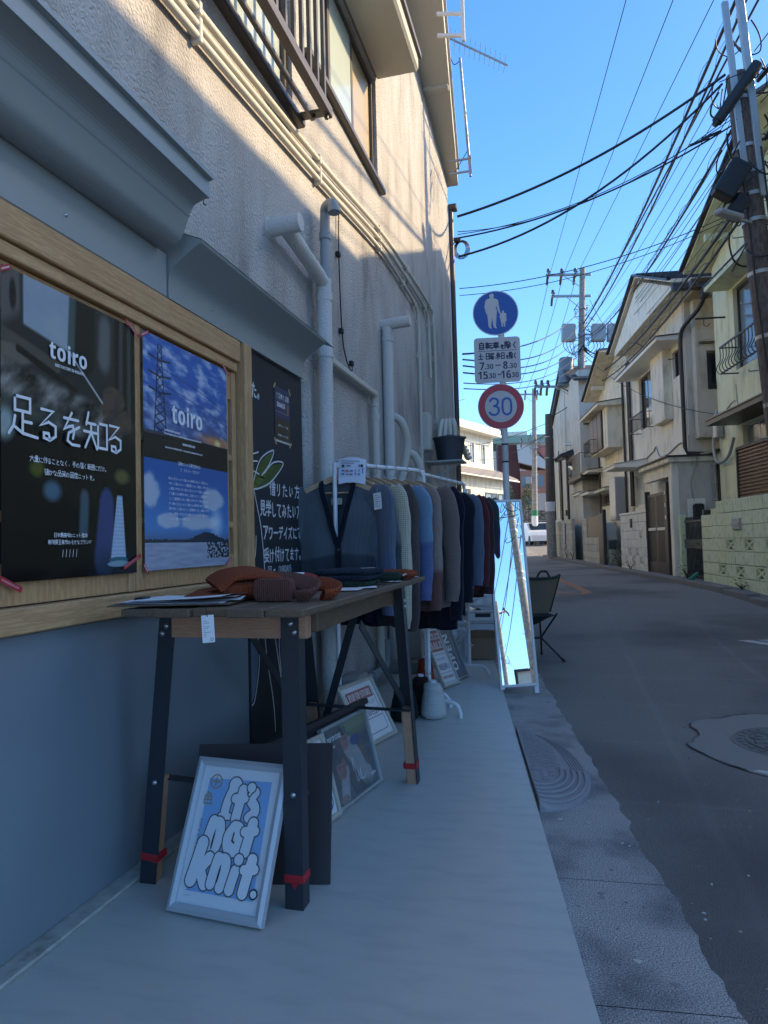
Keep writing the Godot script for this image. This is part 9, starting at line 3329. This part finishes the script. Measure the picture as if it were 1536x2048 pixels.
# ---------------------------------------------------------------- on the road
func road_things() -> void:
	# rubber kerb ramp: a straight piece with scales and a rounded end piece with ridges
	var rubber := mat(lin(0.30, 0.30, 0.31), 0.8, M.grit, 0.15, Vector3(2, 2, 2))
	var edge0 := Vector3(-0.142, 0.0, -2.90)   # its end nearest the camera
	var edge1 := Vector3(-0.318, 0.0, -4.07)
	var along := (edge1 - edge0).normalized()
	var frame := Transform3D(Basis(along, Vector3.UP, along.cross(Vector3.UP)), edge0)
	# local x along the edge from the near end (0..1.18), z out to the road
	var depth := func(x: float) -> float:
		if x > 0.56:
			return 0.265 * pow(sin(clampf((1.183 - x) / 0.62, 0.02, 1.0) * PI / 2.0), 0.55)
		return 0.27 * sqrt(maxf(0.0, 1.0 - pow((0.46 - x) / 0.462, 2))) if x < 0.46 else 0.27
	var height := func(x: float, z: float) -> float:
		var d: float = maxf(0.02, depth.call(x))
		return lerpf(-0.002, -0.034, clampf(z / d, 0.0, 1.0))
	for piece in [[0.462, 1.182, "far"], [0.0, 0.457, "near"]]:
		var t := thing("kerb_ramp", "grey rubber kerb ramp piece with fish scale pattern against the apron" if piece[2] == "far" else "rounded grey rubber ramp end piece with curved ridges and studs", "kerb ramp", "rubber kerb ramp pieces")
		t.transform = frame
		var b := B.new()
		b.grid(30, 8, func(u: float, v: float) -> Vector3:
			var x: float = lerpf(piece[0], piece[1], u)
			var d: float = depth.call(x)
			return Vector3(x, height.call(x, v * d), v * d))
		for k in b.n.size():
			if b.n[k].y < 0:
				b.n[k] = -b.n[k]
		# its cut edge down to the gutter
		for k in 30:
			var x0: float = lerpf(piece[0], piece[1], k / 30.0)
			var x1: float = lerpf(piece[0], piece[1], (k + 1) / 30.0)
			var d0: float = depth.call(x0)
			var d1: float = depth.call(x1)
			b.face([Vector3(x0, height.call(x0, d0), d0), Vector3(x1, height.call(x1, d1), d1), Vector3(x1, -0.06, d1), Vector3(x0, -0.06, d0)], Vector3(0.0 if x0 > 0.46 else (x0 - 0.46), 0, 0.3))
		for x in [piece[0], piece[1]]:
			var d: float = depth.call(x)
			b.face([Vector3(x, -0.002, 0), Vector3(x, height.call(x, d), d), Vector3(x, -0.06, d), Vector3(x, -0.06, 0)], Vector3(1 if x == piece[1] else -1, 0, 0))
		b.face([Vector3(piece[0], -0.002, 0), Vector3(piece[1], -0.002, 0), Vector3(piece[1], -0.06, 0), Vector3(piece[0], -0.06, 0)], Vector3.FORWARD)
		obj("slab", b, rubber, t)
		if piece[2] == "far":
			for r in 5:
				for k in 15:
					var x := 0.49 + k * 0.044 + (0.022 if r % 2 else 0.0)
					var z := 0.018 + r * 0.027
					if z + 0.03 > depth.call(x) * 0.7 or x > 1.1:
						continue
					b = B.new()
					var fan := []
					for j in 7:
						var a := PI * j / 6.0
						fan.append(Vector3(x + cos(a) * 0.019, height.call(x, z) + 0.0035, z + sin(a) * 0.024))
					b.face(fan, Vector3.UP)
					for j in 6:
						b.face([fan[j], fan[j + 1], fan[j + 1] - Vector3(0, 0.004, 0), fan[j] - Vector3(0, 0.004, 0)], Vector3(cos(PI * (j + 0.5) / 6), 0.2, sin(PI * (j + 0.5) / 6)))
					obj("scale", b, rubber, t)
			for k in 5:
				b = B.new()
				var pts := []
				for j in 12:
					var x := 0.48 + j * 0.053
					var d: float = depth.call(x)
					var z := d * (0.74 + 0.052 * k)
					pts.append(Vector3(x, height.call(x, z) + 0.001, z))
				b.tube(pts, 0.0035, 5)
				obj("ridge", b, rubber, t)
		else:
			for k in 5:
				b = B.new()
				var pts := []
				for j in 22:
					var a := PI * 0.5 * j / 21.0
					var f := 0.95 - 0.1 * k
					var q := Vector3(0.45 - 0.44 * f * cos(a), 0, 0.262 * f * sin(a))
					q.y = height.call(maxf(q.x, 0.012), q.z) + 0.002
					pts.append(q)
				b.tube(pts, 0.0085, 6)
				obj("ridge", b, rubber, t)
			for r in 3:
				for k in 4 - r:
					b = B.new()
					var x := 0.425 - k * 0.05 - 0.02 * (r % 2)
					var z := 0.022 + r * 0.036
					b.x = Transform3D(Basis(), Vector3(x, height.call(x, z) - 0.001, z))
					b.lathe([Vector2(0.016, 0.0), Vector2(0.016, 0.004), Vector2(0.013, 0.006), Vector2(0.0002, 0.006)], 12)
					obj("stud", b, rubber, t)
	# cast iron cover in a round concrete patch with a cracked edge
	var mid := Vector3(1.135, rise(4.2), -4.13)
	var rim := []
	var r := RandomNumberGenerator.new()
	r.seed = 12
	for k in 40:
		var a := TAU * k / 40.0
		var rr := 0.56 + 0.05 * sin(a * 3.0 + 1.0) + 0.03 * sin(a * 7.0) + r.randf_range(-0.012, 0.012)
		rim.append(mid + Vector3(cos(a) * rr, 0.004, sin(a) * rr * 1.02))
	var pb := B.new()
	for k in 40:
		pb.face([mid + Vector3(0, 0.006, 0), rim[k], rim[(k + 1) % 40]], Vector3.UP)
	struct("road_patch", pb, M.patch, "round concrete patch with cracked edge around the cast iron cover")
	pb = B.new()
	var loop := []
	for q in rim:
		loop.append(Vector2(q.x + r.randf_range(-0.006, 0.006), -q.z + r.randf_range(-0.006, 0.006)))
	for k in 40:
		if k in [3, 4, 12, 13, 24, 25, 33]:
			continue
		pb.x = Transform3D(Basis(Vector3.RIGHT, -PI / 2), Vector3(0, mid.y, 0))
		pb.stroke([loop[k], (loop[k] + loop[(k + 1) % 40]) / 2.0 + Vector2(r.randf_range(-0.014, 0.014), r.randf_range(-0.014, 0.014)), loop[(k + 1) % 40]], r.randf_range(0.004, 0.012), 0.0075, false)
	struct("road_crack", pb, M.black, "dark crack around the concrete patch")
	var t := thing("manhole_cover", "round cast iron manhole cover with raised pattern in the road", "manhole cover", "", mid + Vector3(0, 0.006, 0))
	var iron := mat(lin(0.2, 0.195, 0.19), 0.55, M.grit, 0.2, Vector3(3, 3, 3))
	iron.metallic = 0.3
	var b := B.new()
	b.lathe([Vector2(0.32, -0.02), Vector2(0.32, 0.002), Vector2(0.305, 0.004), Vector2(0.3, 0.0), Vector2(0.001, 0.0)], 48)
	obj("plate", b, iron, t)
	for k in 28:
		b = B.new()
		b.x = Transform3D(Basis(Vector3.UP, TAU * k / 28.0), Vector3.ZERO)
		b.box(Vector3(0.262, 0.0, -0.018), Vector3(0.288, 0.005, 0.018), 0.002)
		obj("rim_lug", b, iron, t)
	for q in [[0.24, 0.008], [0.085, 0.01]]:
		b = B.new()
		var ring := []
		for k in 49:
			ring.append(Vector3(cos(TAU * k / 48) * q[0], 0.002, sin(TAU * k / 48) * q[0]))
		b.tube(ring, q[1], 6)
		obj("ring", b, iron, t)
	for k in 12:
		b = B.new()
		b.x = Transform3D(Basis(Vector3.UP, TAU * k / 12.0 + 0.2), Vector3.ZERO)
		var arc := []
		for j in 7:
			arc.append(Vector3(0.11 + j * 0.018, 0.002, 0.022 * sin(j * 1.05) * (1 if k % 2 else -1)))
		b.tube(arc, 0.009, 5)
		b.tube([Vector3(0.17, 0.002, 0.03), Vector3(0.21, 0.002, 0.04)], 0.008, 5)
		obj("relief", b, iron, t)
	b = B.new()
	b.box(Vector3(-0.045, 0.0, -0.045), Vector3(0.045, 0.006, 0.045), 0.003)
	b.box(Vector3(-0.02, 0.006, -0.03), Vector3(0.02, 0.009, 0.03), 0.002)
	obj("centre_block", b, iron, t)
	# painted marks
	var white := mat(lin(0.62, 0.62, 0.6), 0.8, null, 1, Vector3(1.5, 1.5, 1.5), true, noise(99, 0.1, 3, FastNoiseLite.TYPE_SIMPLEX, 256, [[0.0, Color(0.45, 0.45, 0.47)], [0.35, Color(0.9, 0.9, 0.9)], [1.0, Color.WHITE]]))
	var orange := mat(lin(0.42, 0.19, 0.085), 0.8, null, 1, Vector3(1.5, 1.5, 1.5), true, noise(98, 0.1, 3, FastNoiseLite.TYPE_SIMPLEX, 256, [[0.0, Color(0.55, 0.5, 0.5)], [0.35, Color(0.92, 0.92, 0.92)], [1.0, Color.WHITE]]))
	var lay := func(q: Array) -> Array:
		var o := []
		for p in q:
			var s: float = -p[0] * sin(TURN) - p[1] * cos(TURN)
			o.append(Vector3(p[0], rise(s) + 0.005, p[1]))
		return o
	b = B.new()
	b.face(lay.call([[1.60, -7.64], [1.73, -7.67], [2.75, -6.55], [2.6, -6.5]]), Vector3.UP)
	struct("white_road_mark", b, white, "white painted stripe on the road, left of two")
	b = B.new()
	b.face(lay.call([[1.79, -7.69], [1.92, -7.72], [3.0, -6.62], [2.85, -6.58]]), Vector3.UP)
	struct("white_road_mark", b, white, "white painted stripe on the road, right of two")
	b = B.new()
	b.face(lay.call([[0.80, -3.63], [0.83, -3.645], [1.1, -3.6], [1.1, -3.55], [0.86, -3.585]]), Vector3.UP)
	struct("white_road_mark", b, white, "small white paint scrap beside the patch")
	var pts := [Vector2(-0.60, 15.6), Vector2(-0.24, 15.72), Vector2(0.30, 11.5), Vector2(0.16, 11.33), Vector2(0.0, 11.33), Vector2(-0.18, 11.6), Vector2(-0.60, 15.6)]
	b = B.new()
	for k in pts.size() - 1:   # the figure 0 of a painted speed, in pieces that follow the rise
		for j in 8:
			var a: Vector2 = pts[k].lerp(pts[k + 1], j / 8.0)
			var d: Vector2 = pts[k].lerp(pts[k + 1], (j + 1) / 8.0)
			var n := Vector2(-(d - a).y, (d - a).x).normalized() * 0.075
			b.face(lay.call([[a.x - n.x, -(a.y - n.y)], [d.x - n.x, -(d.y - n.y)], [d.x + n.x, -(d.y + n.y)], [a.x + n.x, -(a.y + n.y)]]), Vector3.UP)
	struct("orange_road_mark", b, orange, "orange painted figure 0 on the road behind the camp chair")
	# grit, leaves and chips of paint lying about
	var chips := [B.new(), B.new()]
	for k in 420:
		var s := r.randf_range(0.6, 9.0)
		var near: bool = k % 3 == 0
		var tt := r.randf_range(0.3, 0.6) if near else 0.64 + pow(r.randf(), 1.6) * 2.2
		var o := road(s, tt, rise(s) + (0.021 if near else 0.0015))
		if near:
			o.y = rise(s) + lerpf(0.022, 0.006, (tt - 0.27) / 0.355) + 0.001
		var q := []
		var n := r.randi_range(4, 6)
		var size := r.randf_range(0.002, 0.0065) if k % 9 else r.randf_range(0.008, 0.016)
		for j in n:
			var a := TAU * j / n
			q.append(o + Vector3(cos(a) * size * r.randf_range(0.5, 1.2), 0.002, sin(a) * size * r.randf_range(0.4, 1.0)))
		(chips[k % 2] as B).face(q, Vector3.UP)
		for j in n:
			(chips[k % 2] as B).face([q[j], q[(j + 1) % n], q[(j + 1) % n] - Vector3(0, 0.003, 0), q[j] - Vector3(0, 0.003, 0)], q[j] - o)
	for k in 2:
		var c := solo("grit", chips[k], mat([lin(0.5, 0.5, 0.48), lin(0.28, 0.27, 0.26)][k], 0.9), ["pale grit and paint chips scattered over gutter and asphalt", "darker grit scattered over gutter and asphalt"][k], "grit")
		c.set_meta("kind", "stuff")
	# weeds along the far kerb
	for q in [[17.5, 4.1, 0.14, 3], [13.2, 4.08, 0.22, 4], [26.5, 4.15, 0.3, 5], [28.2, 4.2, 0.35, 6], [10.8, 4.1, 0.1, 9], [20.3, 4.12, 0.3, 11]]:
		plant(road(q[0], q[1], rise(q[0]) + 0.07), q[2], 18, "small green weed at the wall foot, %s" % {3: "before the slatted door", 4: "beside the green gate post", 5: "below the grey block wall, left", 6: "left of the banded pole", 9: "below the pale green wall", 11: "by the narrow dark gate"}[q[3]], "weed", q[3], Vector3(0.12, 1, 0.25), 0.06)
	# green watering spout that lies by the gate post
	b = B.new()
	var o := road(12.75, 4.08, rise(12.7) + 0.09)
	b.tube([o + Vector3(-0.1, 0.0, 0.08), o + Vector3(0.04, 0.1, -0.02)], 0.035, 10)
	solo("green_bottle", b, mat(lin(0.02, 0.2, 0.12), 0.35), "green plastic tube lying at the foot of the green wall", "tube")


func behind_camera() -> void:
	# the house opposite the shop, out of the picture: its eaves keep the sun off the lower shop wall
	var t := thing("opposite_house", "two storey house across the road, opposite the shop front", "house", "", road(7.0, 4.95, 0), TURN)
	var b := B.new()
	b.holed(0.2, 0.0, 0.15, 5.7, -0.1, 6.0, [[1.0, 2.6, 3.8, 5.2], [3.6, 4.8, 0.1, 2.1]])
	b.box(Vector3(0.2, -0.1, 0.15), Vector3(7, 6.0, 0.35))
	b.box(Vector3(0.2, -0.1, 5.5), Vector3(7, 6.0, 5.7))
	obj("wall", b, M.cream_wall, t)
	b = B.new()
	b.x = Transform3D()
	b.extrude(PackedVector2Array([Vector2(-0.55, 6.06), Vector2(3.5, 7.2), Vector2(7.5, 6.1), Vector2(7.5, 6.2), Vector2(3.5, 7.3), Vector2(-0.55, 6.16)]), -0.25, 5.9)
	obj("roof", b, M.roof_dark, t)
	window(t, to_street(0.06, 3.8, 1.0), 1.6, 1.4, M.alu, [M.blue_glass, M.blue_glass])
	window(t, to_street(0.06, 0.1, 3.6), 1.2, 2.0, M.dark_trim, [M.dark_glass])
	# unseen houses added behind the shop corner: their sunlit fronts brighten the houses opposite
	for q in [["unseen cream house added next to the shop to bounce sunlight across the road", 21.5, 10.2, 6.3], ["unseen white house added second from the shop to bounce sunlight across the road", 34.5, 12.0, 6.6]]:
		t = thing("unseen_bounce_house", q[0], "house", "", road(q[1], -0.75, 0), TURN)
		b = B.new()
		var holes := [[1.5, 3.2, 4.0, 5.3], [6.0, 7.7, 4.0, 5.3], [2.0, 3.0, 0.2, 2.2]]
		b.holed(-0.2, 0.0, 0.0, q[2], 0.0, q[3], holes)
		b.box(Vector3(-6.0, 0.0, q[2] - 0.2), Vector3(-0.2, q[3], q[2]))
		b.box(Vector3(-6.0, 0.0, 0.0), Vector3(-0.2, q[3], 0.2))
		obj("wall", b, M.cream_wall if q[1] < 30.0 else M.white_wall, t)
		b = B.new()
		b.box(Vector3(-6.1, q[3], -0.1), Vector3(0.15, q[3] + 0.12, q[2] + 0.1))
		obj("roof", b, M.roof_dark, t)
		for h in holes:
			window(t, Transform3D(Basis(Vector3.UP, PI / 2), Vector3(-0.05, h[2], h[1])), h[1] - h[0], h[3] - h[2], M.alu, [M.blue_glass, M.blue_glass])
	# poles and a house that the mirror shows
	for q in [["concrete utility pole in the side street, seen in the standing mirror", Vector3(9.77, -0.07, 4.49), 9.5, 0.115], ["distant utility pole down the side street, seen small in the mirror", Vector3(25.2, -0.07, 21.6), 8.6, 0.15], ["utility pole behind the viewpoint that carries the overhead wires", road(-22.0, 4.4, -0.07), 11.8, 0.17]]:
		t = thing("utility_pole", q[0], "utility pole", "utility poles", q[1])
		b = B.new()
		b.tube([Vector3.ZERO, Vector3(0, q[2] * 0.5, 0), Vector3(0, q[2], 0)], [q[3], q[3] * 0.88, q[3] * 0.75], 16)
		obj("shaft", b, M.pole_grey, t)
		steps(t, 1.8, q[2] - 1.0, q[3] * 0.9, M.galv)
		bands(t, [2.5, 4.2, 4.4, 5.6, 5.9, 7.0], q[3] * 0.95)
		tangle(t, int(q[2] * 7), q[2] * 0.55, q[2] * 0.75, q[3] * 1.2, 12)
		crossarm(t, -1.6, 0.9, q[2] - 0.6, [-1.4, -0.7, 0.6], M.galv)
	for k in 4:
		var a := Vector3(9.9, 5.4 + 0.5 * k, 4.35)
		solo("overhead_wire", cable(a, Vector3(27.0, 5.0 + 1.0 * k, 24.5) if k % 2 else Vector3(25.2, 5.0 + 0.8 * k, 21.6), 0.35, 0.014), M.cable, "side street wire seen in the mirror, %s of four" % ["lowest", "second", "third", "highest"][k], "wire", "overhead wires")
	solo("overhead_wire", cable(Vector3(9.9, 6.0, 4.35), road(-6.0, 6.0, 6.3), 0.3, 0.014), M.cable, "side street wire crossing behind the viewpoint", "wire", "overhead wires")
	t = thing("side_street_house", "pale house far down the side street, its corner in the mirror", "house", "", Vector3(32.4, -0.1, 22.9), 0.78)
	b = B.new()
	b.box(Vector3(-3.5, 0, -4), Vector3(3.5, 4.6, 4))
	obj("wall", b, M.grey_wall, t)
	b = B.new()
	b.box(Vector3(-3.7, 4.6, -4.2), Vector3(3.7, 4.75, 4.2), 0.02)
	obj("roof", b, M.roof_dark, t)
	for k in 3:
		b = B.new()
		b.box(Vector3(-2.8 + k * 2.1, 2.6, -4.03), Vector3(-1.6 + k * 2.1, 3.7, -4.0))
		obj("window", b, M.dark_glass, t)
